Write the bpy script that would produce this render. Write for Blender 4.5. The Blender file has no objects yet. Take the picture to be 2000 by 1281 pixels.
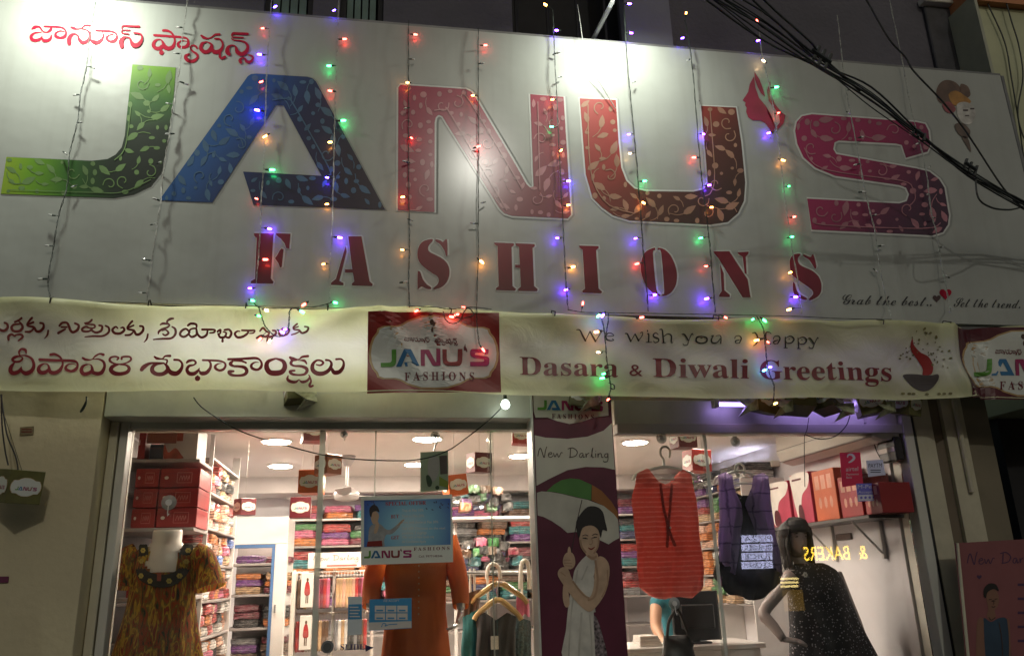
import bpy, bmesh, math, random
from mathutils import Vector, Matrix, Quaternion
from mathutils.geometry import tessellate_polygon

random.seed(7)
SC = bpy.context.scene
COL = SC.collection

# ------------------------------------------------------------------ camera
FPX, CX, CY = 1560.0, 1000.0, 640.5
_v = Vector((-150.0, -5000.0, FPX))
_hx = 9260.0
_u = Vector((_hx, (FPX * FPX - 150.0 * _hx) / 5000.0, FPX))
AX = _u.normalized(); AZ = _v.normalized(); AY = AZ.cross(AX)
CAM = Vector((0.0, -4.5, 1.55))


def ray(px, py):
    c = Vector((px - CX, py - CY, FPX))
    return Vector((AX.dot(c), AY.dot(c), AZ.dot(c)))


def at(px, py, y=0.0):
    d = ray(px, py)
    return CAM + d * ((y - CAM.y) / d.y)


def atx(px, py, x):
    d = ray(px, py)
    return CAM + d * ((x - CAM.x) / d.x)


def atz(px, py, z):
    d = ray(px, py)
    return CAM + d * ((z - CAM.z) / d.z)


cd = bpy.data.cameras.new('camera')
cam = bpy.data.objects.new('camera', cd)
COL.objects.link(cam)
cd.sensor_width = 36.0
cd.lens = FPX / 2000.0 * 36.0
cd.clip_start = 0.05
cd.clip_end = 300.0
right = Vector((AX.x, AY.x, AZ.x)); down = Vector((AX.y, AY.y, AZ.y)); fwd = Vector((AX.z, AY.z, AZ.z))
mw = Matrix((right, -down, -fwd)).transposed().to_4x4()
mw.translation = CAM
cam.matrix_world = mw
SC.camera = cam

# ------------------------------------------------------------------ night sky
world = bpy.data.worlds.new('World')
SC.world = world
world.use_nodes = True
wn = world.node_tree
bg = wn.nodes['Background']
sky = wn.nodes.new('ShaderNodeTexSky')
sky.sky_type = 'NISHITA'
sky.sun_disc = False
sky.sun_elevation = math.radians(29)
sky.sun_rotation = math.radians(172)
tint = wn.nodes.new('ShaderNodeMix'); tint.data_type = 'RGBA'; tint.blend_type = 'MULTIPLY'; tint.inputs['Factor'].default_value = 1.0
tint.inputs['B'].default_value = (1.0, 0.86, 0.62, 1)      # town glow on a night sky
wn.links.new(sky.outputs[0], tint.inputs['A'])
wn.links.new(tint.outputs['Result'], bg.inputs[0])
bg.inputs[1].default_value = 0.045

# the one strong street light, across the road behind the viewer (its glare shows on the sign)
sd = bpy.data.lights.new('street_glow', 'SUN')
sd.energy = 0.25
sd.angle = math.radians(1.3)
sd.color = (1.0, 0.98, 0.87)
so = bpy.data.objects.new('street_glow', sd)
COL.objects.link(so)
so.location = (1.9, -10, 9)
so.rotation_euler = Vector((-0.133, 1.0, -0.556)).to_track_quat('-Z', 'Y').to_euler()

SC.view_settings.view_transform = 'Standard'
SC.view_settings.look = 'None'
SC.view_settings.exposure = 0.0
SC.view_settings.gamma = 1.0
SC.render.engine = 'CYCLES'
SC.cycles.use_denoising = True
SC.cycles.max_bounces = 8
SC.cycles.transparent_max_bounces = 16
SC.cycles.sample_clamp_indirect = 6.0
SC.cycles.caustics_reflective = False
SC.cycles.caustics_refractive = False

# ------------------------------------------------------------------ materials
MATS = {}


def new_mat(name):
    m = bpy.data.materials.new(name)
    m.use_nodes = True
    return m, m.node_tree, m.node_tree.nodes['Principled BSDF']


def mat(name, col, rough=0.6, metal=0.0, vary=0.12, vscale=6.0, bump=0.0, bscale=40.0, coat=0.0, spec=0.5,
        crough=0.12, dirt_or_gleam=0.0, dscale=1.5, dcol=(0.05, 0.045, 0.035), sheen=0.0, trans=0.0):
    if name in MATS:
        return MATS[name]
    m, nt, b = new_mat(name)
    N, L = nt.nodes, nt.links
    tc = N.new('ShaderNodeTexCoord')
    no = N.new('ShaderNodeTexNoise'); no.inputs['Scale'].default_value = vscale; no.inputs['Detail'].default_value = 5
    L.new(tc.outputs['Object'], no.inputs['Vector'])
    mr = N.new('ShaderNodeMapRange')
    mr.inputs[1].default_value = 0.3; mr.inputs[2].default_value = 0.7
    mr.inputs[3].default_value = 1.0 - vary; mr.inputs[4].default_value = 1.0 + vary
    L.new(no.outputs[0], mr.inputs[0])
    mx = N.new('ShaderNodeVectorMath'); mx.operation = 'SCALE'
    mx.inputs[0].default_value = col[:3]
    L.new(mr.outputs[0], mx.inputs['Scale'])
    out = mx.outputs[0]
    if dirt_or_gleam > 0:
        n2 = N.new('ShaderNodeTexNoise'); n2.inputs['Scale'].default_value = dscale; n2.inputs['Detail'].default_value = 8
        n2.inputs['Roughness'].default_value = 0.65
        L.new(tc.outputs['Object'], n2.inputs['Vector'])
        r2 = N.new('ShaderNodeMapRange'); r2.inputs[1].default_value = 0.45; r2.inputs[2].default_value = 0.75
        r2.inputs[3].default_value = 0.0; r2.inputs[4].default_value = dirt_or_gleam
        L.new(n2.outputs[0], r2.inputs[0])
        mm = N.new('ShaderNodeMix'); mm.data_type = 'RGBA'
        L.new(r2.outputs[0], mm.inputs['Factor']); L.new(out, mm.inputs['A'])
        mm.inputs['B'].default_value = (*dcol, 1)
        out = mm.outputs['Result']
    L.new(out, b.inputs['Base Color'])
    b.inputs['Roughness'].default_value = rough
    b.inputs['Metallic'].default_value = metal
    b.inputs['Specular IOR Level'].default_value = spec
    b.inputs['Coat Weight'].default_value = coat
    b.inputs['Coat Roughness'].default_value = crough
    if sheen:
        b.inputs['Sheen Weight'].default_value = sheen
    if bump > 0:
        n3 = N.new('ShaderNodeTexNoise'); n3.inputs['Scale'].default_value = bscale; n3.inputs['Detail'].default_value = 4
        L.new(tc.outputs['Object'], n3.inputs['Vector'])
        bp = N.new('ShaderNodeBump'); bp.inputs['Strength'].default_value = bump; bp.inputs['Distance'].default_value = 0.01
        L.new(n3.outputs[0], bp.inputs['Height'])
        L.new(bp.outputs[0], b.inputs['Normal'])
    MATS[name] = m
    return m


def emit(name, col, strength):
    if name in MATS:
        return MATS[name]
    m, nt, b = new_mat(name)
    b.inputs['Base Color'].default_value = (*[min(0.8, c) for c in col], 1)
    b.inputs['Emission Color'].default_value = (*col, 1)
    b.inputs['Emission Strength'].default_value = strength
    MATS[name] = m
    return m


def grad(name, stops, p0, p1=None, radius=None, rough=0.5, vary=0.08):
    """print whose ink runs through a colour ramp along p0->p1, or outward from p0 over radius (object space)"""
    m, nt, b = new_mat(name)
    N, L = nt.nodes, nt.links
    tc = N.new('ShaderNodeTexCoord')
    sub = N.new('ShaderNodeVectorMath'); sub.operation = 'SUBTRACT'; sub.inputs[1].default_value = p0
    L.new(tc.outputs['Object'], sub.inputs[0])
    if radius:
        ln = N.new('ShaderNodeVectorMath'); ln.operation = 'LENGTH'; L.new(sub.outputs[0], ln.inputs[0])
        dv = N.new('ShaderNodeMath'); dv.operation = 'DIVIDE'; dv.inputs[1].default_value = radius
        L.new(ln.outputs['Value'], dv.inputs[0]); f = dv.outputs[0]
    else:
        d = Vector(p1) - Vector(p0)
        dt = N.new('ShaderNodeVectorMath'); dt.operation = 'DOT_PRODUCT'; dt.inputs[1].default_value = d / d.length_squared
        L.new(sub.outputs[0], dt.inputs[0]); f = dt.outputs['Value']
    no = N.new('ShaderNodeTexNoise'); no.inputs['Scale'].default_value = 3; no.inputs['Detail'].default_value = 4
    L.new(tc.outputs['Object'], no.inputs['Vector'])
    ad = N.new('ShaderNodeMath'); ad.operation = 'MULTIPLY_ADD'; ad.inputs[1].default_value = vary * 2
    L.new(no.outputs[0], ad.inputs[0]); L.new(f, ad.inputs[2])
    cr = N.new('ShaderNodeValToRGB')
    els = cr.color_ramp.elements
    while len(els) < len(stops):
        els.new(0.5)
    for e, (t, c) in zip(els, stops):
        e.position = t; e.color = (*c, 1)
    L.new(ad.outputs[0], cr.inputs[0]); L.new(cr.outputs[0], b.inputs['Base Color'])
    b.inputs['Roughness'].default_value = rough
    b.inputs['Specular IOR Level'].default_value = 0.2
    b.inputs['Coat Weight'].default_value = 0.45
    b.inputs['Coat Roughness'].default_value = 0.15
    return m


def glass_mat():
    m = bpy.data.materials.new('window_glass'); m.use_nodes = True
    nt = m.node_tree; N, L = nt.nodes, nt.links
    N.clear()
    o = N.new('ShaderNodeOutputMaterial')
    tr = N.new('ShaderNodeBsdfTransparent'); tr.inputs[0].default_value = (0.95, 0.97, 0.96, 1)
    gl = N.new('ShaderNodeBsdfGlossy'); gl.inputs['Roughness'].default_value = 0.012
    fr = N.new('ShaderNodeFresnel'); fr.inputs[0].default_value = 1.5
    mx = N.new('ShaderNodeMixShader')
    L.new(fr.outputs[0], mx.inputs[0]); L.new(tr.outputs[0], mx.inputs[1]); L.new(gl.outputs[0], mx.inputs[2])
    # faint smears and dust on the pane
    tc = N.new('ShaderNodeTexCoord'); no = N.new('ShaderNodeTexNoise'); no.inputs['Scale'].default_value = 3.2; no.inputs['Detail'].default_value = 7; no.inputs['Distortion'].default_value = 1.5
    L.new(tc.outputs['Object'], no.inputs['Vector'])
    mr = N.new('ShaderNodeMapRange'); mr.inputs[1].default_value = 0.45; mr.inputs[2].default_value = 0.8; mr.inputs[3].default_value = 0.006; mr.inputs[4].default_value = 0.07
    L.new(no.outputs[0], mr.inputs[0])
    df = N.new('ShaderNodeBsdfDiffuse'); df.inputs[0].default_value = (0.7, 0.7, 0.68, 1)
    m2 = N.new('ShaderNodeMixShader'); L.new(mr.outputs[0], m2.inputs[0]); L.new(mx.outputs[0], m2.inputs[1]); L.new(df.outputs[0], m2.inputs[2])
    L.new(m2.outputs[0], o.inputs[0])
    return m


def film_mat(name, tint, fac):
    """clear plastic film: mostly see-through, a glossy skin"""
    m = bpy.data.materials.new(name); m.use_nodes = True
    nt = m.node_tree; N, L = nt.nodes, nt.links
    N.clear()
    o = N.new('ShaderNodeOutputMaterial')
    tr = N.new('ShaderNodeBsdfTransparent'); tr.inputs[0].default_value = (*tint, 1)
    df = N.new('ShaderNodeBsdfPrincipled'); df.inputs['Base Color'].default_value = (*tint, 1); df.inputs['Roughness'].default_value = 0.15
    mx = N.new('ShaderNodeMixShader'); mx.inputs[0].default_value = fac
    L.new(tr.outputs[0], mx.inputs[1]); L.new(df.outputs[0], mx.inputs[2]); L.new(mx.outputs[0], o.inputs[0])
    return m


# ------------------------------------------------------------------ things and meshes
ORG = {}


def tag(o, label, cat, group=None):
    o['label'] = label; o['category'] = cat
    if group:
        o['group'] = group
    return o


def thing(name, label, cat, loc=(0, 0, 0), group=None):
    o = bpy.data.objects.new(name, None)
    o.empty_display_size = 0.1
    COL.objects.link(o)
    o.location = loc
    ORG[o.name] = Vector(loc)
    return tag(o, label, cat, group)


class MB:
    def __init__(self):
        self.v = []; self.f = []; self.mi = []; self.cur = 0; self.smooth = False; self.sf = []

    def face(self, idx):
        self.f.append(tuple(idx)); self.mi.append(self.cur); self.sf.append(self.smooth)

    def add(self, vs, fs):
        n = len(self.v)
        self.v.extend(Vector(p) for p in vs)
        for f in fs:
            self.face([i + n for i in f])

    def hexa(self, c):  # 8 corners: bottom 4 ccw, top 4 ccw
        self.add(c, [(3, 2, 1, 0), (4, 5, 6, 7), (0, 1, 5, 4), (1, 2, 6, 5), (2, 3, 7, 6), (3, 0, 4, 7)])

    def box(self, x0, x1, y0, y1, z0, z1):
        self.hexa([(x0, y0, z0), (x1, y0, z0), (x1, y1, z0), (x0, y1, z0), (x0, y0, z1), (x1, y0, z1), (x1, y1, z1), (x0, y1, z1)])
        return self

    def bbox(self, x0, x1, y0, y1, z0, z1, b=0.005):
        """box with chamfered edges"""
        bm = bmesh.new()
        bmesh.ops.create_cube(bm, size=1.0)
        for v in bm.verts:
            v.co = Vector(((x0 + x1) / 2 + v.co.x * (x1 - x0), (y0 + y1) / 2 + v.co.y * (y1 - y0), (z0 + z1) / 2 + v.co.z * (z1 - z0)))
        bmesh.ops.bevel(bm, geom=bm.edges[:], offset=b, segments=1, affect='EDGES')
        bm.verts.index_update()
        self.add([v.co.copy() for v in bm.verts], [[v.index for v in f.verts] for f in bm.faces])
        bm.free()
        return self

    def tube(self, pts, rad, seg=6, caps=True):
        pts = [Vector(p) for p in pts]
        n = len(pts)
        rr = rad if isinstance(rad, (list, tuple)) else [rad] * n
        base = len(self.v)
        t = (pts[1] - pts[0]).normalized()
        nrm = t.orthogonal().normalized()
        for i, p in enumerate(pts):
            a = pts[max(0, i - 1)]; c = pts[min(n - 1, i + 1)]
            t2 = (c - a)
            t2 = t2.normalized() if t2.length > 1e-9 else t
            nrm = (nrm - t2 * nrm.dot(t2))
            nrm = nrm.normalized() if nrm.length > 1e-6 else t2.orthogonal().normalized()
            bn = t2.cross(nrm)
            for k in range(seg):
                an = 2 * math.pi * k / seg
                self.v.append(p + (nrm * math.cos(an) + bn * math.sin(an)) * rr[i])
            t = t2
        for i in range(n - 1):
            for k in range(seg):
                a = base + i * seg + k; b = base + i * seg + (k + 1) % seg
                self.face((a, b, b + seg, a + seg))
        if caps:
            self.face(tuple(base + k for k in reversed(range(seg))))
            self.face(tuple(base + (n - 1) * seg + k for k in range(seg)))
        return self

    def rings(self, rings, closed=True, caps=True):
        base = len(self.v); m = len(rings[0])
        for r in rings:
            self.v.extend(Vector(p) for p in r)
        for i in range(len(rings) - 1):
            for k in range(m if closed else m - 1):
                a = base + i * m + k; b = base + i * m + (k + 1) % m
                self.face((a, b, b + m, a + m))
        if caps:
            self.face(tuple(base + k for k in reversed(range(m))))
            self.face(tuple(base + (len(rings) - 1) * m + k for k in range(m)))
        return self

    def loft(self, secs, seg=20, caps=True, skip=None):
        """secs: (z, cx, cy, rx, ry) horizontal ellipses"""
        base = len(self.v)
        for (z, cx, cy, rx, ry) in secs:
            for k in range(seg):
                an = 2 * math.pi * k / seg
                self.v.append(Vector((cx + rx * math.cos(an), cy + ry * math.sin(an), z)))
        for i in range(len(secs) - 1):
            for k in range(seg):
                q = (base + i * seg + k, base + i * seg + (k + 1) % seg, base + (i + 1) * seg + (k + 1) % seg, base + (i + 1) * seg + k)
                if skip and skip(sum((self.v[j] for j in q), Vector()) / 4):
                    continue
                self.face(q)
        if caps:
            self.face(tuple(base + k for k in reversed(range(seg))))
            self.face(tuple(base + (len(secs) - 1) * seg + k for k in range(seg)))
        return self

    def disc(self, c, r, n=(0, -1, 0), seg=16, h=0.004):
        n = Vector(n).normalized(); c = Vector(c)
        self.tube([c, c + n * h], r, seg)
        return self

    def build(self, name, mats, parent=None, label=None):
        me = bpy.data.meshes.new(name)
        off = ORG.get(parent.name, Vector()) if parent else Vector()
        me.from_pydata([p - off for p in self.v], [], self.f)
        if not isinstance(mats, (list, tuple)):
            mats = [mats]
        for m in mats:
            me.materials.append(m)
        me.polygons.foreach_set('material_index', self.mi)
        me.polygons.foreach_set('use_smooth', self.sf)
        me.update()
        o = bpy.data.objects.new(name, me)
        COL.objects.link(o)
        if parent:
            o.parent = parent
            ORG[o.name] = off
        else:
            ORG[o.name] = Vector()
        if label:
            o['label'] = label
        return o


def structure(o):
    o['kind'] = 'structure'
    return o


def copy_tree(o, parent=None, loc=None, rotz=None):
    c = o.copy(); COL.objects.link(c)
    c.parent = parent
    if loc is not None:
        c.location = loc; ORG[c.name] = Vector(loc)
    if rotz is not None:
        c.rotation_euler = (0, 0, rotz)
    for ch in list(o.children):
        copy_tree(ch, c)
    return c


# ------------------------------------------------------------------ flat print: polygons, brush strokes, type
def sheet(y):
    def f(u, v, h=0.0):
        p = at(u, v, y); p.y -= h
        return p
    return f


def plane(o, ex, ez):
    o = Vector(o); ex = Vector(ex); ez = Vector(ez)
    n = ex.cross(ez).normalized()

    def f(u, v, h=0.0):
        return o + ex * u + ez * v + n * h
    return f


def poly(mb, sh, loops, h=0.002):
    if not isinstance(loops[0][0], (tuple, list, Vector)):
        loops = [loops]
    L3 = [[Vector((p[0], p[1], 0)) for p in lp] for lp in loops]
    tris = tessellate_polygon(L3)
    flat = [p for lp in loops for p in lp]
    vs = [sh(p[0], p[1], h) for p in flat]
    fs = []
    for t in tris:
        a, b, c = (vs[i] for i in t)
        nn = (b - a).cross(c - a)
        ref = sh(flat[t[0]][0], flat[t[0]][1], h + 0.01) - vs[t[0]]
        fs.append(tuple(t) if nn.dot(ref) > 0 else (t[0], t[2], t[1]))
    mb.add(vs, fs)


def catmull(pts, n=6, closed=False):
    out = []
    m = len(pts)
    rng = range(m if closed else m - 1)
    for i in rng:
        if closed:
            p = [pts[(i + k) % m] for k in (-1, 0, 1, 2)]
        else:
            p = [pts[max(0, i - 1)], pts[i], pts[i + 1], pts[min(m - 1, i + 2)]]
        for s in range(n):
            t = s / n
            out.append(tuple(0.5 * ((2 * b) + (-a + c) * t + (2 * a - 5 * b + 4 * c - d) * t * t + (-a + 3 * b - 3 * c + d) * t ** 3)
                             for a, b, c, d in zip(*p)))
    if not closed:
        out.append(tuple(pts[-1]))
    return out


def stroke(mb, sh, pts, h=0.002, n=5, off=(0, 0), sc=1.0, wk=1.0, cap=True, hz=0.0002):
    """brush stroke: pts (x, y, width) in a crop; off and sc bring them to the sheet"""
    pts = [(off[0] + p[0] * sc, off[1] + p[1] * sc, p[2] * sc * wk) for p in pts]
    c = catmull(pts, n) if len(pts) > 2 else pts
    L, R = [], []
    for i, p in enumerate(c):
        a = c[max(0, i - 1)]; b = c[min(len(c) - 1, i + 1)]
        dx, dy = b[0] - a[0], b[1] - a[1]
        l = math.hypot(dx, dy) or 1.0
        nx, ny = -dy / l, dx / l
        w = max(1e-5, p[2]) / 2
        hh = h + hz * i / len(c)
        L.append(sh(p[0] + nx * w, p[1] + ny * w, hh)); R.append(sh(p[0] - nx * w, p[1] - ny * w, hh))
    ref = sh(c[0][0], c[0][1], h + 0.01) - sh(c[0][0], c[0][1], h)
    for i in range(len(c) - 1):
        q = [L[i], R[i], R[i + 1], L[i + 1]]
        nn = (q[1] - q[0]).cross(q[3] - q[0])
        mb.add(q, [(0, 1, 2, 3) if nn.dot(ref) > 0 else (3, 2, 1, 0)])
    if cap:
        for k, e in ((0, -0.00015), (-1, 0.0001)):
            p = c[k]
            poly(mb, sh, [(p[0] + p[2] / 2 * math.cos(a), p[1] + p[2] / 2 * math.sin(a)) for a in [j * math.pi / 5 for j in range(10)]],
                 h + e + (hz if k else 0))


_TXT = {}


def glyphs(s):
    if s not in _TXT:
        cu = bpy.data.curves.new('type', 'FONT'); cu.body = s; cu.resolution_u = 3
        ob = bpy.data.objects.new('type', cu); COL.objects.link(ob)
        dg = bpy.context.evaluated_depsgraph_get()
        me = bpy.data.meshes.new_from_object(ob.evaluated_get(dg))
        vs = [(v.co.x, v.co.y) for v in me.vertices]
        fs = [tuple(p.vertices) for p in me.polygons]
        bpy.data.objects.remove(ob); bpy.data.curves.remove(cu); bpy.data.meshes.remove(me)
        x0 = min(v[0] for v in vs); x1 = max(v[0] for v in vs)
        _TXT[s] = ([((x - x0) / (x1 - x0), y) for x, y in vs], fs)
    return _TXT[s]


def text(mb, sh, s, p0, p1, up, h=0.002):
    """type set from p0 to p1 along the baseline; up = vector of the cap height, all in sheet units"""
    vs, fs = glyphs(s)
    P = [(p0[0] + x * (p1[0] - p0[0]) + y / 0.7 * up[0], p0[1] + x * (p1[1] - p0[1]) + y / 0.7 * up[1]) for x, y in vs]
    V = [sh(a, b, h) for a, b in P]
    F = []
    ref = sh(P[0][0], P[0][1], h + 0.01) - V[0]
    for f in fs:
        nn = Vector()
        for i in range(1, len(f) - 1):
            nn += (V[f[i]] - V[f[0]]).cross(V[f[i + 1]] - V[f[0]])
        F.append(f if nn.dot(ref) > 0 else tuple(reversed(f)))
    mb.add(V, F)


def bold(s):
    return ''.join(chr(0x1D400 + ord(c) - 65) if c.isupper() else chr(0x1D41A + ord(c) - 97) if c.islower() else c for c in s)


def script(s):
    return ''.join(chr(0x1D4D0 + ord(c) - 65) if c.isupper() else chr(0x1D4EA + ord(c) - 97) if c.islower() else c for c in s)


def inside(p, pg):
    x, y = p[0], p[1]; r = False
    for i in range(len(pg)):
        a, b = pg[i], pg[i - 1]
        if (a[1] > y) != (b[1] > y) and x < (b[0] - a[0]) * (y - a[1]) / (b[1] - a[1]) + a[0]:
            r = not r
    return r


def rect(x0, y0, x1, y1):
    return [(x0, y0), (x1, y0), (x1, y1), (x0, y1)]


def ell(cx, cy, rx, ry, n=16, a0=0.0):
    return [(cx + rx * math.cos(a0 + 2 * math.pi * k / n), cy + ry * math.sin(a0 + 2 * math.pi * k / n)) for k in range(n)]


def smooth(pts, n=5):
    return [p[:2] for p in catmull(pts, n, closed=True)]

# ================================================================== the setting
asphalt = mat('asphalt', (0.05, 0.05, 0.052), 0.85, vary=0.25, vscale=9, bump=0.5, bscale=120)
paving = mat('pavement_concrete', (0.24, 0.23, 0.21), 0.8, vary=0.2, vscale=4, bump=0.3, bscale=60)
structure(MB().box(-60, 60, -60, 60, -0.3, -0.12).build('street', asphalt))
structure(MB().box(-20, 20, -2.2, 0.29, -0.12, 0.0).build('pavement', paving))

# plaster, paint, metal
plaster = mat('grey_plaster', (0.115, 0.11, 0.135), 0.9, vary=0.22, vscale=2.2, bump=0.9, bscale=26, dirt_or_gleam=0.45, dscale=1.1)
beige = mat('beige_paint', (0.66, 0.58, 0.38), 0.62, vary=0.10, vscale=1.6, bump=0.25, bscale=22, dirt_or_gleam=0.35, dscale=1.6, dcol=(0.30, 0.24, 0.14))
cream = mat('cream_paint', (0.62, 0.58, 0.43), 0.55, vary=0.12, vscale=2.0, bump=0.2, bscale=18, dirt_or_gleam=0.5, dscale=2.0, dcol=(0.14, 0.12, 0.08))
innerw = mat('inner_wall_paint', (0.70, 0.685, 0.72), 0.6, vary=0.05, vscale=2, dirt_or_gleam=0.10, dscale=2.4, dcol=(0.3, 0.27, 0.25))
ceilw = mat('ceiling_paint', (0.80, 0.76, 0.74), 0.7, vary=0.04, vscale=2)
alum = mat('painted_aluminium', (0.70, 0.71, 0.62), 0.38, metal=0.1, vary=0.06, vscale=5, dirt_or_gleam=0.2, dscale=4)
whitebar = mat('white_bar', (0.66, 0.65, 0.58), 0.4, vary=0.05, vscale=5, dirt_or_gleam=0.15, dscale=5)
dark = mat('dark_void', (0.018, 0.018, 0.02), 0.8, vary=0.2)  # near-black; puts the darkness of unlit openings into the colour
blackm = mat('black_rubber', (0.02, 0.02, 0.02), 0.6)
floor_m = mat('shop_floor', (0.62, 0.57, 0.51), 0.3, vary=0.08, vscale=3)

XL, XR, YG, YB, ZC = -1.72, 3.46, 0.35, 4.6, 2.6       # the shop's room
bld = thing('shop_building', 'two-storey shop building with beige ground floor and grey plastered upper wall', 'building', (0.9, 0.3, 0))


def px_x(px, py, y):
    return at(px, py, y).x


# upper storey, in pieces round its openings
UY0, UY1, UZ0, UZ1 = 0.42, 0.60, 4.55, 8.2
X = [px_x(p, 20, UY0) for p in (515, 611, 664, 749, 1000, 1216)]
for a, b in ((-9.0, X[0]), (X[1], X[2]), (X[3], X[4]), (X[5] + 0.02, 4.62)):
    MB().box(a, b, UY0, UY1, UZ0, UZ1).build('upper_wall', plaster, bld)
MB().box(-9.0, 4.62, UY1 + 0.35, UY1 + 0.5, UZ0, UZ1).build('upper_back_wall', dark, bld)  # the openings' shade comes from this wall's near-black colour
# a lit concrete fin beside the recess
xa, xb = px_x(1223, 50, 0.30), px_x(1311, 50, 0.30)
MB().box(xa, xb, 0.30, UY0 - 0.003, UZ0, UZ1).build('pier', mat('concrete_pier', (0.20, 0.205, 0.235), 0.85, vary=0.12, vscale=3, bump=0.2), bld)
# shuttered windows
shut = mat('green_shutter', (0.10, 0.17, 0.15), 0.6, vary=0.2, vscale=8)
for (a, b) in ((X[0], X[1]), (X[2], X[3])):
    w = MB().box(a + 0.002, a + 0.04, UY0 + 0.06, UY1, UZ0, UZ1).box(b - 0.04, b - 0.002, UY0 + 0.06, UY1, UZ0, UZ1).build('window', dark, bld)
    n = 4
    for k in range(n):
        x0 = a + 0.045 + (b - a - 0.09) * k / n
        MB().box(x0, x0 + (b - a - 0.09) / n - 0.012, UY0 + 0.10, UY0 + 0.13, UZ0, UZ1).build('slat', shut, w)
# balcony recess: rail and a hanging rag of light metal
bal = MB().box(X[4] + 0.003, X[5] + 0.016, 0.44, 0.50, 4.9, 5.13).build('parapet', mat('navy_parapet', (0.09, 0.09, 0.13), 0.8, vary=0.3), bld)
for px in (1010, 1072, 1130, 1185):
    x = px_x(px, 60, 0.45)
    MB().tube([(x, 0.47, 5.12), (x, 0.47, 5.9)], 0.012, 6).build('baluster', dark, bld)
# the small dark window at the right with its ledge
x0, x1 = px_x(1822, 90, 0.385), px_x(1930, 90, 0.385)
zt, zb = at(1850, 18, 0.40).z, at(1870, 150, 0.40).z
w = MB().bbox(x0, x1, 0.385, UY0 - 0.002, zb, zt, 0.008).build('window', mat('dark_board', (0.055, 0.055, 0.065), 0.7, vary=0.3, vscale=7, bump=0.3), bld)
MB().bbox(x0 - 0.03, x1 - 0.02, 0.33, UY0 - 0.004, zt + 0.004, zt + 0.06, 0.006).build('sill', whitebar, w)
# ground floor piers and header walls
MB().box(-9.0, -1.475, 0.12, 0.60, 0.0, 4.55).build('side_wall', beige, bld)
MB().box(-1.475, 3.56, 0.46, 0.60, 2.62, 4.55).build('header_wall', beige, bld)
# room shell
MB().box(XL - 0.15, XL, 0.60, YB, 0, ZC).build('interior_wall', innerw, bld)
MB().box(XR, XR + 0.12, 0.47, YB, 0, ZC).build('interior_wall', innerw, bld)
MB().box(XL - 0.15, XR + 0.12, YB, YB + 0.15, 0, ZC).build('interior_wall', innerw, bld)
MB().box(XL - 0.15, XR + 0.12, 0.605, YB + 0.15, ZC, ZC + 0.12).build('ceiling', ceilw, bld)
MB().box(XL, XR, YB - 0.55, YB - 0.001, ZC - 0.16, ZC - 0.001).build('ceiling_beam', mat('beam_paint', (0.62, 0.58, 0.58), 0.7, vary=0.05), bld)
MB().box(XL - 0.15, XR + 0.12, 0.292, YB + 0.15, -0.119, 0.04).build('floor', floor_m, bld)

# right-hand pier: strips of old paint
pr = thing('side_pier', 'cream and brown striped pier between the display window and the dark passage', 'pillar', (3.85, 0.3, 0))
MB().box(3.57, 3.70, 0.29, 0.60, 0, 2.98).build('strip', cream, pr)
MB().box(3.703, 3.80, 0.33, 0.60, 0, 2.98).build('strip', mat('brown_strip', (0.19, 0.15, 0.105), 0.7, vary=0.15, dirt_or_gleam=0.3, dscale=3), pr)
MB().box(3.803, 3.96, 0.30, 0.60, 0, 2.98).build('strip', cream, pr)
MB().box(3.963, 4.20, 0.36, 0.60, 0, 2.98).build('strip', mat('olive_strip', (0.22, 0.19, 0.13), 0.75, vary=0.15, dirt_or_gleam=0.35, dscale=3), pr)
MB().tube([(3.90, 0.285, 2.0), (3.895, 0.285, 2.72)], 0.018, 8).build('conduit', cream, pr)
a = at(1888, 990, 0.353); b = at(1925, 1040, 0.353)
MB().box(a.x, b.x, 0.350, 0.357, b.z, a.z).build('notice', mat('maroon_notice', (0.12, 0.03, 0.03), 0.6, vary=0.5, vscale=20), pr)

nb = thing('neighbour_building', 'pale green house wall rising beside the end of the big sign', 'building', (5.6, -0.3, 0))
gcream = mat('pale_green_wall', (0.50, 0.52, 0.34), 0.75, vary=0.12, vscale=1.5, dirt_or_gleam=0.3, dscale=1.0)
ZN = at(1965, 14, 0.2).z
MB().box(4.66, 9.0, 0.22, 2.6, 2.62, ZN).build('wall', gcream, nb)
MB().box(4.632, 4.657, 0.10, 0.5, 2.62, ZN).build('drain_pipe', mat('grey_pipe', (0.34, 0.35, 0.27), 0.5, vary=0.12), nb)
MB().box(4.66, 9.0, 0.16, 2.6, ZN + 0.003, 6.6).build('cornice', mat('orange_cornice', (0.42, 0.17, 0.07), 0.7, vary=0.15), nb)
MB().box(4.74, 9.0, 0.9, 2.6, 0, 2.615).build('dark_block', dark, nb)  # near-black block painting the dark of the unlit passage
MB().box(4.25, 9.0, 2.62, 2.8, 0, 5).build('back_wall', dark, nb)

# ------------------------------------------------------------------ the bakery across the street (it shows in the glass)
YO = -11.5
MIR = 2 * YG - YO      # where its image stands behind the pane


def mir(px, py):
    p = at(px, py, MIR)
    return Vector((p.x, YO, p.z))


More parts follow.
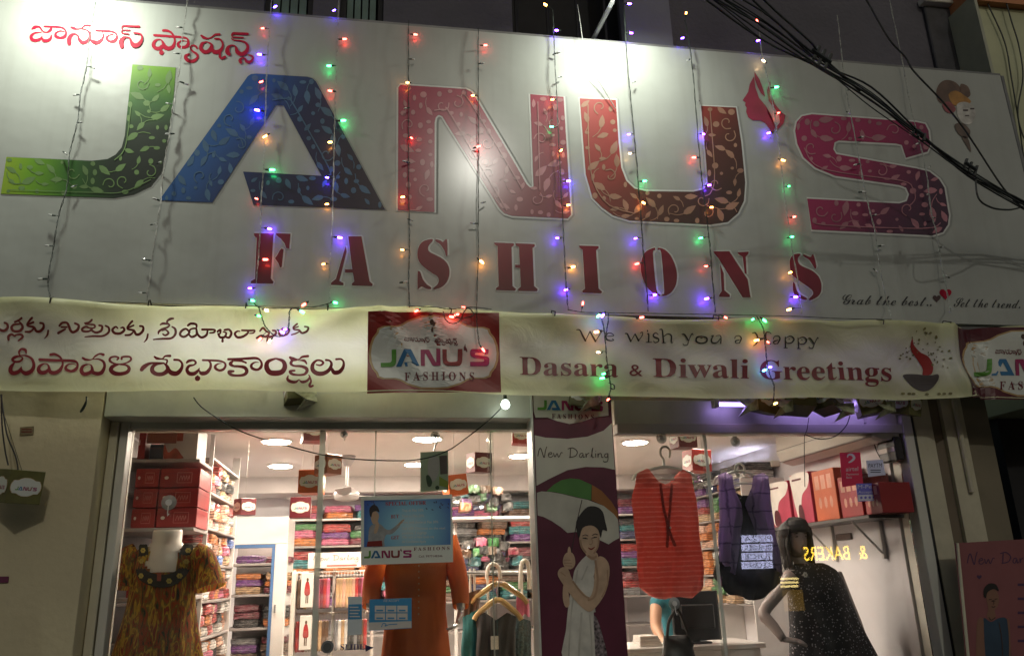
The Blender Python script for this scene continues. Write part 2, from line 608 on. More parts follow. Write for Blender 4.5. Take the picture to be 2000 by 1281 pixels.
bk = thing('bakery_building', 'lit bakery front across the street, seen mirrored in the display window', 'building', (4.5, YO - 0.5, -0.12))
MB().box(-14, 26, YO - 6, YO - 0.25, -0.12, 7.0).build('wall', mat('bakery_wall', (0.05, 0.045, 0.04), 0.8, vary=0.2), bk)
a, b = mir(1572, 1091), mir(1628, 1091)
c = mir(1696, 1091)
up = (mir(1640, 1064) - mir(1640, 1091)).length
sh = plane((c.x, YO, c.z), (-1, 0, 0), (0, 0, 1))
W = abs(c.x - a.x)
m = MB()
for s, x0, x1 in (('&', 0.0, 0.13), ('BAKERS', 0.28, 1.0)):
    text(m, sh, s, (x0 * W, 0.0), (x1 * W, 0.0), (0, up), 0.03)
m.build('sign_lettering', emit('yellow_neon', (1.0, 0.62, 0.06), 20), bk)
for k, s in enumerate(('PIZZA', 'BURGER', 'JUICE', 'ICE CREAM')):
    y = 1045 + 17.3 * k
    a, b = mir(1452, y), mir(1512, y + 12)
    x0, x1 = min(a.x, b.x), max(a.x, b.x)
    o = MB().box(x0, x1, YO - 0.06, YO, b.z, a.z).build('menu_lightbox', emit('menu_white', (0.66, 0.66, 1.0), 9), bk)
    m = MB()
    hh = a.z - b.z
    text(m, plane((x1, YO, b.z), (-1, 0, 0), (0, 0, 1)), s, (0.05 * (x1 - x0), hh * 0.14), (0.95 * (x1 - x0), hh * 0.14), (0, hh * 0.72), 0.006)
    m.build('lettering', blackm, o)
for k in range(3):
    a, b = mir(1528, 1128 + 7.5 * k), mir(1562, 1131 + 7.5 * k)
    MB().box(min(a.x, b.x), max(a.x, b.x), YO - 0.05, YO, b.z, a.z).build('shelf_light', emit('shelf_yellow', (1.0, 0.75, 0.28), 10), bk)
a, b = mir(1532, 1152), mir(1575, 1192)
MB().box(min(a.x, b.x), max(a.x, b.x), YO - 0.05, YO, b.z, a.z).build('lit_window', emit('amber_window', (1.0, 0.55, 0.10), 0.9), bk)

# ================================================================== shopfront frames and glass
glass = glass_mat()
lf = thing('sliding_glass_front', 'glazed shopfront with sliding panes under a pale metal shutter box', 'shopfront', (-0.2, 0.35, 0))
XA = -1.40
xj0, xj1 = -1.47, -1.385
zh = [at(640, y, Y_).z for y, Y_ in ((779, 0.3), (815, 0.13), (822, 0.30), (838, 0.30))]
MB().bbox(xj0, xj0 + 0.045, 0.262, 0.40, 0.04, zh[1] - 0.002, 0.004).build('jamb', cream, lf)
MB().box(xj0 + 0.046, xj0 + 0.052, 0.30, 0.40, 0.04, zh[1] - 0.002).build('gasket', blackm, lf)
MB().bbox(xj0 + 0.053, xj1 + 0.012, 0.27, 0.40, 0.04, zh[1] - 0.002, 0.004).build('jamb', whitebar, lf)
MB().bbox(xj0 + 0.001, 0.945, 0.13, 0.45, zh[1], 2.615, 0.004).build('shutter_box', alum, lf)
MB().box(xj1 + 0.013, 0.945, 0.335, 0.44, zh[2], zh[1] - 0.001).build('shadow_gap', blackm, lf)  # solid black strip; the gap's shade is in its colour
MB().bbox(xj1 + 0.013, 0.945, 0.30, 0.43, zh[3], zh[2] - 0.001, 0.004).build('head_rail', alum, lf)
MB().bbox(0.946, 0.985, 0.27, 0.42, 0.04, 2.61, 0.004).build('jamb', whitebar, lf)
edge = film_mat('glass_edge', (0.86, 0.88, 0.84), 0.5)
PX = [-1.372, at(622, 1060, 0.36).x, at(962, 1060, 0.36).x, 0.945]
for k in range(3):
    y = (0.352, 0.372, 0.352)[k]
    p = MB().box(PX[k] - (0.02 if k else 0), PX[k + 1] + (0.02 if k < 2 else 0), y, y + 0.010, 0.06, zh[3] - 0.001).build('glass_pane', glass, lf)
    x = PX[k + 1]
    if k < 2:
        MB().bbox(x - (0.016 if k == 0 else 0.004), x + (0.016 if k == 0 else 0.004), y - 0.006, y - 0.001, 0.06, zh[3] - 0.002, 0.001).build('edge_profile', edge, p)
x = at(733, 900, 0.35).x
MB().box(x - 0.004, x + 0.004, 0.338, 0.342, at(733, 970, 0.34).z, zh[3] - 0.002).build('edge_profile', edge, lf)

rf = thing('glazed_display_window', 'glazed display window under a lilac-lit metal head, beside the tall poster', 'shopfront', (2.5, 0.35, 0))
zr = [at(1480, y, 0.30).z for y in (792, 828, 846)]
MB().bbox(1.50, 3.475, 0.34, 0.45, zr[1] + 0.002, 2.615, 0.004).build('head_panel', alum, rf)
MB().bbox(1.50, 3.475, 0.29, 0.43, zr[2], zr[1], 0.004).build('head_rail', whitebar, rf)
MB().bbox(3.476, 3.545, 0.28, 0.46, 0.04, 2.61, 0.004).build('jamb', whitebar, rf)
MB().box(3.546, 3.562, 0.286, 0.46, 0.04, 2.61).build('gasket', blackm, rf)
xm = at(1395, 1060, 0.36).x
for k, (a, b) in enumerate(((1.505, xm + 0.015), (xm - 0.015, 3.475))):
    y = (0.352, 0.372)[k]
    p = MB().box(a, b, y, y + 0.010, 0.06, zr[2] - 0.001).build('glass_pane', glass, rf)
    if k == 0:
        MB().bbox(xm - 0.010, xm + 0.012, y - 0.006, y - 0.001, 0.06, zr[2] - 0.002, 0.001).build('edge_profile', edge, p)

# ================================================================== the big sign
SGN = {
    'J': [(259, 127), (343.6, 133), (338, 207), (328, 282), (323, 311), (315, 338), (295, 364), (262, 380), (223, 387), (180, 385.5), (2, 379), (13, 307.5),
          (180, 315), (210, 311.5), (226, 303), (238, 288.5), (244, 265.6), (247.5, 229.5), (252.5, 184)],
    'A': [(311, 392), (484, 150), (490, 146), (500, 145), (600, 151), (610, 154), (617, 160), (752, 410), (495, 400), (475, 336), (628, 344), (554, 207), (539, 206.5), (415, 396)],
    'N': [(782, 166.5), (910, 175), (920, 180), (927, 189), (1000, 311), (1028, 360), (1035, 367), (1042, 365), (1035.5, 185), (1100.5, 190), (1115, 420), (1109, 427),
          (1000, 422), (985, 417), (976, 408), (870, 238), (864, 228), (857, 225), (851, 230), (849, 240), (848.5, 415), (777, 411.5), (778, 172)],
    'U': [(1132, 193), (1202.6, 196), (1208, 279), (1213, 328), (1223, 354), (1239, 369), (1262, 374), (1354, 375), (1374, 370.5), (1382, 357), (1377, 295), (1369, 207.5),
          (1437, 211), (1447.5, 279), (1455, 357), (1452.5, 393), (1441, 417), (1421, 434), (1387, 439), (1229.5, 431), (1197, 421), (1177, 406.6), (1157, 387), (1144, 341), (1139, 279)],
    'S': [(1552.5, 256), (1556, 239), (1566, 228), (1585, 224), (1788.5, 239), (1806.5, 243), (1813, 256), (1816, 285), (1811, 297), (1769, 309), (1761, 284), (1749, 281),
          (1638, 275), (1629.5, 279), (1627, 292), (1633, 301.6), (1788.5, 329.5), (1815, 336), (1834, 351), (1844, 367), (1851, 410), (1853, 420), (1851, 439), (1841, 454),
          (1821, 460), (1585, 449), (1576, 388.5), (1756, 398), (1770.5, 393.4), (1775, 380), (1769, 367), (1756, 362), (1631, 344), (1592, 328), (1569, 308), (1557, 282)],
}
FACE = [(1472, 150), (1464, 165), (1461, 180), (1456, 188), (1450, 197), (1456, 201), (1455, 207), (1458, 211), (1457, 219), (1461, 230), (1470, 236), (1484, 236), (1494, 241),
        (1502, 252), (1508, 262), (1514, 248), (1505, 224), (1494, 206), (1482, 192), (1475, 172)]
HAIR1 = [(1473, 141), (1483, 156), (1489, 172), (1494, 190), (1486, 183), (1479, 170), (1474, 156)]
HAIR2 = [(1504, 158), (1498, 178), (1501, 198), (1512, 212), (1521, 225), (1523, 240), (1514, 250), (1507, 232), (1497, 212), (1500, 224), (1517, 256), (1530, 242), (1534, 226), (1526, 220), (1514, 205), (1505, 185)]


def off5(pts, ox, oy, s=5.0):
    return [(ox + x / s, oy + y / s) for x, y in pts]


S1 = [(1800, 138), (1825, 140), (1822, 160), (1790, 195), (1780, 230), (1800, 265), (1900, 315), (1960, 365), (1988, 430), (1985, 500), (1960, 560), (1910, 605), (1840, 628), (1835, 610),
      (1870, 580), (1885, 540), (1870, 500), (1830, 475), (1740, 410), (1690, 350), (1675, 280), (1690, 210), (1730, 160)]
S2 = [(1855, 140), (1900, 150), (1925, 165), (1965, 140), (1970, 290), (1955, 298), (1940, 250), (1900, 190), (1855, 160)]
S3 = [(1690, 450), (1705, 460), (1730, 530), (1770, 580), (1808, 605), (1805, 625), (1760, 620), (1720, 600), (1690, 618), (1677, 615), (1678, 460)]
FSH = [
    ('F', 480, 440, [[(80, 80), (272, 80), (245, 520), (272, 555), (265, 572), (50, 570), (50, 545), (90, 525), (108, 125), (85, 110)],
                     [(295, 80), (438, 85), (425, 230), (395, 225), (380, 180), (345, 135), (300, 100)],
                     [(350, 228), (370, 240), (352, 410), (335, 415), (318, 370), (285, 325), (310, 290), (330, 250)]]),
    ('A', 480, 440, [[(1000, 110), (1130, 110), (1210, 550), (1240, 575), (1235, 595), (1040, 590), (1035, 570), (1060, 550), (1045, 465), (970, 465), (970, 430), (1040, 432)],
                     [(975, 200), (985, 260), (915, 545), (955, 565), (955, 588), (830, 585), (835, 560), (880, 525)]]),
    ('S', 480, 440, [S1, S2, S3]),
    ('H', 940, 450, [[(125, 120), (315, 128), (320, 145), (295, 165), (305, 545), (340, 575), (330, 590), (145, 585), (142, 565), (170, 545), (158, 155), (130, 140)],
                     [(335, 128), (520, 135), (522, 155), (500, 175), (515, 545), (550, 575), (545, 595), (360, 592), (358, 572), (385, 550), (378, 370), (330, 365), (330, 335), (375, 338), (368, 165), (338, 150)]]),
    ('I', 940, 450, [[(955, 150), (1145, 155), (1145, 175), (1120, 195), (1145, 570), (1180, 600), (1170, 615), (990, 608), (985, 590), (1012, 570), (988, 190), (960, 170)]]),
    ('O', 940, 450, [[(1690, 170), (1695, 195), (1675, 230), (1710, 580), (1745, 625), (1740, 640), (1690, 625), (1630, 570), (1580, 480), (1555, 370), (1570, 270), (1610, 205)],
                     [(1730, 172), (1790, 190), (1850, 250), (1895, 350), (1910, 440), (1900, 530), (1860, 600), (1810, 635), (1765, 642), (1770, 620), (1785, 590), (1755, 220), (1725, 195)]]),
    ('N', 1220, 450, [[(865, 208), (1020, 205), (1200, 480), (1228, 655), (1150, 655), (915, 275), (880, 235)],
                      [(930, 330), (965, 420), (972, 585), (1025, 630), (1025, 652), (920, 650), (922, 630), (945, 595)],
                      [(1100, 215), (1210, 210), (1205, 230), (1180, 260), (1190, 430), (1170, 420), (1150, 260), (1110, 235)]]),
    ('S', 1220, 450, [[(1690, 228), (1718, 235), (1690, 270), (1695, 315), (1730, 350), (1830, 395), (1890, 450), (1918, 520), (1915, 600), (1880, 650), (1810, 685), (1800, 665),
                       (1835, 630), (1835, 595), (1800, 560), (1700, 490), (1630, 430), (1610, 340), (1615, 280), (1645, 240)],
                      [(1745, 235), (1790, 255), (1815, 260), (1840, 235), (1870, 350), (1858, 378), (1840, 350), (1800, 290), (1745, 255)],
                      [(1640, 512), (1660, 520), (1680, 590), (1720, 630), (1775, 660), (1770, 682), (1720, 670), (1650, 620)]]),
]
TEL1 = [  # first word, crop at (40, 20), eightfold
    [(180, 302, 18), (215, 278, 50), (265, 264, 36), (305, 275, 26), (335, 318, 22), (370, 348, 20), (425, 350, 24), (470, 318, 46), (488, 285, 34)],
    [(372, 262, 26), (500, 266, 28), (640, 277, 28), (700, 318, 26), (714, 370, 32), (690, 420, 50), (630, 440, 38), (562, 420, 48), (548, 382, 38), (582, 346, 22), (640, 332, 18), (690, 348, 10)],
    [(330, 352, 10), (225, 366, 28), (170, 415, 52), (190, 470, 50), (260, 478, 48), (320, 452, 40), (342, 418, 14)],
    [(342, 440, 14), (362, 478, 48), (420, 485, 50), (472, 452, 44), (486, 398, 20)],
    [(788, 272, 22), (830, 287, 44), (880, 302, 22), (950, 292, 16), (1010, 248, 24), (1088, 246, 30)],
    [(765, 528, 66), (766, 455, 72), (800, 398, 50), (852, 380, 24), (900, 408, 26), (918, 462, 42), (965, 510, 55), (1032, 500, 52), (1082, 440, 46), (1084, 370, 40), (1040, 322, 20), (965, 300, 12)],
    [(1092, 460, 26), (1132, 500, 58), (1200, 514, 64), (1264, 480, 54), (1298, 410, 30), (1282, 352, 22)],
    [(1182, 326, 28), (1300, 331, 28), (1430, 342, 28), (1498, 378, 28), (1510, 430, 36), (1480, 480, 54), (1420, 498, 40), (1358, 470, 46), (1352, 430, 36), (1392, 396, 18), (1440, 388, 14), (1490, 412, 10)],
    [(1856, 268, 34), (1720, 262, 32), (1604, 258, 26), (1588, 300, 20)], [(1600, 322, 20), (1712, 326, 22)], [(1588, 330, 20), (1592, 368, 20), (1696, 386, 20)],
    [(1582, 575, 76), (1576, 500, 78), (1612, 446, 54), (1662, 432, 24), (1710, 450, 30), (1732, 500, 44), (1765, 555, 70), (1830, 558, 70), (1888, 500, 50), (1903, 430, 30), (1870, 382, 28), (1782, 370, 30)],
]
TEL2 = [  # second word, crop at (280, 20), eightfold
    [(172, 398, 38), (400, 415, 38), (600, 430, 34), (680, 452, 28), (704, 510, 40), (688, 560, 58), (640, 586, 44), (562, 578, 48), (543, 530, 40), (582, 492, 22), (640, 486, 14), (690, 502, 8)],
    [(312, 326, 40), (372, 328, 38), (440, 362, 32), (480, 430, 30), (490, 500, 34), (462, 578, 58), (395, 606, 64), (335, 580, 70), (312, 525, 44), (285, 482, 24), (245, 464, 22), (182, 492, 46), (158, 550, 56), (192, 600, 58), (250, 604, 60), (300, 572, 60)],
    [(288, 612, 8), (286, 650, 40), (284, 672, 76)],
    [(838, 602, 30), (812, 566, 30), (762, 560, 24), (736, 600, 24), (770, 650, 30), (828, 690, 38), (850, 740, 36), (802, 794, 50), (732, 804, 54), (672, 770, 58), (662, 722, 46), (720, 696, 30)],
    [(905, 405, 30), (950, 438, 44), (1010, 450, 24), (1070, 430, 22), (1120, 392, 30), (1190, 388, 38)],
    [(990, 502, 16), (922, 530, 48), (898, 600, 58), (940, 655, 58), (1010, 655, 60), (1062, 600, 66), (1060, 540, 34), (1000, 507, 18)],
    [(1062, 605, 44), (1110, 660, 66), (1190, 650, 60), (1238, 580, 36), (1234, 510, 28), (1190, 462, 30), (1120, 456, 28)],
    [(1202, 672, 32), (1196, 730, 40), (1222, 765, 34), (1274, 742, 46)],
    [(1630, 382, 40), (1500, 376, 40), (1402, 374, 38), (1385, 412, 22)], [(1392, 432, 24), (1560, 440, 24)],
    [(1384, 450, 18), (1404, 476, 20), (1520, 490, 24), (1600, 522, 36), (1634, 590, 46), (1600, 668, 64), (1532, 698, 64), (1472, 666, 64), (1450, 600, 40), (1420, 566, 22), (1370, 562, 26), (1322, 600, 54), (1314, 660, 70), (1342, 700, 54)],
    [(1522, 828, 48), (1512, 790, 48), (1552, 756, 24), (1592, 770, 28), (1612, 808, 44), (1660, 822, 44), (1708, 780, 34), (1704, 732, 28), (1650, 712, 24)],
]

SX0, SX1, SZ0, SZ1 = -2.75, 4.60, 3.075, 5.062
SB = Vector((0.9, 0.05, SZ0))
sign = thing('shop_sign', 'huge white shop sign with big floral letters in green, blue, red and brown', 'sign', SB)


def sign_panel_mat():
    m = mat('sign_vinyl', (0.39, 0.405, 0.378), 0.42, spec=0.3, coat=0.45, vary=0.05, vscale=1.2, bump=0.05, bscale=3.0, dirt_or_gleam=0.42, dscale=1.1, dcol=(0.27, 0.27, 0.25))
    nt = m.node_tree; N, L = nt.nodes, nt.links
    b = N['Principled BSDF']
    src = b.inputs['Base Color'].links[0].from_socket
    tc = N.new('ShaderNodeTexCoord')
    mp = N.new('ShaderNodeMapping'); mp.inputs['Scale'].default_value = (9, 1, 0.5)      # rain streaks
    L.new(tc.outputs['Object'], mp.inputs[0])
    no = N.new('ShaderNodeTexNoise'); no.inputs['Scale'].default_value = 1.6; no.inputs['Detail'].default_value = 6
    L.new(mp.outputs[0], no.inputs['Vector'])
    r = N.new('ShaderNodeMapRange'); r.inputs[1].default_value = 0.5; r.inputs[2].default_value = 0.85; r.inputs[4].default_value = 0.45
    L.new(no.outputs[0], r.inputs[0])
    mx = N.new('ShaderNodeMix'); mx.data_type = 'RGBA'; mx.inputs['B'].default_value = (0.30, 0.30, 0.27, 1)
    L.new(r.outputs[0], mx.inputs['Factor']); L.new(src, mx.inputs['A']); L.new(mx.outputs['Result'], b.inputs['Base Color'])
    # a second, wide unevenness: the vinyl is not dead flat
    b.inputs['Coat Roughness'].default_value = 0.15
    n2 = N.new('ShaderNodeTexNoise'); n2.inputs['Scale'].default_value = 2.2; n2.inputs['Detail'].default_value = 3
    L.new(tc.outputs['Object'], n2.inputs['Vector'])
    bp = N.new('ShaderNodeBump'); bp.inputs['Strength'].default_value = 0.6; bp.inputs['Distance'].default_value = 0.025
    L.new(n2.outputs[0], bp.inputs['Height']); L.new(bp.outputs[0], b.inputs['Normal'])
    return m


MB().box(SX0, SX1, 0.0, 0.02, SZ0, SZ1).build('panel', sign_panel_mat(), sign)
steel = mat('sign_frame_steel', (0.16, 0.16, 0.16), 0.5, metal=0.5, vary=0.2)
for a in ((SX0 - 0.02, SX1 + 0.02, 0.021, 0.09, SZ0 - 0.035, SZ0 - 0.001), (SX0 - 0.02, SX1 + 0.02, 0.012, 0.09, SZ1 + 0.001, SZ1 + 0.03),
          (SX1 + 0.001, SX1 + 0.03, -0.004, 0.09, SZ0 - 0.03, SZ1)):
    MB().bbox(*a, 0.004).build('frame_bar', steel, sign)
for x in (-2.0, -0.4, 1.2, 2.8, 4.2):
    MB().box(x, x + 0.04, 0.10, UY0 - 0.002, SZ1 - 0.08, SZ1 - 0.04).build('bracket', steel, sign)

for x in (-0.78, 1.62, 3.42):      # heat-welded seams of the flex
    MB().box(x, x + 0.022, -0.0006, 0.0, SZ0 + 0.002, SZ1 - 0.002).build('seam', MATS['sign_vinyl'], sign)
s0 = sheet(0.0)


def P3(px, py):
    return at(px, py, 0.0) - SB


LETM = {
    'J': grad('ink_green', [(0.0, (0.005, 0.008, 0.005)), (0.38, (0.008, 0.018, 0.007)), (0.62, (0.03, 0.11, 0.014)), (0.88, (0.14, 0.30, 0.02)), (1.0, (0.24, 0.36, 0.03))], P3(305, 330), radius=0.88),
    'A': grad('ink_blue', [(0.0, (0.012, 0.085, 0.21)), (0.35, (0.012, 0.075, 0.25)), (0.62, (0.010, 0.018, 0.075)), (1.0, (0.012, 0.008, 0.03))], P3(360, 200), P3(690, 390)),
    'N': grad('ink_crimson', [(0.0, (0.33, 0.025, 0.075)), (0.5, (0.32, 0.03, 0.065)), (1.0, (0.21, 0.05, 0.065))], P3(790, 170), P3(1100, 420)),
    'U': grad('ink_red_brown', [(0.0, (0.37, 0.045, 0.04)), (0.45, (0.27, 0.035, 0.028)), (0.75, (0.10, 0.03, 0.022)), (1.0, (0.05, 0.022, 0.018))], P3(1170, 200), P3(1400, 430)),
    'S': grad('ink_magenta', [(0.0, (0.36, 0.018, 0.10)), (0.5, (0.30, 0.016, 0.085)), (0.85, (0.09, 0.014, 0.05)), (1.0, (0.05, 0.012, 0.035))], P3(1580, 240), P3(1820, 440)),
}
ORN = {'J': (0.13, 0.22, 0.075), 'A': (0.055, 0.125, 0.22), 'N': (0.44, 0.19, 0.21), 'U': (0.36, 0.19, 0.125), 'S': (0.40, 0.16, 0.20)}
halo = mat('print_halo', (0.62, 0.63, 0.61), 0.45, vary=0.04, spec=0.2, coat=0.45, crough=0.15)
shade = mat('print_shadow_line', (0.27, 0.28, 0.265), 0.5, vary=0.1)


def leaf(cx, cy, l, a):
    ca, sa = math.cos(a), math.sin(a)
    pr = [(0, 0), (0.18, 0.16), (0.45, 0.25), (0.75, 0.16), (1.05, -0.02), (0.8, -0.14), (0.5, -0.22), (0.2, -0.16)]
    return [(cx + (x * ca - y * sa) * l, cy + (x * sa + y * ca) * l) for x, y in pr]


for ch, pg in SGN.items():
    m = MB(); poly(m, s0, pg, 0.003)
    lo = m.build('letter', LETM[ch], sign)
    ol = pg + pg[:2]
    if ch in 'NUS':
        m = MB()
        stroke(m, s0, [(x, y, 7.0) for x, y in ol], 0.0016, n=1, cap=False)
        m.build('halo_outline', halo, lo)
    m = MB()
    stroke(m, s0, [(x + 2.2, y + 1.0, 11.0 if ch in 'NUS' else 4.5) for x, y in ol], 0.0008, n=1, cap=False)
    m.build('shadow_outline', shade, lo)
    # the floral print
    m = MB()
    xs = [p[0] for p in pg]; ys = [p[1] for p in pg]
    placed = []
    hcount = 0
    for _ in range(6000):
        if len(placed) > 100:
            break
        x, y = random.uniform(min(xs), max(xs)), random.uniform(min(ys), max(ys))
        kind = random.random()
        if kind < 0.5:
            lf_ = leaf(x, y, random.uniform(14, 30), random.uniform(0, 6.28)); r = 12
        elif kind < 0.75:
            lf_ = ell(x, y, random.uniform(3, 7), random.uniform(3, 6.5), 10); r = 9
        else:
            lf_ = ell(x, y, 15, 15, 8); r = 14
        c = (sum(q[0] for q in lf_) / len(lf_), sum(q[1] for q in lf_) / len(lf_))
        if not all(inside(q, pg) for q in lf_) or any((c[0] - q[0]) ** 2 + (c[1] - q[1]) ** 2 < (r + q[2]) ** 2 * 0.8 for q in placed):
            continue
        placed.append((c[0], c[1], r))
        if kind < 0.75:
            poly(m, s0, lf_, 0.0042)
            if kind < 0.5:   # the stem
                a, b = lf_[0], lf_[4]
                dx, dy = a[0] - b[0], a[1] - b[1]
                st = [(a[0], a[1], 1.6), (a[0] + dx * 0.35 - dy * 0.15, a[1] + dy * 0.35 + dx * 0.15, 1.6), (a[0] + dx * 0.7 - dy * 0.5, a[1] + dy * 0.7 + dx * 0.5, 1.3)]
                if all(inside(q, pg) for q in st):
                    stroke(m, s0, st, 0.0046, cap=False)
        else:                # a tendril curl
            a0 = random.uniform(0, 6.28)
            pts = [(x + (14 - 1.5 * k) * math.cos(a0 + k * 0.8), y + (14 - 1.5 * k) * math.sin(a0 + k * 0.8), 2.0) for k in range(8)]
            stroke(m, s0, pts, 0.0052, cap=False)
    m.build('floral_print', mat('ornament_' + ch, ORN[ch], 0.5, vary=0.3, vscale=3, spec=0.2, coat=0.45, crough=0.15), lo)['kind'] = 'stuff'
    inl = {'J': [[(256, 210, 2), (250, 262, 2), (242, 296, 2), (224, 314, 2)], [(20, 372, 1.5), (180, 377, 1.5), (240, 376, 1.5), (295, 352, 1.5)]],
           'A': [[(532, 197, 2.5), (560, 194, 2.5), (572, 203, 2.5), (641, 326, 2.5), (642, 343, 2.5)]], 'N': [[(848, 217, 2.5), (870, 216, 2.5), (882, 228, 2.5), (990, 412, 2.5)], [(900, 190, 2), (918, 200, 2), (1020, 370, 2)], [(1050, 200, 2), (1054, 372, 2)]],
           'U': [[(1148, 205, 2), (1150, 300, 2), (1160, 360, 2), (1190, 402, 2), (1240, 418, 2)], [(1386, 215, 2), (1395, 340, 2), (1388, 376, 2), (1376, 384, 2)]],
           'S': [[(1570, 290, 2), (1590, 322, 2), (1640, 338, 2), (1760, 354, 2), (1782, 370, 2), (1786, 390, 2), (1774, 404, 2)], [(1590, 430, 2), (1610, 440, 2), (1800, 447, 2), (1836, 436, 2)]]}[ch]
    for st in inl:
        m = MB()
        stroke(m, s0, st, 0.0062, n=4, cap=False)
        m.build('inline_stroke', mat('ornament_' + ch, ORN[ch]), lo)

maroon = grad('ink_maroon', [(0.0, (0.07, 0.007, 0.012)), (1.0, (0.23, 0.010, 0.03))], P3(1000, 590), P3(1000, 460))
for ch, ox, oy, pls in FSH:
    m = MB()
    for k, pg in enumerate(pls):
        pts = off5(pg, ox, oy)
        poly(m, s0, smooth(pts, 3) if (ch in 'SO') else pts, 0.003)
    lo = m.build('letter', maroon, sign)
    m = MB()
    for k, pg in enumerate(pls):
        pts = off5(pg, ox, oy)
        stroke(m, s0, [(x + 1.2, y, 5.0) for x, y in (pts + pts[:2])], 0.0012 + 0.0003 * k, n=1, cap=False)
    m.build('halo_outline', halo, lo)

crimson = mat('ink_red', (0.36, 0.012, 0.035), 0.5, vary=0.15, vscale=4, spec=0.1)
for data, off in ((TEL1, (40, 20)), (TEL2, (280, 20))):
    m = MB()
    for k, st in enumerate(data):
        stroke(m, s0, st, 0.0020 + 0.0003 * k, off=off, sc=0.125)
    m.build('script_word', crimson, sign)
m = MB()
for k, pg in enumerate((FACE, HAIR1, HAIR2)):
    poly(m, s0, pg, 0.003)
m.build('profile_emblem', mat('ink_emblem', (0.33, 0.02, 0.06), 0.5, vary=0.2), sign)
# small head-and-plume emblem near the sign's right end
for k, (c, pls) in enumerate((
        ((0.11, 0.06, 0.04), [smooth([(1828, 182), (1834, 165), (1848, 157), (1866, 162), (1876, 176), (1868, 196), (1850, 204), (1834, 200)]), smooth([(1876, 165), (1890, 170), (1895, 186), (1886, 192), (1876, 182)])]),
        ((0.36, 0.17, 0.03), [smooth([(1852, 186), (1866, 178), (1884, 188), (1896, 200), (1880, 206), (1862, 206)])]),
        ((0.48, 0.46, 0.43), [smooth([(1868, 206), (1884, 200), (1900, 208), (1905, 224), (1898, 240), (1886, 244), (1872, 232)])]),
        ((0.27, 0.06, 0.07), [smooth([(1840, 204), (1854, 200), (1866, 214), (1858, 222), (1846, 218)])]),
        ((0.12, 0.08, 0.06), [smooth([(1864, 244), (1880, 242), (1894, 256), (1890, 270), (1878, 268), (1868, 258)]), smooth([(1878, 268), (1890, 272), (1896, 298), (1886, 284)])]),
        ((0.06, 0.04, 0.04), [rect(1880, 215, 1890, 218), rect(1894, 212, 1902, 215), rect(1884, 226, 1892, 228)]))):
    m = MB()
    for pg in pls:
        poly(m, s0, pg, 0.0028 + 0.0005 * k)
    m.build('head_emblem', mat('emblem_ink_%d' % k, c, 0.5, vary=0.4, vscale=14), sign)
inkb = mat('ink_black', (0.02, 0.02, 0.022), 0.5)
m = MB()
text(m, s0, script('Grab the best..'), (1644, 594), (1819, 598), (2, -21), 0.003)
text(m, s0, script('Set the trend.'), (1862, 599), (1992, 602), (2, -19), 0.003)
m.build('slogan', inkb, sign)


def heart(cx, cy, r):
    return [(cx + r * 0.062 * 16 * math.sin(t) ** 3, cy - r * 0.062 * (13 * math.cos(t) - 5 * math.cos(2 * t) - 2 * math.cos(3 * t) - math.cos(4 * t))) for t in [k * math.pi / 12 for k in range(24)]]


m = MB(); poly(m, s0, heart(1829, 583, 8), 0.003); m.build('heart', mat('heart_dark', (0.05, 0.02, 0.02), 0.5), sign)
m = MB(); poly(m, s0, heart(1846, 574, 12), 0.0036); m.build('heart', crimson, sign)

# ------------------------------------------------------------------ a small version of the printed badge, used on banner, posters and cubes
_J = {k: [(at(x, y, 0).x, at(x, y, 0).z) for x, y in v] for k, v in SGN.items()}
_x0 = min(p[0] for v in _J.values() for p in v); _x1 = max(p[0] for v in _J.values() for p in v); _z0 = min(p[1] for v in _J.values() for p in v)
LOGO = {k: [((p[0] - _x0) / (_x1 - _x0), (p[1] - _z0) / (_x1 - _x0)) for p in v] for k, v in _J.items()}
LOGO["'"] = [(at(x, y, 0).x, at(x, y, 0).z) for x, y in FACE]
LOGO["'"] = [((p[0] - _x0) / (_x1 - _x0), (p[1] - _z0) / (_x1 - _x0)) for p in LOGO["'"]]
LCOL = [mat('logo_green', (0.10, 0.30, 0.04), 0.5), mat('logo_blue', (0.03, 0.16, 0.34), 0.5), mat('logo_crimson', (0.32, 0.02, 0.10), 0.5), mat('logo_brown', (0.24, 0.03, 0.03), 0.5),
        mat('logo_magenta', (0.34, 0.02, 0.14), 0.5), mat('logo_maroon', (0.13, 0.012, 0.02), 0.5)]


def logo(mb, sh, p0, ex, ey, h=0.002, fash=True):
    """p0: baseline-left, ex: width vector, ey: the unit vector 'up' scaled like ex, in sheet units; needs LCOL as materials"""
    def mp(q):
        return (p0[0] + q[0] * ex[0] + q[1] * ey[0], p0[1] + q[0] * ex[1] + q[1] * ey[1])
    for i, ch in enumerate(('J', 'A', 'N', 'U', 'S')):
        mb.cur = i
        poly(mb, sh, [mp(q) for q in LOGO[ch]], h)
    mb.cur = 5
    poly(mb, sh, [mp(q) for q in LOGO["'"]], h)
    if fash:
        text(mb, sh, bold('F A S H I O N S'), mp((0.22, -0.125)), mp((0.86, -0.125)), (ey[0] * 0.075, ey[1] * 0.075), h)
    mb.cur = 0


# ================================================================== the festival banner
YBN = -0.055


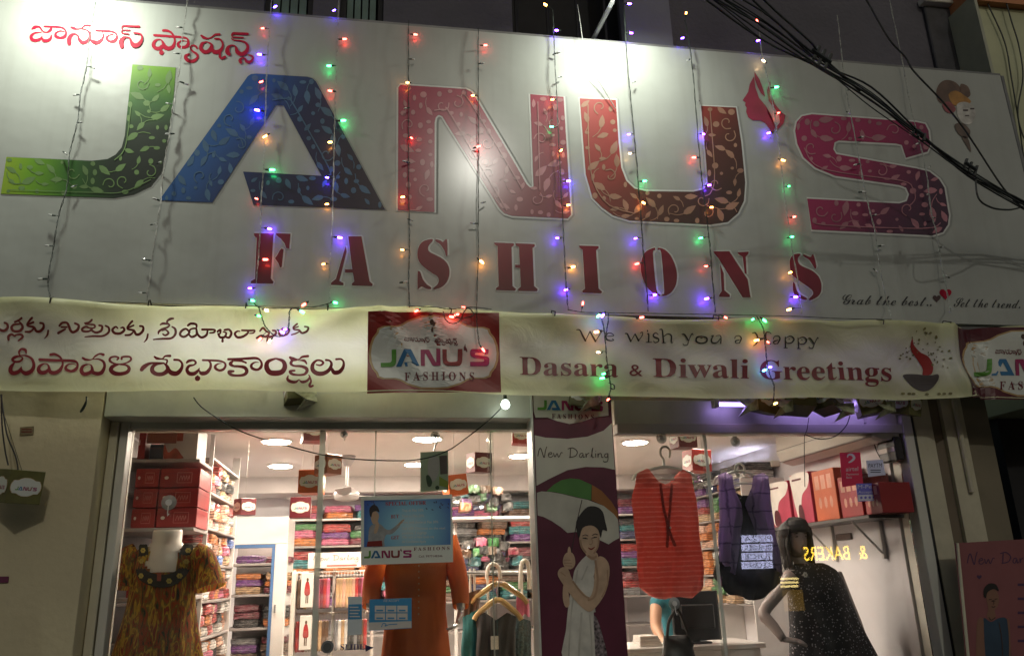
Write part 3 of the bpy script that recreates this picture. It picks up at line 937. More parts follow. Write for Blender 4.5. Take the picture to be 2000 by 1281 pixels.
def ban_y(x, z):
    """folds of the hung vinyl"""
    t = (z - 2.54) / 0.53
    y = 0.010 * math.sin(x * 3.1 + 1.2 * z) + 0.006 * math.sin(x * 7.3 - z * 9 + 1.0) + 0.004 * math.sin(x * 15.0 + z * 21)
    y -= 0.030 * math.exp(-((x - 0.02 - 0.55 * (3.05 - z)) / 0.045) ** 2) * t          # diagonal pull from the tie points
    y -= 0.026 * math.exp(-((x + 0.12 + 1.9 * (3.05 - z)) / 0.09) ** 2) * t
    y -= 0.022 * math.exp(-((x - 0.30 - 0.22 * (3.05 - z)) / 0.03) ** 2) * t
    y -= 0.020 * math.exp(-((x + 1.25 - 0.7 * (3.0 - z)) / 0.10) ** 2) * t
    y -= 0.05 * math.exp(-((x - 3.74 - 0.05 * math.sin(z * 6)) / 0.045) ** 2)           # the gathered right end
    y += 0.03 * math.exp(-((x - 3.86) / 0.05) ** 2)
    y += 0.018 * math.exp(-((t - 0.5) / 0.35) ** 2)
    return YBN + y


def bsh(u, v, h=0.0):
    p = at(u, v, YBN)
    p.y = ban_y(p.x, p.z) - h
    return p


BX0, BX1 = -2.6, 4.62
ban = thing('festival_banner', 'long yellow-green vinyl festival banner hung under the big sign', 'banner', (0.9, -0.05, 2.54))
m = MB(); m.smooth = True
nx, nz = 300, 26
rows = []
for j in range(nz + 1):
    r = []
    for i in range(nx + 1):
        x = BX0 + (BX1 - BX0) * i / nx
        zt = 3.062 + 0.012 * math.sin(x * 2.3 + 0.6) + 0.008 * math.sin(x * 6.1) - (0.03 * math.exp(-((x - 3.95) / 0.12) ** 2) if x > 3.6 else 0)
        zb = 2.558 + 0.010 * math.sin(x * 1.7 + 2.0) + 0.006 * math.sin(x * 5.3) - 0.020 * math.exp(-((x - 3.0) / 0.8) ** 2)
        z = zb + (zt - zb) * j / nz
        yy = ban_y(x, z)
        if j == nz:
            yy += 0.02
        if j == 0:
            yy -= 0.006
        r.append((x, yy, z))
    rows.append(r)
m.rings(rows, closed=False, caps=False)


def banner_mat():
    m, nt, b = new_mat('banner_vinyl')
    N, L = nt.nodes, nt.links
    tc = N.new('ShaderNodeTexCoord')
    sp = N.new('ShaderNodeSeparateXYZ'); L.new(tc.outputs['Object'], sp.inputs[0])
    no = N.new('ShaderNodeTexNoise'); no.inputs['Scale'].default_value = 1.7; no.inputs['Detail'].default_value = 4
    L.new(tc.outputs['Object'], no.inputs['Vector'])
    ad = N.new('ShaderNodeMath'); ad.operation = 'MULTIPLY_ADD'; ad.inputs[1].default_value = 0.35
    L.new(no.outputs[0], ad.inputs[0])
    dv = N.new('ShaderNodeMath'); dv.operation = 'MULTIPLY_ADD'; dv.inputs[1].default_value = 1 / 0.53; dv.inputs[2].default_value = -0.16
    L.new(sp.outputs['Z'], dv.inputs[0]); L.new(dv.outputs[0], ad.inputs[2])
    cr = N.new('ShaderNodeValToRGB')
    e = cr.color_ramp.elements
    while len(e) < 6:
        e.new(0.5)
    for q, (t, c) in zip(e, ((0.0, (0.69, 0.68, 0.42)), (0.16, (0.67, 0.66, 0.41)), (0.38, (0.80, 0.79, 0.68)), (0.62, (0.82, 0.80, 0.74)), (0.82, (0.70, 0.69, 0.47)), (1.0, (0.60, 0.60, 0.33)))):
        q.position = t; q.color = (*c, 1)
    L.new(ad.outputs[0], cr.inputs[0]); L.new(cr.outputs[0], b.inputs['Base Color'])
    b.inputs['Roughness'].default_value = 0.42
    n2 = N.new('ShaderNodeTexNoise'); n2.inputs['Scale'].default_value = 4.5; n2.inputs['Detail'].default_value = 5; n2.inputs['Distortion'].default_value = 2.0
    L.new(tc.outputs['Object'], n2.inputs['Vector'])
    bp = N.new('ShaderNodeBump'); bp.inputs['Strength'].default_value = 0.38; bp.inputs['Distance'].default_value = 0.02
    L.new(n2.outputs[0], bp.inputs['Height']); L.new(bp.outputs[0], b.inputs['Normal'])
    tl_ = N.new('ShaderNodeBsdfTranslucent'); L.new(cr.outputs[0], tl_.inputs[0])       # the vinyl glows where a lamp stands behind it
    ms = N.new('ShaderNodeMixShader'); ms.inputs[0].default_value = 0.33
    L.new(b.outputs[0], ms.inputs[1]); L.new(tl_.outputs[0], ms.inputs[2]); L.new(ms.outputs[0], N['Material Output'].inputs[0])
    return m


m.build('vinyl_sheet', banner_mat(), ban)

BIG = [  # large script line: crops at (0,610), (250,610), (450,610), eightfold; all in the first crop's frame
    (0, [(300, 660, 26), (290, 612, 30), (330, 568, 35), (388, 582, 44), (402, 636, 20)], [(348, 702, 18), (300, 682, 24), (232, 692, 44), (184, 730, 40), (222, 764, 34), (300, 760, 34), (346, 722, 28)],
     [(300, 668, 12), (400, 672, 28), (490, 722, 40), (524, 820, 50), (490, 908, 64), (400, 946, 68), (332, 908, 48), (325, 842, 14)], [(214, 782, 20), (162, 842, 58), (152, 908, 68), (200, 942, 68), (280, 918, 58), (318, 868, 34)],
     [(612, 730, 45), (850, 740, 45), (1100, 746, 40), (1188, 770, 34), (1208, 830, 36), (1180, 888, 54), (1110, 918, 44), (1034, 888, 48), (1028, 842, 40), (1072, 802, 22), (1140, 802, 12), (1186, 822, 8)],
     [(776, 650, 44), (840, 642, 40), (918, 682, 34), (962, 750, 30), (970, 820, 36), (930, 908, 62), (850, 946, 64), (784, 926, 58), (764, 860, 40), (740, 812, 22), (690, 796, 22), (622, 832, 48), (602, 898, 62), (650, 942, 64), (720, 928, 58), (766, 884, 40)],
     [(1286, 706, 34), (1340, 735, 40), (1430, 735, 18), (1490, 682, 28), (1560, 648, 30), (1616, 662, 46)],
     [(1442, 732, 12), (1540, 732, 24), (1618, 772, 40), (1640, 850, 46), (1600, 938, 62), (1530, 962, 62), (1456, 936, 58), (1440, 870, 44), (1420, 822, 22), (1360, 812, 22), (1292, 842, 48), (1272, 908, 62), (1312, 962, 62), (1398, 948, 58), (1440, 904, 40)],
     [(1836, 742, 28), (1856, 712, 30), (1800, 692, 30), (1732, 712, 34), (1722, 760, 40), (1780, 800, 28), (1870, 816, 24), (1960, 800, 24), (2020, 770, 30), (2048, 738, 32), (2036, 700, 30), (1990, 690, 34), (1912, 700, 34), (1904, 732, 34)],
     [(1862, 818, 26), (1772, 850, 58), (1742, 908, 68), (1800, 958, 68), (1900, 968, 58), (1996, 940, 58), (2026, 882, 50), (1982, 832, 34), (1880, 820, 22)]),
    (2000, [(412, 690, 30), (450, 714, 40), (530, 722, 20), (580, 684, 28), (658, 680, 40)], [(216, 898, 58), (252, 850, 68), (332, 798, 44), (450, 782, 22), (560, 788, 22)], [(524, 728, 12), (606, 740, 24), (602, 788, 28)],
     [(560, 794, 16), (444, 802, 46), (384, 850, 58), (382, 918, 68), (450, 962, 64), (548, 954, 64), (616, 894, 68), (604, 834, 48), (566, 798, 26)],
     [(622, 884, 56), (672, 938, 76), (758, 946, 72), (828, 880, 54), (844, 802, 36), (800, 748, 34), (722, 740, 34)],
     [(916, 780, 30), (952, 752, 44), (1020, 742, 34), (1054, 780, 34), (1020, 816, 26), (952, 832, 40), (918, 890, 50), (952, 948, 62), (1030, 952, 62), (1092, 902, 40), (1110, 862, 10)],
     [(1112, 902, 14), (1142, 946, 62), (1220, 938, 64), (1278, 860, 46), (1280, 782, 34), (1252, 744, 28)],
     [(1162, 735, 34), (1300, 735, 34), (1420, 742, 34), (1498, 772, 30), (1514, 830, 36), (1480, 884, 44), (1420, 898, 40), (1364, 868, 44), (1358, 822, 40), (1402, 788, 22), (1450, 782, 10)], [(1085, 985, 20), (1085, 1028, 88)],
     [(1556, 712, 40), (1800, 712, 40), (1980, 706, 40), (2050, 730, 32), (2084, 790, 36), (2068, 850, 46), (2010, 884, 40), (1934, 860, 46), (1922, 810, 40), (1972, 772, 22), (2036, 770, 10)],
     [(1622, 748, 38), (1592, 790, 58), (1640, 826, 40), (1730, 832, 40), (1818, 852, 54), (1848, 910, 56), (1808, 962, 50), (1710, 978, 40), (1612, 968, 48), (1574, 922, 56), (1640, 910, 38)], [(1652, 736, 32), (1760, 746, 34), (1838, 775, 30)]),
    (3600, [(700, 712, 28), (584, 760, 58), (562, 850, 78), (612, 928, 82), (710, 944, 88), (808, 920, 82), (848, 840, 74), (818, 752, 58), (712, 712, 28)],
     [(928, 690, 40), (980, 720, 66), (1060, 722, 22), (1120, 682, 34), (1208, 670, 40)], [(960, 742, 46), (942, 790, 46), (990, 826, 34), (1100, 832, 44), (1178, 862, 54), (1194, 910, 50), (1150, 962, 40), (1050, 974, 34), (962, 958, 44), (928, 916, 40), (1000, 905, 34)],
     [(1062, 738, 10), (1150, 742, 40), (1188, 790, 22)], [(902, 985, 16), (892, 1040, 44), (942, 1078, 50), (1020, 1084, 40), (1074, 1042, 10)], [(1076, 1052, 10), (1122, 1084, 44), (1200, 1060, 40), (1238, 1002, 28), (1222, 972, 16)],
     [(1242, 1012, 28), (1258, 1070, 30), (1236, 1130, 40), (1250, 1154, 38), (1288, 1140, 32)],
     [(1336, 802, 18), (1400, 816, 28), (1448, 780, 36), (1410, 742, 30), (1342, 742, 32), (1284, 802, 54), (1284, 888, 68), (1352, 942, 72), (1450, 942, 68), (1538, 888, 58), (1578, 802, 44), (1552, 748, 30), (1492, 735, 34)],
     [(1582, 872, 46), (1622, 928, 66), (1700, 918, 64), (1758, 850, 50), (1768, 772, 34), (1730, 724, 30), (1652, 725, 34)]),
]
KU = [[(510, 92, 28), (478, 120, 28), (440, 162, 26)], [(440, 188, 22), (528, 156, 24)], [(428, 172, 22), (432, 208, 24), (528, 232, 30), (562, 288, 34), (620, 290, 34), (678, 240, 34), (680, 182, 28), (632, 170, 26)], [(392, 300, 24), (470, 294, 28), (520, 254, 22)]]
COMMA = [(750, 282, 24), (730, 350, 24), (682, 400, 8)]
LA = [(1830, 240, 20), (1800, 218, 24), (1748, 262, 34), (1782, 314, 34), (1870, 320, 34), (1936, 272, 32), (1918, 232, 26), (1882, 238, 16)]
SMALL = [
    [(-20, 262, 36), (60, 288, 34), (118, 240, 34), (110, 182, 30), (72, 162, 28)], [(340, 92, 28), (300, 122, 26), (232, 150, 26)], [(290, 134, 16), (338, 190, 30), (348, 240, 34), (300, 288, 34), (214, 290, 34), (178, 240, 34), (212, 192, 28), (300, 182, 20)],
    [(130, 428, 28), (132, 372, 34), (180, 342, 28), (228, 368, 22), (244, 352, 22), (318, 342, 30), (348, 380, 30), (282, 438, 20)], *KU, COMMA,
    [(906, 320, 34), (960, 292, 28), (1020, 262, 22)], [(932, 212, 26), (980, 168, 30), (1050, 168, 30), (1080, 222, 34), (1100, 280, 34), (1140, 308, 34), (1208, 270, 34), (1228, 202, 30), (1172, 172, 28)], [(960, 232, 22), (1046, 232, 22)],
    [(1430, 112, 26), (1390, 150, 26), (1322, 166, 22)], [(1332, 182, 16), (1460, 188, 26), (1470, 230, 22), (1400, 242, 24), (1342, 218, 26), (1284, 250, 30), (1292, 288, 30), (1372, 292, 28), (1430, 262, 26)],
    [(1422, 272, 26), (1490, 308, 32), (1568, 280, 32), (1588, 212, 28), (1542, 196, 26)], [(1322, 380, 14), (1450, 366, 26), (1600, 360, 28), (1688, 300, 30), (1690, 232, 28), (1642, 202, 24)], LA,
    *[[(x + 1560, y + 50, w) for x, y, w in s] for s in KU], [(x + 1565, y + 66, w) for x, y, w in COMMA],
    *[[(x + 2000, y, w) for x, y, w in s] for s in (
        [(708, 96, 22), (660, 106, 34), (612, 150, 24), (642, 190, 22)], [(512, 205, 16), (560, 182, 34), (650, 196, 22), (620, 240, 28), (542, 272, 26), (492, 312, 28), (482, 348, 14)], [(540, 292, 24), (600, 282, 22), (638, 330, 28), (592, 368, 26), (554, 350, 20)],
        [(402, 430, 14), (550, 420, 26), (680, 410, 28), (742, 340, 30), (738, 262, 30), (692, 228, 20)], [(932, 200, 26), (980, 172, 30), (1058, 182, 30), (1068, 220, 24)],
        [(958, 302, 24), (900, 252, 28), (832, 290, 30), (814, 350, 30), (870, 378, 30), (938, 332, 28), (960, 272, 24), (1000, 248, 22), (1058, 242, 26)], [(942, 334, 24), (990, 374, 30), (1058, 342, 30), (1062, 300, 20)],
        [(1062, 252, 26), (1080, 330, 30), (1140, 378, 32), (1218, 340, 30), (1238, 272, 24)], [(1152, 260, 26), (1250, 261, 28), (1348, 266, 26), (1338, 300, 26), (1272, 310, 20)],
        [(1392, 290, 26), (1440, 262, 26), (1430, 318, 24), (1404, 330, 14)], [(1402, 322, 24), (1432, 374, 30), (1500, 370, 30), (1528, 312, 22), (1482, 292, 16)], [(1502, 362, 24), (1570, 378, 30), (1608, 310, 30), (1570, 258, 28), (1502, 266, 24)], [(1470, 390, 22), (1466, 434, 32)],
        [(1738, 282, 16), (1700, 282, 22), (1662, 320, 30), (1702, 374, 32), (1790, 360, 32), (1866, 300, 28), (1850, 268, 20)], [(1772, 265, 24), (1900, 266, 28), (1968, 262, 24), (1950, 300, 22), (1892, 310, 16)])],
    *[[(x + 3600, y, w) for x, y, w in s] for s in (
        [(452, 270, 22), (500, 222, 28), (548, 270, 26), (600, 302, 20)], [(402, 380, 28), (470, 342, 30), (540, 358, 28), (592, 322, 26)], [(562, 352, 26), (620, 360, 30), (698, 320, 30), (698, 272, 26), (652, 262, 22)], [(570, 372, 22), (562, 428, 20)],
        [(850, 252, 18), (810, 242, 26), (752, 300, 28), (790, 348, 30), (880, 330, 30), (918, 262, 26), (882, 238, 16)],
        [(1040, 172, 26), (1010, 196, 24), (980, 222, 22)], [(980, 242, 20), (1058, 216, 20)], [(976, 228, 18), (992, 260, 22), (1070, 276, 26), (1120, 328, 28), (1198, 300, 30), (1218, 242, 26), (1162, 222, 24)], [(952, 345, 18), (1020, 330, 22), (1080, 302, 18)])],
]
m = MB()
k = 0
for dx, *sts in BIG:
    for st in sts:
        stroke(m, bsh, [(x + dx, y, w) for x, y, w in st], 0.0030 + 0.00012 * k, off=(0, 610), sc=0.125); k += 1
m.build('large_script_line', mat('banner_ink_red', (0.24, 0.014, 0.02), 0.4, vary=0.15), ban)
m = MB()
for k, st in enumerate(SMALL):
    stroke(m, bsh, st, 0.0030 + 0.00008 * k, off=(0, 610), sc=0.125, wk=1.22)
inkbr = mat('banner_ink_brown', (0.17, 0.018, 0.014), 0.4, vary=0.2)
m.build('small_script_line', inkbr, ban)
CURL = [(1110, s) for s in (
    [(140, 180, 12), (190, 186, 20), (235, 270, 26), (280, 350, 26)], [(280, 350, 10), (350, 205, 16)], [(350, 205, 18), (390, 280, 26), (435, 360, 26)], [(435, 360, 10), (500, 260, 12), (540, 192, 14), (500, 186, 12)],
    [(602, 282, 12), (720, 272, 12), (690, 236, 14), (640, 230, 14), (596, 272, 26), (612, 330, 26), (670, 350, 18), (722, 340, 12), (700, 322, 10)],
    [(900, 240, 14), (930, 246, 20), (960, 300, 24), (990, 360, 24)], [(990, 360, 10), (1050, 250, 12)], [(1050, 250, 16), (1110, 350, 24)], [(1110, 350, 10), (1162, 272, 12), (1160, 226, 12), (1130, 238, 10)],
    [(1240, 250, 14), (1260, 262, 22), (1265, 372, 20)], [(1230, 375, 9), (1310, 375, 9)], [(1238, 200, 16), (1242, 214, 16)],
    [(1410, 262, 10), (1370, 236, 14), (1332, 266, 18), (1350, 300, 22), (1410, 322, 22), (1420, 360, 16), (1370, 384, 12), (1342, 360, 10)],
    [(1430, 185, 12), (1470, 186, 20), (1486, 280, 24), (1500, 382, 22)], [(1475, 385, 9), (1530, 385, 9)], [(1500, 290, 10), (1560, 250, 14), (1618, 272, 22), (1622, 350, 20), (1622, 384, 14), (1650, 375, 10)],
    [(1790, 250, 12), (1830, 256, 20), (1890, 340, 22)], [(1962, 262, 10), (1940, 246, 12), (1900, 350, 12), (1880, 410, 14), (1830, 420, 12), (1810, 396, 10)])]
_a = [[(680, 330, 12), (692, 296, 12), (750, 286, 14), (780, 330, 22), (750, 400, 16)], [(750, 350, 12), (690, 370, 20), (702, 405, 12), (750, 395, 10)]]
_p = [[(1455, 310, 12), (1462, 390, 20), (1470, 470, 18)], [(1445, 475, 9), (1500, 478, 9)], [(1460, 330, 10), (1540, 296, 14), (1598, 340, 24), (1560, 398, 18), (1490, 405, 12), (1476, 386, 8)], [(1510, 340, 10), (1530, 345, 10)]]
CURL += [(1350, s) for s in (
    [(170, 285, 14), (104, 300, 24), (98, 360, 24), (170, 390, 18), (248, 370, 24), (248, 312, 22), (172, 286, 12)], [(160, 310, 12), (182, 312, 12)],
    [(320, 290, 12), (350, 280, 12), (322, 340, 22), (342, 388, 20), (410, 385, 16), (452, 332, 12)], [(390, 285, 8), (460, 286, 12), (465, 400, 18)], *_a,
    [(950, 250, 12), (990, 246, 20), (1028, 310, 22), (1020, 400, 18), (972, 440, 14)], [(1230, 265, 10), (1200, 242, 12), (1152, 252, 20), (1160, 350, 22), (1208, 400, 14)], [(1020, 330, 10), (1150, 330, 10)],
    *[[(x + 592, y + 12, w) for x, y, w in s] for s in _a], *_p, *[[(x + 210, y + 8, w) for x, y, w in s] for s in _p],
    [(1840, 320, 12), (1870, 326, 20), (1930, 400, 22)], [(1994, 322, 10), (1980, 312, 12), (1940, 400, 12), (1910, 470, 14), (1860, 470, 12), (1850, 450, 10)])]
olv = mat('banner_ink_olive', (0.035, 0.032, 0.02), 0.4)
for w0, w1 in ((0, 5), (5, 16), (16, 22), (22, 24), (24, len(CURL))):
    m = MB()
    for k in range(w0, w1):
        ox, st = CURL[k]
        stroke(m, bsh, st, 0.0030 + 0.0001 * k, off=(ox, 620), sc=0.125, wk=1.1)
    m.build('greeting_word', olv, ban)
mred = mat('banner_ink_maroon', (0.17, 0.012, 0.018), 0.4, vary=0.15)
for s_, a_, b_, u_ in ((bold('Dasara'), (1016, 731), (1209, 735), -37), ('&', (1231, 732), (1257, 733), -23), (bold('Diwali'), (1278, 734), (1463, 739), -38), (bold('Greetings'), (1484, 740), (1744, 743), -38)):
    m = MB()
    text(m, bsh, s_, a_, b_, (0, u_), 0.004)
    m.build('greeting_word', mred, ban)
# clay lamp with its flame and sparks
m = MB(); poly(m, bsh, smooth([(1785, 660), (1788, 672), (1802, 686), (1818, 694), (1827, 710), (1826, 726), (1818, 731), (1808, 731), (1808, 718), (1798, 702), (1785, 686), (1781, 672)]), 0.004)
m.build('flame_print', mat('flame_ink', (0.30, 0.012, 0.012), 0.4), ban)
m = MB(); poly(m, bsh, smooth([(1768, 731), (1790, 728), (1820, 731), (1837, 729), (1836, 742), (1822, 758), (1805, 763), (1788, 756), (1776, 744)], 4), 0.0034)
m.build('lamp_print', mat('lamp_ink', (0.06, 0.045, 0.045), 0.4), ban)
m = MB()
for k in range(46):
    a = random.uniform(-3.0, 0.1); r = random.uniform(24, 62)
    poly(m, bsh, ell(1805 + r * math.cos(a) * 0.85, 712 + r * math.sin(a) * 1.15, random.uniform(1, 2.6), random.uniform(1, 2.6), 7), 0.0046 + 0.00005 * k)
for x in (1766, 1778, 1786, 1812, 1836, 1846, 1858):
    poly(m, bsh, ell(x, 766 + abs(x - 1812) * -0.03 + 3, 4, 2.4, 8), 0.0058)
m.build('spark_print', mat('spark_ink', (0.16, 0.14, 0.05), 0.4, vary=0.4, vscale=30), ban)['kind'] = 'stuff'


def badge(mb_field, mb_line, mb_pale, sh, mp, h=0.004):
    """red card with a scalloped pale cartouche; mp maps the 0..1 card to the sheet"""
    poly(mb_field, sh, [mp(*q) for q in rect(0, 0, 1, 1)], h)
    half = [(0.5, 0.04), (0.60, 0.045), (0.70, 0.10), (0.755, 0.155), (0.80, 0.175), (0.885, 0.175), (0.925, 0.20), (0.935, 0.25), (0.965, 0.31), (0.985, 0.40), (0.992, 0.5)]
    q = half + [(x, 1 - y) for x, y in reversed(half[:-1])]
    q = q + [(1 - x, y) for x, y in reversed(q[1:-1])]
    poly(mb_line, sh, [mp(*p) for p in q], h + 0.0012)
    poly(mb_pale, sh, [mp(0.5 + (x - 0.5) * 0.965, 0.5 + (y - 0.5) * 0.955) for x, y in q], h + 0.0024)


pale = mat('badge_pale', (0.66, 0.68, 0.63), 0.35, vary=0.05)
bred = mat('badge_red', (0.25, 0.025, 0.02), 0.35, vary=0.15)
bmar = mat('badge_maroon', (0.085, 0.010, 0.018), 0.35, vary=0.15)
gold = mat('badge_gold', (0.50, 0.33, 0.15), 0.4)


def banner_badge(c, fieldm):
    def mp(s, t):
        a = [c[0][i] + (c[1][i] - c[0][i]) * s for i in (0, 1)]; b = [c[3][i] + (c[2][i] - c[3][i]) * s for i in (0, 1)]
        return (a[0] + (b[0] - a[0]) * t, a[1] + (b[1] - a[1]) * t)
    # cut finely so that the print follows the folds of the vinyl
    f, l, p = MB(), MB(), MB()
    badge(f, l, p, bsh, mp)
    for mb_ in (f, l, p):
        bm = bmesh.new()
        vs = [bm.verts.new(v) for v in mb_.v]
        for fc in mb_.f:
            try:
                bm.faces.new([vs[i] for i in fc])
            except ValueError:
                pass
        for _ in range(5):
            lg = [e for e in bm.edges if e.calc_length() > 0.05]
            if not lg:
                break
            bmesh.ops.subdivide_edges(bm, edges=lg, cuts=1)
            bmesh.ops.triangulate(bm, faces=bm.faces[:])
        hh = {id(f): 0.004, id(l): 0.0052, id(p): 0.0064}[id(mb_)]
        for v in bm.verts:
            v.co.y = ban_y(v.co.x, v.co.z) - hh
        bm.verts.index_update()
        mb_.v = [v.co.copy() for v in bm.verts]; mb_.f = [tuple(v.index for v in fc.verts) for fc in bm.faces]
        mb_.mi = [0] * len(mb_.f); mb_.sf = [False] * len(mb_.f)
        bm.free()
    card = f.build('badge_print', fieldm, ban)
    l.build('cartouche_edge', gold, card); p.build('cartouche', pale, card)
    m = MB()
    ex = (mp(0.93, 0.5)[0] - mp(0.11, 0.5)[0], mp(0.93, 0.5)[1] - mp(0.11, 0.5)[1])
    k = math.hypot(*ex) * 1.06
    logo(m, bsh, mp(0.10, 0.67), ex, (0, -k), 0.0085)
    m.build('lettering', LCOL, card)
    for data, o, s in ((TEL1, mp(0.26, 0.28), 0.028), (TEL2, mp(0.26 + 0.235, 0.28), 0.028)):
        m = MB()
        for q, st in enumerate(data):
            stroke(m, bsh, st, 0.0085 + 0.0001 * q, off=(o[0], o[1] - 3), sc=s, n=3, wk=1.15)
        m.build('script_word', LCOL[5], card)
    for s_, a_, b_ in (('Grab the best', 0.37, 0.50), ('Set the trend', 0.55, 0.67)):
        m = MB()
        text(m, bsh, script(s_), mp(a_, 0.80), mp(b_, 0.80), (0, -4.5), 0.0085)
        m.build('slogan', LCOL[5], card)
    m = MB()
    for (s, t, rx, ry) in ((0.485, 0.13, 4, 5), (0.50, 0.155, 3, 4), (0.488, 0.22, 2, 5)):
        c_ = mp(s, t); poly(m, bsh, ell(c_[0], c_[1], rx, ry, 9), 0.0085 + 0.0002 * t)
    m.build('head_emblem', MATS['emblem_ink_0'], card)


banner_badge([(719, 610), (974, 612), (979, 766), (717, 768)], bred)
banner_badge([(1868, 640), (2125, 640), (2135, 782), (1892, 778)], bmar)
# ties along the upper edge
m = MB()
tie = mat('tie_cord', (0.05, 0.045, 0.04), 0.8)
for px in (98, 290, 480, 640, 880, 1082, 1400, 1720, 1850):
    p = at(px, 602 + px * 0.012, -0.05)
    MB().tube([(p.x, -0.065, 3.035), (p.x + 0.004, -0.075, 3.06), (p.x - 0.006, -0.02, 3.085), (p.x, 0.03, 3.045)], 0.004, 5).build('tie', tie, ban)

# ================================================================== lamps over the sign, street lamp
lampgrey = mat('lamp_housing', (0.30, 0.31, 0.32), 0.45, metal=0.6, vary=0.15)


def floodlight(label, px, py, yy, power):
    p = at(px, py, yy)
    t = thing('sign_floodlight', label, 'lamp', (p.x, 0.05, SZ1), group='lamps on arms over the sign')
    MB().tube([(p.x - 0.10, 0.42, SZ1 - 0.05), (p.x - 0.09, 0.10, SZ1 + 0.05), (p.x - 0.04, yy * 0.5, p.z - 0.03), (p.x, yy + 0.06, p.z + 0.06)], 0.016, 8).build('arm', lampgrey, t)
    aim = (Vector((p.x, 0.0, SZ1 - 0.75)) - p).normalized()
    sx = Vector((1, 0, 0)); up = aim.cross(sx).normalized()
    c = []
    for d, w, h in ((-0.09, 0.07, 0.04), (0.0, 0.11, 0.075)):
        for a, b in ((-1, -1), (1, -1), (1, 1), (-1, 1)):
            c.append(p + aim * d + sx * (a * w) + up * (b * h))
    m = MB(); m.hexa(c)
    m.build('housing', lampgrey, t)
    q = [p + aim * 0.004 + sx * (a * 0.095) + up * (b * 0.06) for a, b in ((-1, -1), (1, -1), (1, 1), (-1, 1))]
    m = MB(); m.add(q, [(0, 1, 2, 3)])
    m.build('lens', emit('flood_lens', (0.95, 1.0, 0.88), 9), t)
    ld = bpy.data.lights.new('flood_beam', 'AREA'); ld.shape = 'RECTANGLE'; ld.size = 0.19; ld.size_y = 0.12
    ld.energy = power; ld.color = (0.95, 1.0, 0.86); ld.spread = math.radians(165)
    lo = bpy.data.objects.new('flood_beam', ld); COL.objects.link(lo)
    lo.parent = t
    lo.location = p + aim * 0.012 - ORG[t.name]
    lo.rotation_euler = aim.to_track_quat('-Z', 'Y').to_euler()
    return t


floodlight('floodlight on a bent arm above the sign between the red and brown letters', 1222, -40, -0.46, 15)
floodlight('floodlight on a bent arm above the sign, over the red script words', 95, -150, -0.52, 20)

# ================================================================== strings of festival lights
LEDC = {'r': ((1.0, 0.07, 0.05), 24), 'o': ((1.0, 0.36, 0.07), 30), 'g': ((0.04, 1.0, 0.25), 26), 'b': ((0.08, 0.03, 1.0), 100), 'v': ((0.14, 0.03, 1.0), 85), 'c': ((0.10, 0.85, 0.75), 30), 'w': ((1.0, 0.62, 0.32), 30)}
lensmat = {k: emit('led_' + k, c, s) for k, (c, s) in LEDC.items()}
lensmat['x'] = mat('led_clear', (0.75, 0.76, 0.74), 0.12, coat=1.0, vary=0.05)
sockm = mat('led_socket', (0.025, 0.04, 0.03), 0.5)
cordm = mat('light_cord', (0.02, 0.03, 0.024), 0.55, vary=0.3)
cordc = mat('light_cord_clear', (0.42, 0.43, 0.40), 0.25, coat=0.6, vary=0.4, vscale=60)


def led_mesh(k):
    m = MB(); m.smooth = True
    m.tube([(0, 0, 0.012), (0, 0, 0.017), (0, 0, 0.034), (0, 0, 0.039)], [0.0040, 0.0060, 0.0055, 0.0022], 6)
    o = m.build('bulb', lensmat[k]); me = o.data
    bpy.data.objects.remove(o)
    return me


LEDM = {k: led_mesh(k) for k in lensmat}
m = MB(); m.tube([(0, 0, -0.010), (0, 0, -0.004), (0, 0, 0.013)], [0.002, 0.0046, 0.0050], 6)
o = m.build('socket', sockm); SOCK = o.data; bpy.data.objects.remove(o)


def near_on(path, x, y):
    best = None
    for (a, b) in zip(path, path[1:]):
        dx, dy = b[0] - a[0], b[1] - a[1]
        t = max(0, min(1, ((x - a[0]) * dx + (y - a[1]) * dy) / (dx * dx + dy * dy + 1e-9)))
        q = (a[0] + dx * t, a[1] + dy * t)
        d = (q[0] - x) ** 2 + (q[1] - y) ** 2
        if best is None or d < best[0]:
            best = (d, q)
    return best[1]


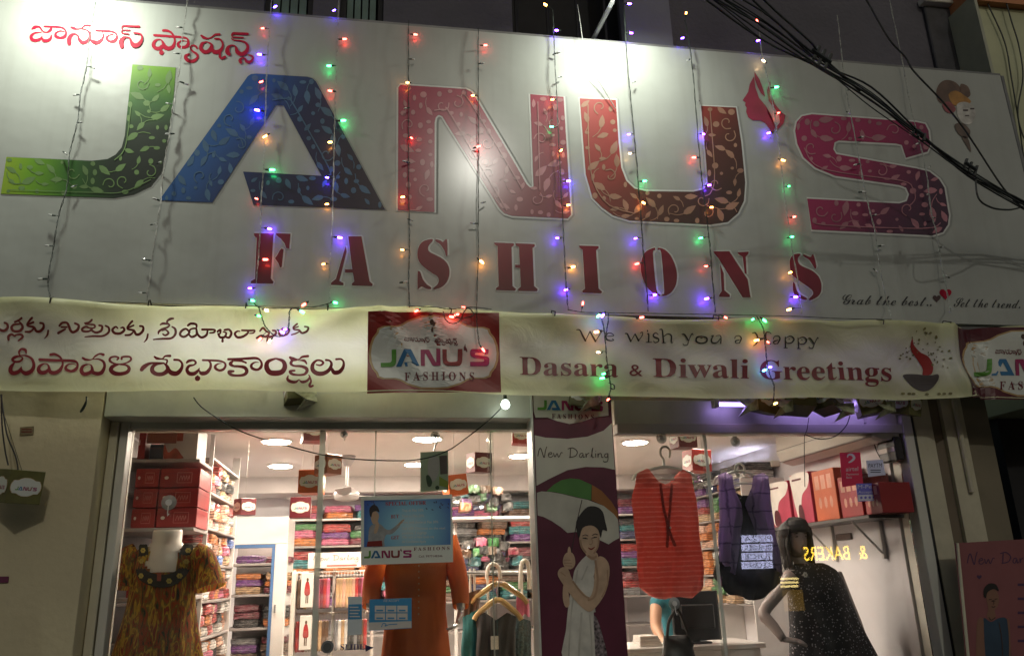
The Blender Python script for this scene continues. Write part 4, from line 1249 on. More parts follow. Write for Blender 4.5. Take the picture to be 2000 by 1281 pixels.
def light_string(label, paths, bulbs, y0=-0.045, clear=False, y1=None):
    """paths: lists of (px, py); bulbs: (px, py, colour)"""
    y1 = y0 if y1 is None else y1
    base = at(paths[0][-1][0], paths[0][-1][1], y0)
    t = thing('light_string', label, 'string lights', base, group='strings of festival lights')

    def Y(py):
        return y0 if py < 600 else y1
    for path in paths:
        pts = []
        sm = catmull(path, 7)
        ph = random.uniform(0, 6)
        for i, (x, y) in enumerate(sm):
            p = at(x + random.uniform(-0.5, 0.5), y, Y(y) + 0.006 * math.sin(i * 0.8 + ph))
            pts.append(p)
        cab = MB()
        # two cores loosely twisted
        for s in (0.0, math.pi):
            cab.tube([p + Vector((0.0032 * math.cos(i * 1.3 + s), 0.0032 * math.sin(i * 1.3 + s), 0)) for i, p in enumerate(pts)], 0.0020, 4)
        cab.build('cable', cordc if clear else cordm, t)
    for (x, y, k) in bulbs:
        q = min((near_on(p, x, y) for p in paths), key=lambda c: (c[0] - x) ** 2 + (c[1] - y) ** 2)
        A = at(q[0], q[1], Y(y)); B = at(x, y, Y(y) - random.uniform(-0.012, 0.008))
        d = B - A
        ln = d.length
        if ln < 0.03:
            d = Vector((random.choice((-1, 1)) * 0.5, -0.25, random.uniform(-0.6, 0.2)))
        d = (d.normalized() + Vector((0, random.uniform(-0.1, 0.18), random.uniform(-0.15, 0.15)))).normalized()
        o = bpy.data.objects.new('bulb', LEDM[k]); COL.objects.link(o)
        o.parent = t
        o.location = B - d * 0.022 - base
        o.rotation_euler = d.to_track_quat('Z', 'Y').to_euler()
        o.scale = [random.uniform(0.75, 1.2)] * 3
        s = bpy.data.objects.new('socket', SOCK); COL.objects.link(s); s.parent = o
        if ln > 0.03:
            MB().tube([A, (A + B) / 2 + Vector((0, 0, 0.004)), B - d * 0.030], 0.0016, 4).build('lead', cordm, t)


ST = [
    ('unlit light string hanging over the foot of the green letter', False,
     [[(190, -12), (175, 77), (169, 131), (157, 187), (151, 239), (136, 300), (131, 364), (115, 420), (105, 480), (94, 546), (98, 584)]],
     [(183, 133, 'x'), (146, 186, 'x'), (158, 239, 'x'), (128, 300, 'x'), (141, 365, 'x'), (99, 420, 'x'), (92, 480, 'x'), (81, 545, 'x')]),
    ('unlit light string crossing the stem of the green letter', True,
     [[(368, -12), (362, 30), (357, 66), (348, 157), (338, 206), (331, 262), (321, 321), (313, 397), (307, 439), (297, 508), (287, 587)]],
     [(348, 54, 'x'), (341, 104, 'x'), (362, 164, 'x'), (326, 202, 'x'), (330, 262, 'x'), (313, 317, 'x'), (304, 389, 'x'), (302, 437, 'x'), (283, 507, 'x'), (274, 572, 'x')]),
    ('light string down the slanting blue-lit leg of the blue letter, over the first small letter', True,
     [[(531, -5), (526, 66), (521, 144), (518, 230), (515, 328), (510, 387), (509, 440), (505, 500), (500, 560), (503, 596)]],
     [(537, 14, 'b'), (513, 56, 'r'), (508, 107, 'v'), (511, 160, 'r'), (505, 216, 'b'), (519, 266, 'o'), (529, 332, 'g'), (500, 388, 'r'), (526, 447, 'v'), (516, 507, 'r'), (488, 563, 'v'), (493, 587, 'g')]),
    ('light string down the dark leg of the blue letter, over the second small letter', True,
     [[(662, -8), (659, 72), (656, 177), (654, 236), (652, 315), (650, 393), (648, 462), (644, 515), (644, 590)]],
     [(652, 21, 'b'), (671, 77, 'r'), (644, 129, 'g'), (646, 178, 'r'), (668, 236, 'g'), (646, 278, 'o'), (638, 347, 'b'), (638, 399, 'o'), (662, 464, 'v'), (631, 516, 'o'), (654, 591, 'g')]),
    ('light string over the upright stem of the crimson letter nearest the blue letter', False,
     [[(798, 40), (798, 164), (798, 315), (799, 420), (800, 488), (798, 548), (800, 600)]],
     [(810, 68, 'r'), (807, 116, 'x'), (796, 162, 'o'), (793, 212, 'x'), (804, 270, 'r'), (792, 316, 'x'), (787, 385, 'o'), (804, 430, 'x'), (785, 488, 'o'), (790, 551, 'x')]),
    ('light string over the slant of the crimson letter', False,
     [[(934, 55), (934, 184), (935, 285), (934, 420), (934, 508), (931, 600), (932, 640), (936, 672)]],
     [(947, 89, 'r'), (942, 124, 'x'), (923, 187, 'o'), (933, 287, 'r'), (942, 396, 'x'), (924, 436, 'x'), (939, 510, 'o'), (943, 682, 'r')]),
    ('light string over the upright stem of the crimson letter nearest the brown letter', False,
     [[(1080, 20), (1082, 82), (1087, 184), (1092, 295), (1098, 410), (1103, 508), (1106, 564), (1110, 606)]],
     [(1067, 11, 'o'), (1088, 60, 'v'), (1088, 104, 'x'), (1092, 151, 'x'), (1079, 195, 'o'), (1078, 248, 'g'), (1096, 294, 'o'), (1109, 354, 'b'), (1109, 401, 'o'), (1088, 465, 'v'), (1117, 522, 'o'), (1106, 566, 'v')]),
    ('light string over the redder bend of the brown letter', False,
     [[(1217, -5), (1226, 131), (1234, 213), (1243, 311), (1248, 377), (1252, 426), (1256, 485), (1262, 548), (1266, 608)]],
     [(1227, 8, 'v'), (1231, 65, 'v'), (1237, 161, 'x'), (1228, 263, 'v'), (1230, 300, 'w'), (1258, 354, 'g'), (1258, 397, 'o'), (1241, 466, 'v'), (1246, 515, 'r'), (1277, 576, 'v')]),
    ('light string over the darker bend of the brown letter', False,
     [[(1338, 40), (1349, 105), (1357, 184), (1367, 311), (1375, 387), (1382, 439), (1387, 485), (1392, 548), (1397, 610)]],
     [(1340, 27, 'o'), (1333, 75, 'b'), (1344, 118, 'x'), (1363, 199, 'x'), (1373, 262, 'v'), (1357, 308, 'r'), (1384, 362, 'v'), (1390, 405, 'o'), (1369, 465, 'g'), (1379, 520, 'r'), (1382, 583, 'v')]),
    ('light string beside the profile emblem, crossing the last small letter', True,
     [[(1482, 60), (1490, 115), (1502, 165), (1516, 243), (1526, 328), (1538, 420), (1547, 485), (1560, 560), (1566, 612)]],
     [(1479, 43, 'r'), (1480, 80, 'v'), (1492, 120, 'w'), (1514, 171, 'g'), (1520, 221, 'r'), (1502, 260, 'v'), (1528, 313, 'o'), (1541, 364, 'g'), (1550, 424, 'r'), (1546, 463, 'g'), (1544, 532, 'o'), (1553, 580, 'v'), (1543, 604, 'o')]),
    ('dark unlit light string over the middle of the magenta letter', True,
     [[(1635, 30), (1641, 82), (1650, 160), (1659, 210), (1677, 305), (1693, 387), (1708, 449), (1720, 531), (1730, 580), (1741, 618)]],
     [(1662, 176, 'x'), (1659, 222, 'x'), (1683, 268, 'x'), (1672, 322, 'x'), (1686, 375, 'x'), (1722, 480, 'x'), (1712, 530, 'x'), (1709, 420, 'x')]),
    ('dark unlit light string over the outer bend of the magenta letter, near the hearts', True,
     [[(1736, -5), (1762, 118), (1782, 223), (1808, 328), (1818, 410), (1830, 459), (1841, 525), (1852, 584), (1857, 610)]],
     [(1792, 281, 'x'), (1815, 327, 'x'), (1812, 380, 'x'), (1822, 425, 'x'), (1842, 482, 'x'), (1850, 540, 'x')]),
    ('light swag looped over the banner under the first two small letters', False,
     [[(495, 590), (508, 600), (560, 602), (620, 598), (650, 590)], [(505, 600), (513, 625), (520, 640), (536, 655), (552, 656), (563, 640), (566, 608), (575, 602)]],
     [(595, 594, 'r'), (588, 608, 'g'), (520, 606, 'w'), (506, 617, 'g'), (556, 643, 'v'), (550, 648, 'v'), (526, 667, 'w'), (508, 662, 'r')]),
    ('tangled red light swag above the red badge of the banner', False,
     [[(800, 598), (850, 600), (880, 604), (920, 600), (960, 604)], [(866, 608), (870, 624), (884, 632), (898, 626), (906, 610), (915, 602), (925, 615), (900, 622), (888, 612)]],
     [(814, 607, 'r'), (890, 615, 'r'), (884, 619, 'r'), (905, 600, 'r')]),
    ('light swag dropping over the two greeting words beside the badge', False,
     [[(1110, 605), (1142, 610), (1200, 611), (1260, 612), (1330, 613), (1400, 614)], [(1172, 612), (1180, 645), (1185, 700), (1190, 735), (1193, 757), (1190, 770), (1189, 782)], [(1189, 612), (1186, 640), (1183, 652)], [(1190, 748), (1199, 752), (1199, 760), (1192, 757)]],
     [(1138, 594, 'r'), (1170, 616, 'c'), (1178, 615, 'b'), (1167, 648, 'o'), (1168, 688, 'w'), (1179, 730, 'g'), (1178, 738, 'g'), (1188, 780, 'r'), (1252, 620, 'r'), (1417, 620, 'r')]),
    ('light swag dropping over the last greeting word', False,
     [[(1400, 614), (1480, 616), (1560, 618), (1640, 622), (1741, 624)], [(1478, 618), (1490, 640), (1494, 668), (1498, 705), (1505, 735), (1512, 755), (1510, 790)]],
     [(1470, 624, 'g'), (1492, 625, 'g'), (1480, 664, 'o'), (1500, 668, 'r'), (1493, 723, 'c'), (1503, 717, 'b'), (1514, 788, 'o')]),
]
for lab, clear, paths, bulbs in ST:
    swag = paths[0][0][1] > 580
    light_string(lab, paths, bulbs, y0=-0.105 if swag else -0.042, clear=clear, y1=-0.105)

# a loose white wire in front of the sign
t = thing('loose_wire', 'thin pale loose wire dangling from the balcony to the brown letter', 'wire', at(1202, 212, -0.05))
MB().tube([at(*p) for p in ((1128, 10, -0.03), (1134, 50, -0.06), (1140, 95, -0.07), (1150, 130, -0.05), (1175, 168, -0.03), (1202, 212, -0.02))], 0.003, 5).build('wire', cordc, t)

# ================================================================== overhead cables
cabm = mat('overhead_cable', (0.03, 0.036, 0.036), 0.6, vary=0.3, vscale=30)


def ycab(px):
    return -0.40 - (2000 - px) * 0.00195


cb = thing('cable_bundle', 'thick clamped bundle of black overhead cables sloping across the sign', 'cables', at(2000, 400, -0.4))
MAIN = [(1240, -110), (1392, -8), (1500, 60), (1600, 128), (1700, 192), (1800, 270), (1890, 335), (2000, 402), (2080, 450), (2200, 522), (2322, 596)]
for k in range(8):
    pts = []
    for i, (x, y) in enumerate(MAIN):
        s = 26 * math.exp(-((x - 1480) / 150) ** 2) + 16 * math.exp(-((x - 1730) / 60) ** 2) + 16 * math.exp(-((x - 1945) / 45) ** 2) + 5
        pts.append((x + random.uniform(-2, 2), y + (k / 7 - 0.5) * 2 * s * random.uniform(0.3, 1.15) + random.uniform(-5, 5), ycab(x) + random.uniform(-0.03, 0.03)))
    sm = catmull(pts, 6)
    MB().tube([at(*p) for p in sm], random.choice((0.0032, 0.004, 0.0055)), 6).build('cable', cabm, cb)
# the upper pair coming in from the top edge
for dx in (0, 22):
    sm = catmull([(1440 + dx, -30, ycab(1440)), (1490 + dx, 20, ycab(1490)), (1560 + dx, 82, ycab(1560)), (1606, 118 - dx * 0.3, ycab(1606)), (1680, 178, ycab(1680))], 6)
    MB().tube([at(*p) for p in sm], 0.006, 6).build('cable', cabm, cb)
sm = catmull([(1905, 335, ycab(1905)), (1910, 385, ycab(1905)), (1935, 405, ycab(1935)), (1970, 410, ycab(1970)), (1998, 404, ycab(1998))], 6)
MB().tube([at(*p) for p in sm], 0.006, 6).build('cable', cabm, cb)
for (cx, cy, l) in ((1600, 115, 30), (1891, 328, 20), (1790, 262, 12)):
    c = at(cx, cy, ycab(cx) - 0.01)
    d = (at(cx + 30, cy + 20, ycab(cx)) - at(cx, cy, ycab(cx))).normalized()
    n = Vector((d.z, 0, -d.x)).normalized()
    m = MB()
    w = l * 0.0026
    for s in (-0.035, 0.0, 0.04):
        m.tube([c + d * s - n * w * 0.75 + Vector((0, -0.012, 0)), c + d * (s + 0.012) + n * w * 0.75 + Vector((0, -0.012, 0))], 0.010, 5)
    m.tube([c - d * w * 0.8 + Vector((0, -0.02, 0)), c + d * w * 0.8 + Vector((0, -0.02, 0))], 0.012, 5)
    m.build('clamp', cabm, cb)

c1 = thing('overhead_wire', 'single black wire falling across the head emblem of the sign', 'cable', at(2000, 410, -0.38))
MB().tube([at(x, y, -0.40 - (2000 - x) * 0.0016) for x, y in catmull([(1668, -40), (1692, 0), (1735, 75), (1768, 112), (1785, 140), (1840, 198), (1880, 248), (1905, 285), (1960, 368), (2000, 408), (2060, 450), (2180, 535), (2330, 640)], 6)], 0.006, 6).build('wire', cabm, c1)
for k, (lab, pth) in enumerate((('straighter black wire running down along the pale green house wall', [(1912, -30), (1930, 10), (1962, 82), (1975, 150), (1990, 240), (2004, 330), (2040, 470), (2075, 590)]),
                                ('looping black wire crossing the pale green house wall', [(1958, -20), (1975, 40), (1990, 90), (1998, 150), (1988, 215), (1996, 260), (2015, 300), (2060, 420), (2100, 560)]))):
    t = thing('house_wire', lab, 'cable', at(*pth[-1], 0.19))
    MB().tube([at(x, y, 0.19 - 0.02 * k) for x, y in catmull(pth, 6)], 0.006, 6).build('wire', cabm, t)

# ------------------------------------------------------------------ cable with a globe bulb slung before the left window
t = thing('slung_bulb_cable', 'thin cable slung across the sliding glass with a lit globe bulb at its end', 'lamp', at(987, 790, -0.01))
MB().tube([at(x, y, -0.01) for x, y in catmull([(378, 776), (400, 800), (470, 842), (560, 870), (640, 890), (720, 898), (810, 898), (870, 882), (915, 852), (955, 820), (980, 796)], 5)], 0.0035, 5).build('cable', cordm, t)
p = at(987, 790, -0.01)
m = MB(); m.smooth = True
m.loft([(p.z - 0.026, p.x, p.y, 0.006, 0.006), (p.z - 0.018, p.x, p.y, 0.02, 0.02), (p.z, p.x, p.y, 0.027, 0.027), (p.z + 0.018, p.x, p.y, 0.02, 0.02), (p.z + 0.028, p.x, p.y, 0.010, 0.010)], 12)
m.build('bulb', emit('globe_bulb', (0.86, 1.0, 0.88), 9), t)
MB().tube([(p.x, p.y, p.z + 0.026), (p.x, p.y, p.z + 0.06)], 0.011, 8).build('socket', sockm, t)
p = at(672, 846, -0.01)

# white tube lamp in the gap between banner and shutter box; it shines through the vinyl
t = thing('hidden_tube_lamp', 'tube lamp glowing through the banner beside its red badge', 'lamp', (at(660, 700, 0.3).x, 0.3, 2.85))
xm_ = at(600, 700, 0.3).x
MB().tube([(xm_ - 0.85, 0.30, 2.85), (xm_ + 0.85, 0.30, 2.85)], 0.016, 8).build('tube', emit('white_tube', (0.98, 1.0, 0.92), 34), t)
for x in (xm_ - 0.89, xm_ + 0.85):
    MB().bbox(x, x + 0.04, 0.27, 0.45, 2.83, 2.88, 0.003).build('end_holder', whitebar, t)

# violet tube lamp under the sign over the right window
t = thing('violet_tube_lamp', 'violet tube lamp fixed below the banner over the display window', 'lamp', (2.6, 0.2, 2.55))
MB().tube([(2.15, 0.22, 2.565), (3.30, 0.22, 2.565)], 0.013, 8).build('tube', emit('violet_tube', (0.45, 0.30, 1.0), 7), t)
for x in (2.12, 3.30):
    MB().bbox(x, x + 0.03, 0.19, 0.25, 2.545, 2.60, 0.003).build('end_holder', whitebar, t)

# ================================================================== inside the shop: lamps
downm = emit('downlight_warm', (1.0, 0.83, 0.67), 430)
trimw = mat('lamp_trim', (0.75, 0.74, 0.72), 0.4)
spots = [atz(540, 860, ZC), atz(548, 908, ZC), atz(835, 855, ZC), atz(812, 905, ZC), atz(1240, 862, ZC), Vector((2.2, 3.3, ZC)), Vector((1.3, 2.6, ZC)), Vector((-0.1, 1.05, ZC)), Vector((2.4, 1.0, ZC))]  # those given as plain vectors are added, unseen, to brighten the room
DL = ['downlight in the ceiling above the slung cable, nearest the glass', 'second downlight in the ceiling, deeper above the white cupboard', 'downlight in the ceiling above the hanging legging packet',
      'deeper downlight in the ceiling beside the legging packet', 'downlight in the ceiling above the striped red top', 'added downlight deep in the ceiling over the packed wall shelves',
      'added downlight in the middle of the ceiling behind the tall poster', 'added downlight in the ceiling close behind the shutter box', 'added downlight in the ceiling close behind the lilac window head']
downd = emit('downlight_dim', (1.0, 0.84, 0.70), 120)
for p, lab in zip(spots, DL):
    t = thing('ceiling_downlight', lab, 'lamp', p, group='round downlights in the shop ceiling')
    MB().tube([(p.x, p.y, ZC - 0.012), (p.x, p.y, ZC - 0.001)], [0.12, 0.125], 20).build('trim_ring', trimw, t)
    MB().disc((p.x, p.y, ZC - 0.013), 0.098, (0, 0, -1), 20, 0.003).build('lens', downd if p.x > 1.8 else downm, t)
t = thing('tube_lamp', 'white tube lamp fixed high on the wall over the packed shelves', 'lamp', (XR, 2.6, 2.4))
MB().tube([(XR - 0.10, 2.0, 2.42), (XR - 0.10, 3.2, 2.42)], 0.016, 8).build('tube', emit('cool_tube', (0.80, 0.76, 1.0), 95), t)
MB().bbox(XR - 0.08, XR - 0.002, 1.96, 3.24, 2.40, 2.45, 0.004).build('batten', whitebar, t)

# ------------------------------------------------------------------ helpers for stock
PCOL = {'red': (0.38, 0.03, 0.03), 'maroon': (0.16, 0.012, 0.03), 'orange': (0.55, 0.17, 0.03), 'tan': (0.50, 0.32, 0.17), 'white': (0.66, 0.63, 0.60), 'black': (0.02, 0.02, 0.022), 'navy': (0.03, 0.04, 0.13),
        'teal': (0.02, 0.18, 0.20), 'purple': (0.16, 0.04, 0.22), 'pink': (0.55, 0.12, 0.22), 'green': (0.05, 0.20, 0.06), 'grey': (0.20, 0.20, 0.21), 'brown': (0.13, 0.07, 0.04), 'yellow': (0.55, 0.40, 0.06), 'blue': (0.06, 0.14, 0.42), 'peach': (0.60, 0.34, 0.24)}
PMAT = {k: mat('wrapped_' + k, c, 0.45, vary=0.55, vscale=7, bump=0.9, bscale=16, coat=1.0, crough=0.08, dirt_or_gleam=0.5, dscale=9, dcol=(0.55, 0.53, 0.50)) for k, c in PCOL.items()}  # the pale blotches paint the plastic wrap's sparkle into the colour
for m_ in PMAT.values():        # dark bands paint the shade between the cloth's folded layers
    nt_ = m_.node_tree; N_, L_ = nt_.nodes, nt_.links
    b_ = N_['Principled BSDF']; src_ = b_.inputs['Base Color'].links[0].from_socket
    tc_ = N_.new('ShaderNodeTexCoord'); wv_ = N_.new('ShaderNodeTexWave'); wv_.bands_direction = 'Z'
    wv_.inputs['Scale'].default_value = 1.1; wv_.inputs['Distortion'].default_value = 1.6; wv_.inputs['Detail'].default_value = 2
    L_.new(tc_.outputs['Object'], wv_.inputs['Vector'])
    mr_ = N_.new('ShaderNodeMapRange'); mr_.inputs[1].default_value = 0.0; mr_.inputs[2].default_value = 0.35; mr_.inputs[3].default_value = 0.35
    L_.new(wv_.outputs['Fac'], mr_.inputs[0])
    sc_ = N_.new('ShaderNodeVectorMath'); sc_.operation = 'SCALE'; L_.new(src_, sc_.inputs[0]); L_.new(mr_.outputs[0], sc_.inputs['Scale'])
    L_.new(sc_.outputs[0], b_.inputs['Base Color'])
CMAT = {k: mat('cloth_' + k, c, 0.85, vary=0.25, vscale=18, bump=0.3, bscale=150, sheen=0.3) for k, c in PCOL.items()}


def soft_box(w, d, h, seed, puff=0.25):
    rnd = random.Random(seed)
    m = MB()
    rows = []
    nu, nv = 8, 5
    for j in range(nv):
        t = (0.0, 0.14, 0.5, 0.86, 1.0)[j]
        z = h * t
        e = (1 - puff * 0.35, 1, 0.99, 1, 1 - puff * 0.35)[j]
        ring = []
        for i in range(nu * 2):
            a = 2 * math.pi * i / (nu * 2)
            c, s = math.cos(a), math.sin(a)
            k = (abs(c) ** 6 + abs(s) ** 6) ** (-1 / 6)
            ring.append((w / 2 * c * k * e * rnd.uniform(0.95, 1.03), d / 2 * s * k * e * rnd.uniform(0.95, 1.03), z + (rnd.uniform(-0.12, 0.12) * h if 0 < j < nv - 1 else rnd.uniform(-0.04, 0.04) * h)))
        rows.append(ring)
    m.rings(rows)
    return m


PILE = ('lowest', 'middle', 'topmost')
ORD = ('first', 'second', 'third', 'fourth', 'fifth', 'sixth', 'seventh', 'eighth', 'ninth', 'tenth', 'eleventh', 'twelfth', 'thirteenth', 'fourteenth', 'fifteenth', 'sixteenth', 'seventeenth', 'eighteenth', 'nineteenth', 'twentieth', 'twenty-first', 'twenty-second')
SOFT = []
for k in range(6):
    o = soft_box(1, 1, 1, k).build('folded_garment', PMAT['red']); SOFT.append(o.data); bpy.data.objects.remove(o)
SOFTC = {}


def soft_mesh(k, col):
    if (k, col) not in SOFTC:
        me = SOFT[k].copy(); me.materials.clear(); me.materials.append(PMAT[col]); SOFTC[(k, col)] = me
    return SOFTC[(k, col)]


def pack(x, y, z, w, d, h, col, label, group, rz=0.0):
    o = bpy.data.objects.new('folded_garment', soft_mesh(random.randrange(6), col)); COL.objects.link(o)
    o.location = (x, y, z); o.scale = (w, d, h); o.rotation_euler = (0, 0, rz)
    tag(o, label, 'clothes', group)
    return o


shelfm = mat('shelf_board', (0.30, 0.27, 0.26), 0.5, vary=0.1)
shelfw = mat('white_shelf', (0.60, 0.58, 0.57), 0.5, vary=0.06)
redbox = mat('red_carton', (0.30, 0.018, 0.022), 0.4, vary=0.1, vscale=5, coat=0.3)
inkw = mat('white_print', (0.70, 0.66, 0.62), 0.5)
inkp = mat('pink_line_print', (0.52, 0.20, 0.18), 0.5)


def carton(name, x0, x1, y0, y1, z0, z1, m, label, cat, group=None, prints=()):
    t = thing(name, label, cat, ((x0 + x1) / 2, (y0 + y1) / 2, z0), group)
    MB().bbox(x0, x1, y0, y1, z0, z1, 0.003).build('carton', m, t)
    MB().box(x0 - 0.001, x1 + 0.001, y0 - 0.0015, y1, z1 - (z1 - z0) * 0.28, z1 - (z1 - z0) * 0.28 + 0.002).build('lid_edge', mat('carton_edge', (0.16, 0.012, 0.015), 0.5), t)
    sh = plane((x0, y0, z0), (x1 - x0, 0, 0), (0, 0, z1 - z0))
    for nm, mm, fn in prints:
        mb_ = MB(); fn(mb_, sh); mb_.build(nm, mm, t)
    return t


def frame_print(mb_, sh):
    for r in (rect(0.42, 0.22, 0.80, 0.245), rect(0.42, 0.755, 0.80, 0.78), rect(0.42, 0.25, 0.435, 0.75), rect(0.785, 0.25, 0.80, 0.75)):
        poly(mb_, sh, r, 0.001)
    for k in range(4):
        stroke(mb_, sh, [(0.48 + 0.07 * k, 0.35, 0.016), (0.52 + 0.07 * k, 0.62, 0.016), (0.55 + 0.06 * k, 0.42, 0.016)], 0.0011 + 0.0002 * k, n=3, cap=False)


def dot_print(mb_, sh):
    poly(mb_, sh, ell(0.16, 0.5, 0.055, 0.09, 10), 0.001)


# ------------------------------------------------------------------ left shelf unit: front bay and the run along the left wall
YS = 0.95
xr = -1.115
su = thing('shelf_unit', 'grey shelf unit filled with red cartons and packed clothes beside the printed dress', 'shelf', (-1.4, 1.6, 0.04))
zs = [at(320, y, YS).z for y in (896, 1030, 1165)]
for z in zs:
    MB().bbox(XL + 0.005, xr, YS, 1.40, z - 0.022, z, 0.003).build('shelf_board', shelfm, su)
for z in (2.42, 2.18, 1.94, 1.70, 1.46, 1.22, 0.98):
    MB().bbox(XL + 0.005, xr, 1.42, 2.55, z - 0.018, z, 0.003).build('shelf_board', shelfm, su)
MB().bbox(XL + 0.001, XL + 0.004, 0.95, 2.55, 0.05, 2.58, 0.001).build('back_panel', shelfm, su)
MB().bbox(xr - 0.03, xr - 0.002, 1.402, 1.418, 0.05, 2.58, 0.002).build('upright', shelfw, su)
MB().bbox(xr - 0.06, xr, 2.552, 2.575, 0.05, 2.58, 0.002).build('upright', shelfw, su)
# red cartons, two columns of three
xs = [at(255, 970, YS).x + 0.01, at(307, 970, YS).x, at(388, 970, YS).x]
z0, z1 = zs[1] + 0.001, at(320, 912, YS).z
names = [['upper', 'middle', 'lower'], ['upper', 'middle', 'lower']]
for c in range(2):
    for r in range(3):
        hz = (z1 - z0) / 3
        zz = z1 - (r + 1) * hz
        lab = '%s red carton in the %s column of the front shelf bay' % (names[c][r], ('narrow', 'wide')[c])
        carton('red_carton', xs[c] + 0.004, xs[c + 1] - 0.004, YS + 0.012, YS + 0.36, zz, zz + hz - 0.006, redbox, lab, 'box', 'red cartons in the front shelf bay', (('outline_print', inkp, frame_print), ('dot_print', inkw, dot_print)))
# top shelf of the bay
zz = zs[0] + 0.001
zt = min(2.56, at(320, 832, YS).z)
carton('red_carton', xs[0], at(284, 860, YS).x, YS + 0.01, YS + 0.36, zz, zt, redbox, 'tall red carton beside the dark carton on the top front shelf', 'box', None, (('dot_print', inkw, dot_print),))
carton('dark_carton', at(290, 880, YS).x, at(316, 880, YS).x, YS + 0.03, YS + 0.3, zz, at(300, 866, YS).z, mat('navy_carton', (0.025, 0.03, 0.05), 0.5), 'small dark carton on the top front shelf', 'box')
t = thing('picture_carton', 'carton with a brown and white picture print on the top front shelf', 'box', (at(350, 880, YS).x, YS + 0.1, zz))
a, b = at(318, 880, YS).x, at(384, 880, YS).x
MB().bbox(a, b, YS + 0.015, YS + 0.3, zz, zt, 0.003).build('carton', mat('pale_carton', (0.42, 0.38, 0.37), 0.5, vary=0.1), t)
sh = plane((a, YS + 0.015, zz), (b - a, 0, 0), (0, 0, zt - zz))
m = MB(); poly(m, sh, smooth([(0.02, 0.45), (0.15, 0.20), (0.35, 0.34), (0.55, 0.12), (0.60, 0.02), (0.2, 0.02), (0.02, 0.05)]), 0.002); poly(m, sh, rect(0.25, 0.55, 0.55, 0.85), 0.002)
m.build('picture_print', mat('rust_print', (0.30, 0.06, 0.04), 0.5, vary=0.4, vscale=20), t)
t = thing('brown_paper_sheet', 'brown sheet propped over the dark carton on the top front shelf', 'paper', (at(300, 850, YS).x, YS, zz))
a, b = at(287, 850, YS - 0.02).x, at(345, 850, YS - 0.02).x
MB().bbox(a, b, YS - 0.012, YS - 0.004, at(300, 866, YS).z, at(300, 846, YS).z, 0.001).build('sheet', mat('brown_sheet', (0.17, 0.05, 0.035), 0.5, vary=0.2), t)
# packs in the run along the wall
lc = ['white', 'tan', 'peach', 'red', 'white', 'orange', 'red', 'blue', 'orange', 'pink', 'black', 'peach', 'white', 'tan', 'red', 'peach']
for si, z in enumerate((2.18, 1.94, 1.70, 1.46, 1.22, 0.98)):
    for c in range(6):
        y = 1.53 + 0.187 * c
        zz = z + 0.001
        for k in range(3):
            h = random.uniform(0.064, 0.072)
            cc_ = random.choice(lc)
            pack(xr - 0.15 + random.uniform(-0.03, 0.025), y + random.uniform(-0.008, 0.008), zz, random.uniform(0.25, 0.30), random.uniform(0.15, 0.185), h, cc_, '%s wrapped garment, %s of the %s stack, %s shelf down, behind the red cartons' % (cc_, PILE[k], ORD[c], ORD[si]), 'wrapped garments behind the red cartons', random.uniform(-0.13, 0.13))
            zz += h + 0.0005
zz = zs[2] + 0.001
for k in range(3):
    carton('red_carton', xs[0] + 0.02, xs[0] + 0.16, YS + 0.02, YS + 0.30, zz + 0.085 * k, zz + 0.085 * k + 0.082, redbox, '%s small red carton beside the patterned dress' % ('lowest', 'middle', 'topmost')[k], 'box', None, (('dot_print', inkw, dot_print),))

# white cupboard with a blue-framed opening
YW = 2.72
cw = thing('white_cupboard', 'tall white cupboard with a blue-framed opening full of packed clothes', 'cupboard', (-0.9, YW, 0.04))
xa, xb = -1.10, at(560, 1100, YW).x
zt = at(500, 1009, YW).z
ox0, ox1, oz = at(450, 1100, YW).x, at(530, 1100, YW).x, at(490, 1070, YW).z
whitep = mat('white_laminate', (0.74, 0.72, 0.70), 0.35, vary=0.04)
bluem = mat('blue_edge', (0.07, 0.16, 0.34), 0.5)
MB().bbox(xa - 0.1, xb, YW, YW + 0.03, oz + 0.03, zt, 0.003).build('front_panel', whitep, cw)
MB().bbox(ox1 + 0.025, xb, YW, YW + 0.03, 0.05, oz + 0.029, 0.003).build('front_panel', whitep, cw)
MB().bbox(xb - 0.03, xb - 0.001, YW + 0.031, YW + 0.6, 0.05, zt, 0.003).build('side_panel', whitep, cw)
MB().bbox(xa - 0.1, ox1 + 0.024, YW - 0.006, YW + 0.03, oz, oz + 0.028, 0.002).build('blue_frame', bluem, cw)
MB().bbox(ox1, ox1 + 0.024, YW - 0.006, YW + 0.03, 0.05, oz - 0.001, 0.002).build('blue_frame', bluem, cw)
MB().box(xa - 0.1, xb - 0.031, YW + 0.58, YW + 0.6, 0.05, zt).build('back_panel', shelfm, cw)
m = MB(); m.tube([(ox1 + 0.05, YW - 0.02, at(540, 1180, YW).z), (ox1 + 0.05, YW - 0.02, at(540, 1196, YW).z)], 0.008, 6); m.build('handle', lampgrey, cw)
cc = ['maroon', 'black', 'purple', 'grey', 'black', 'brown', 'maroon', 'orange', 'tan']
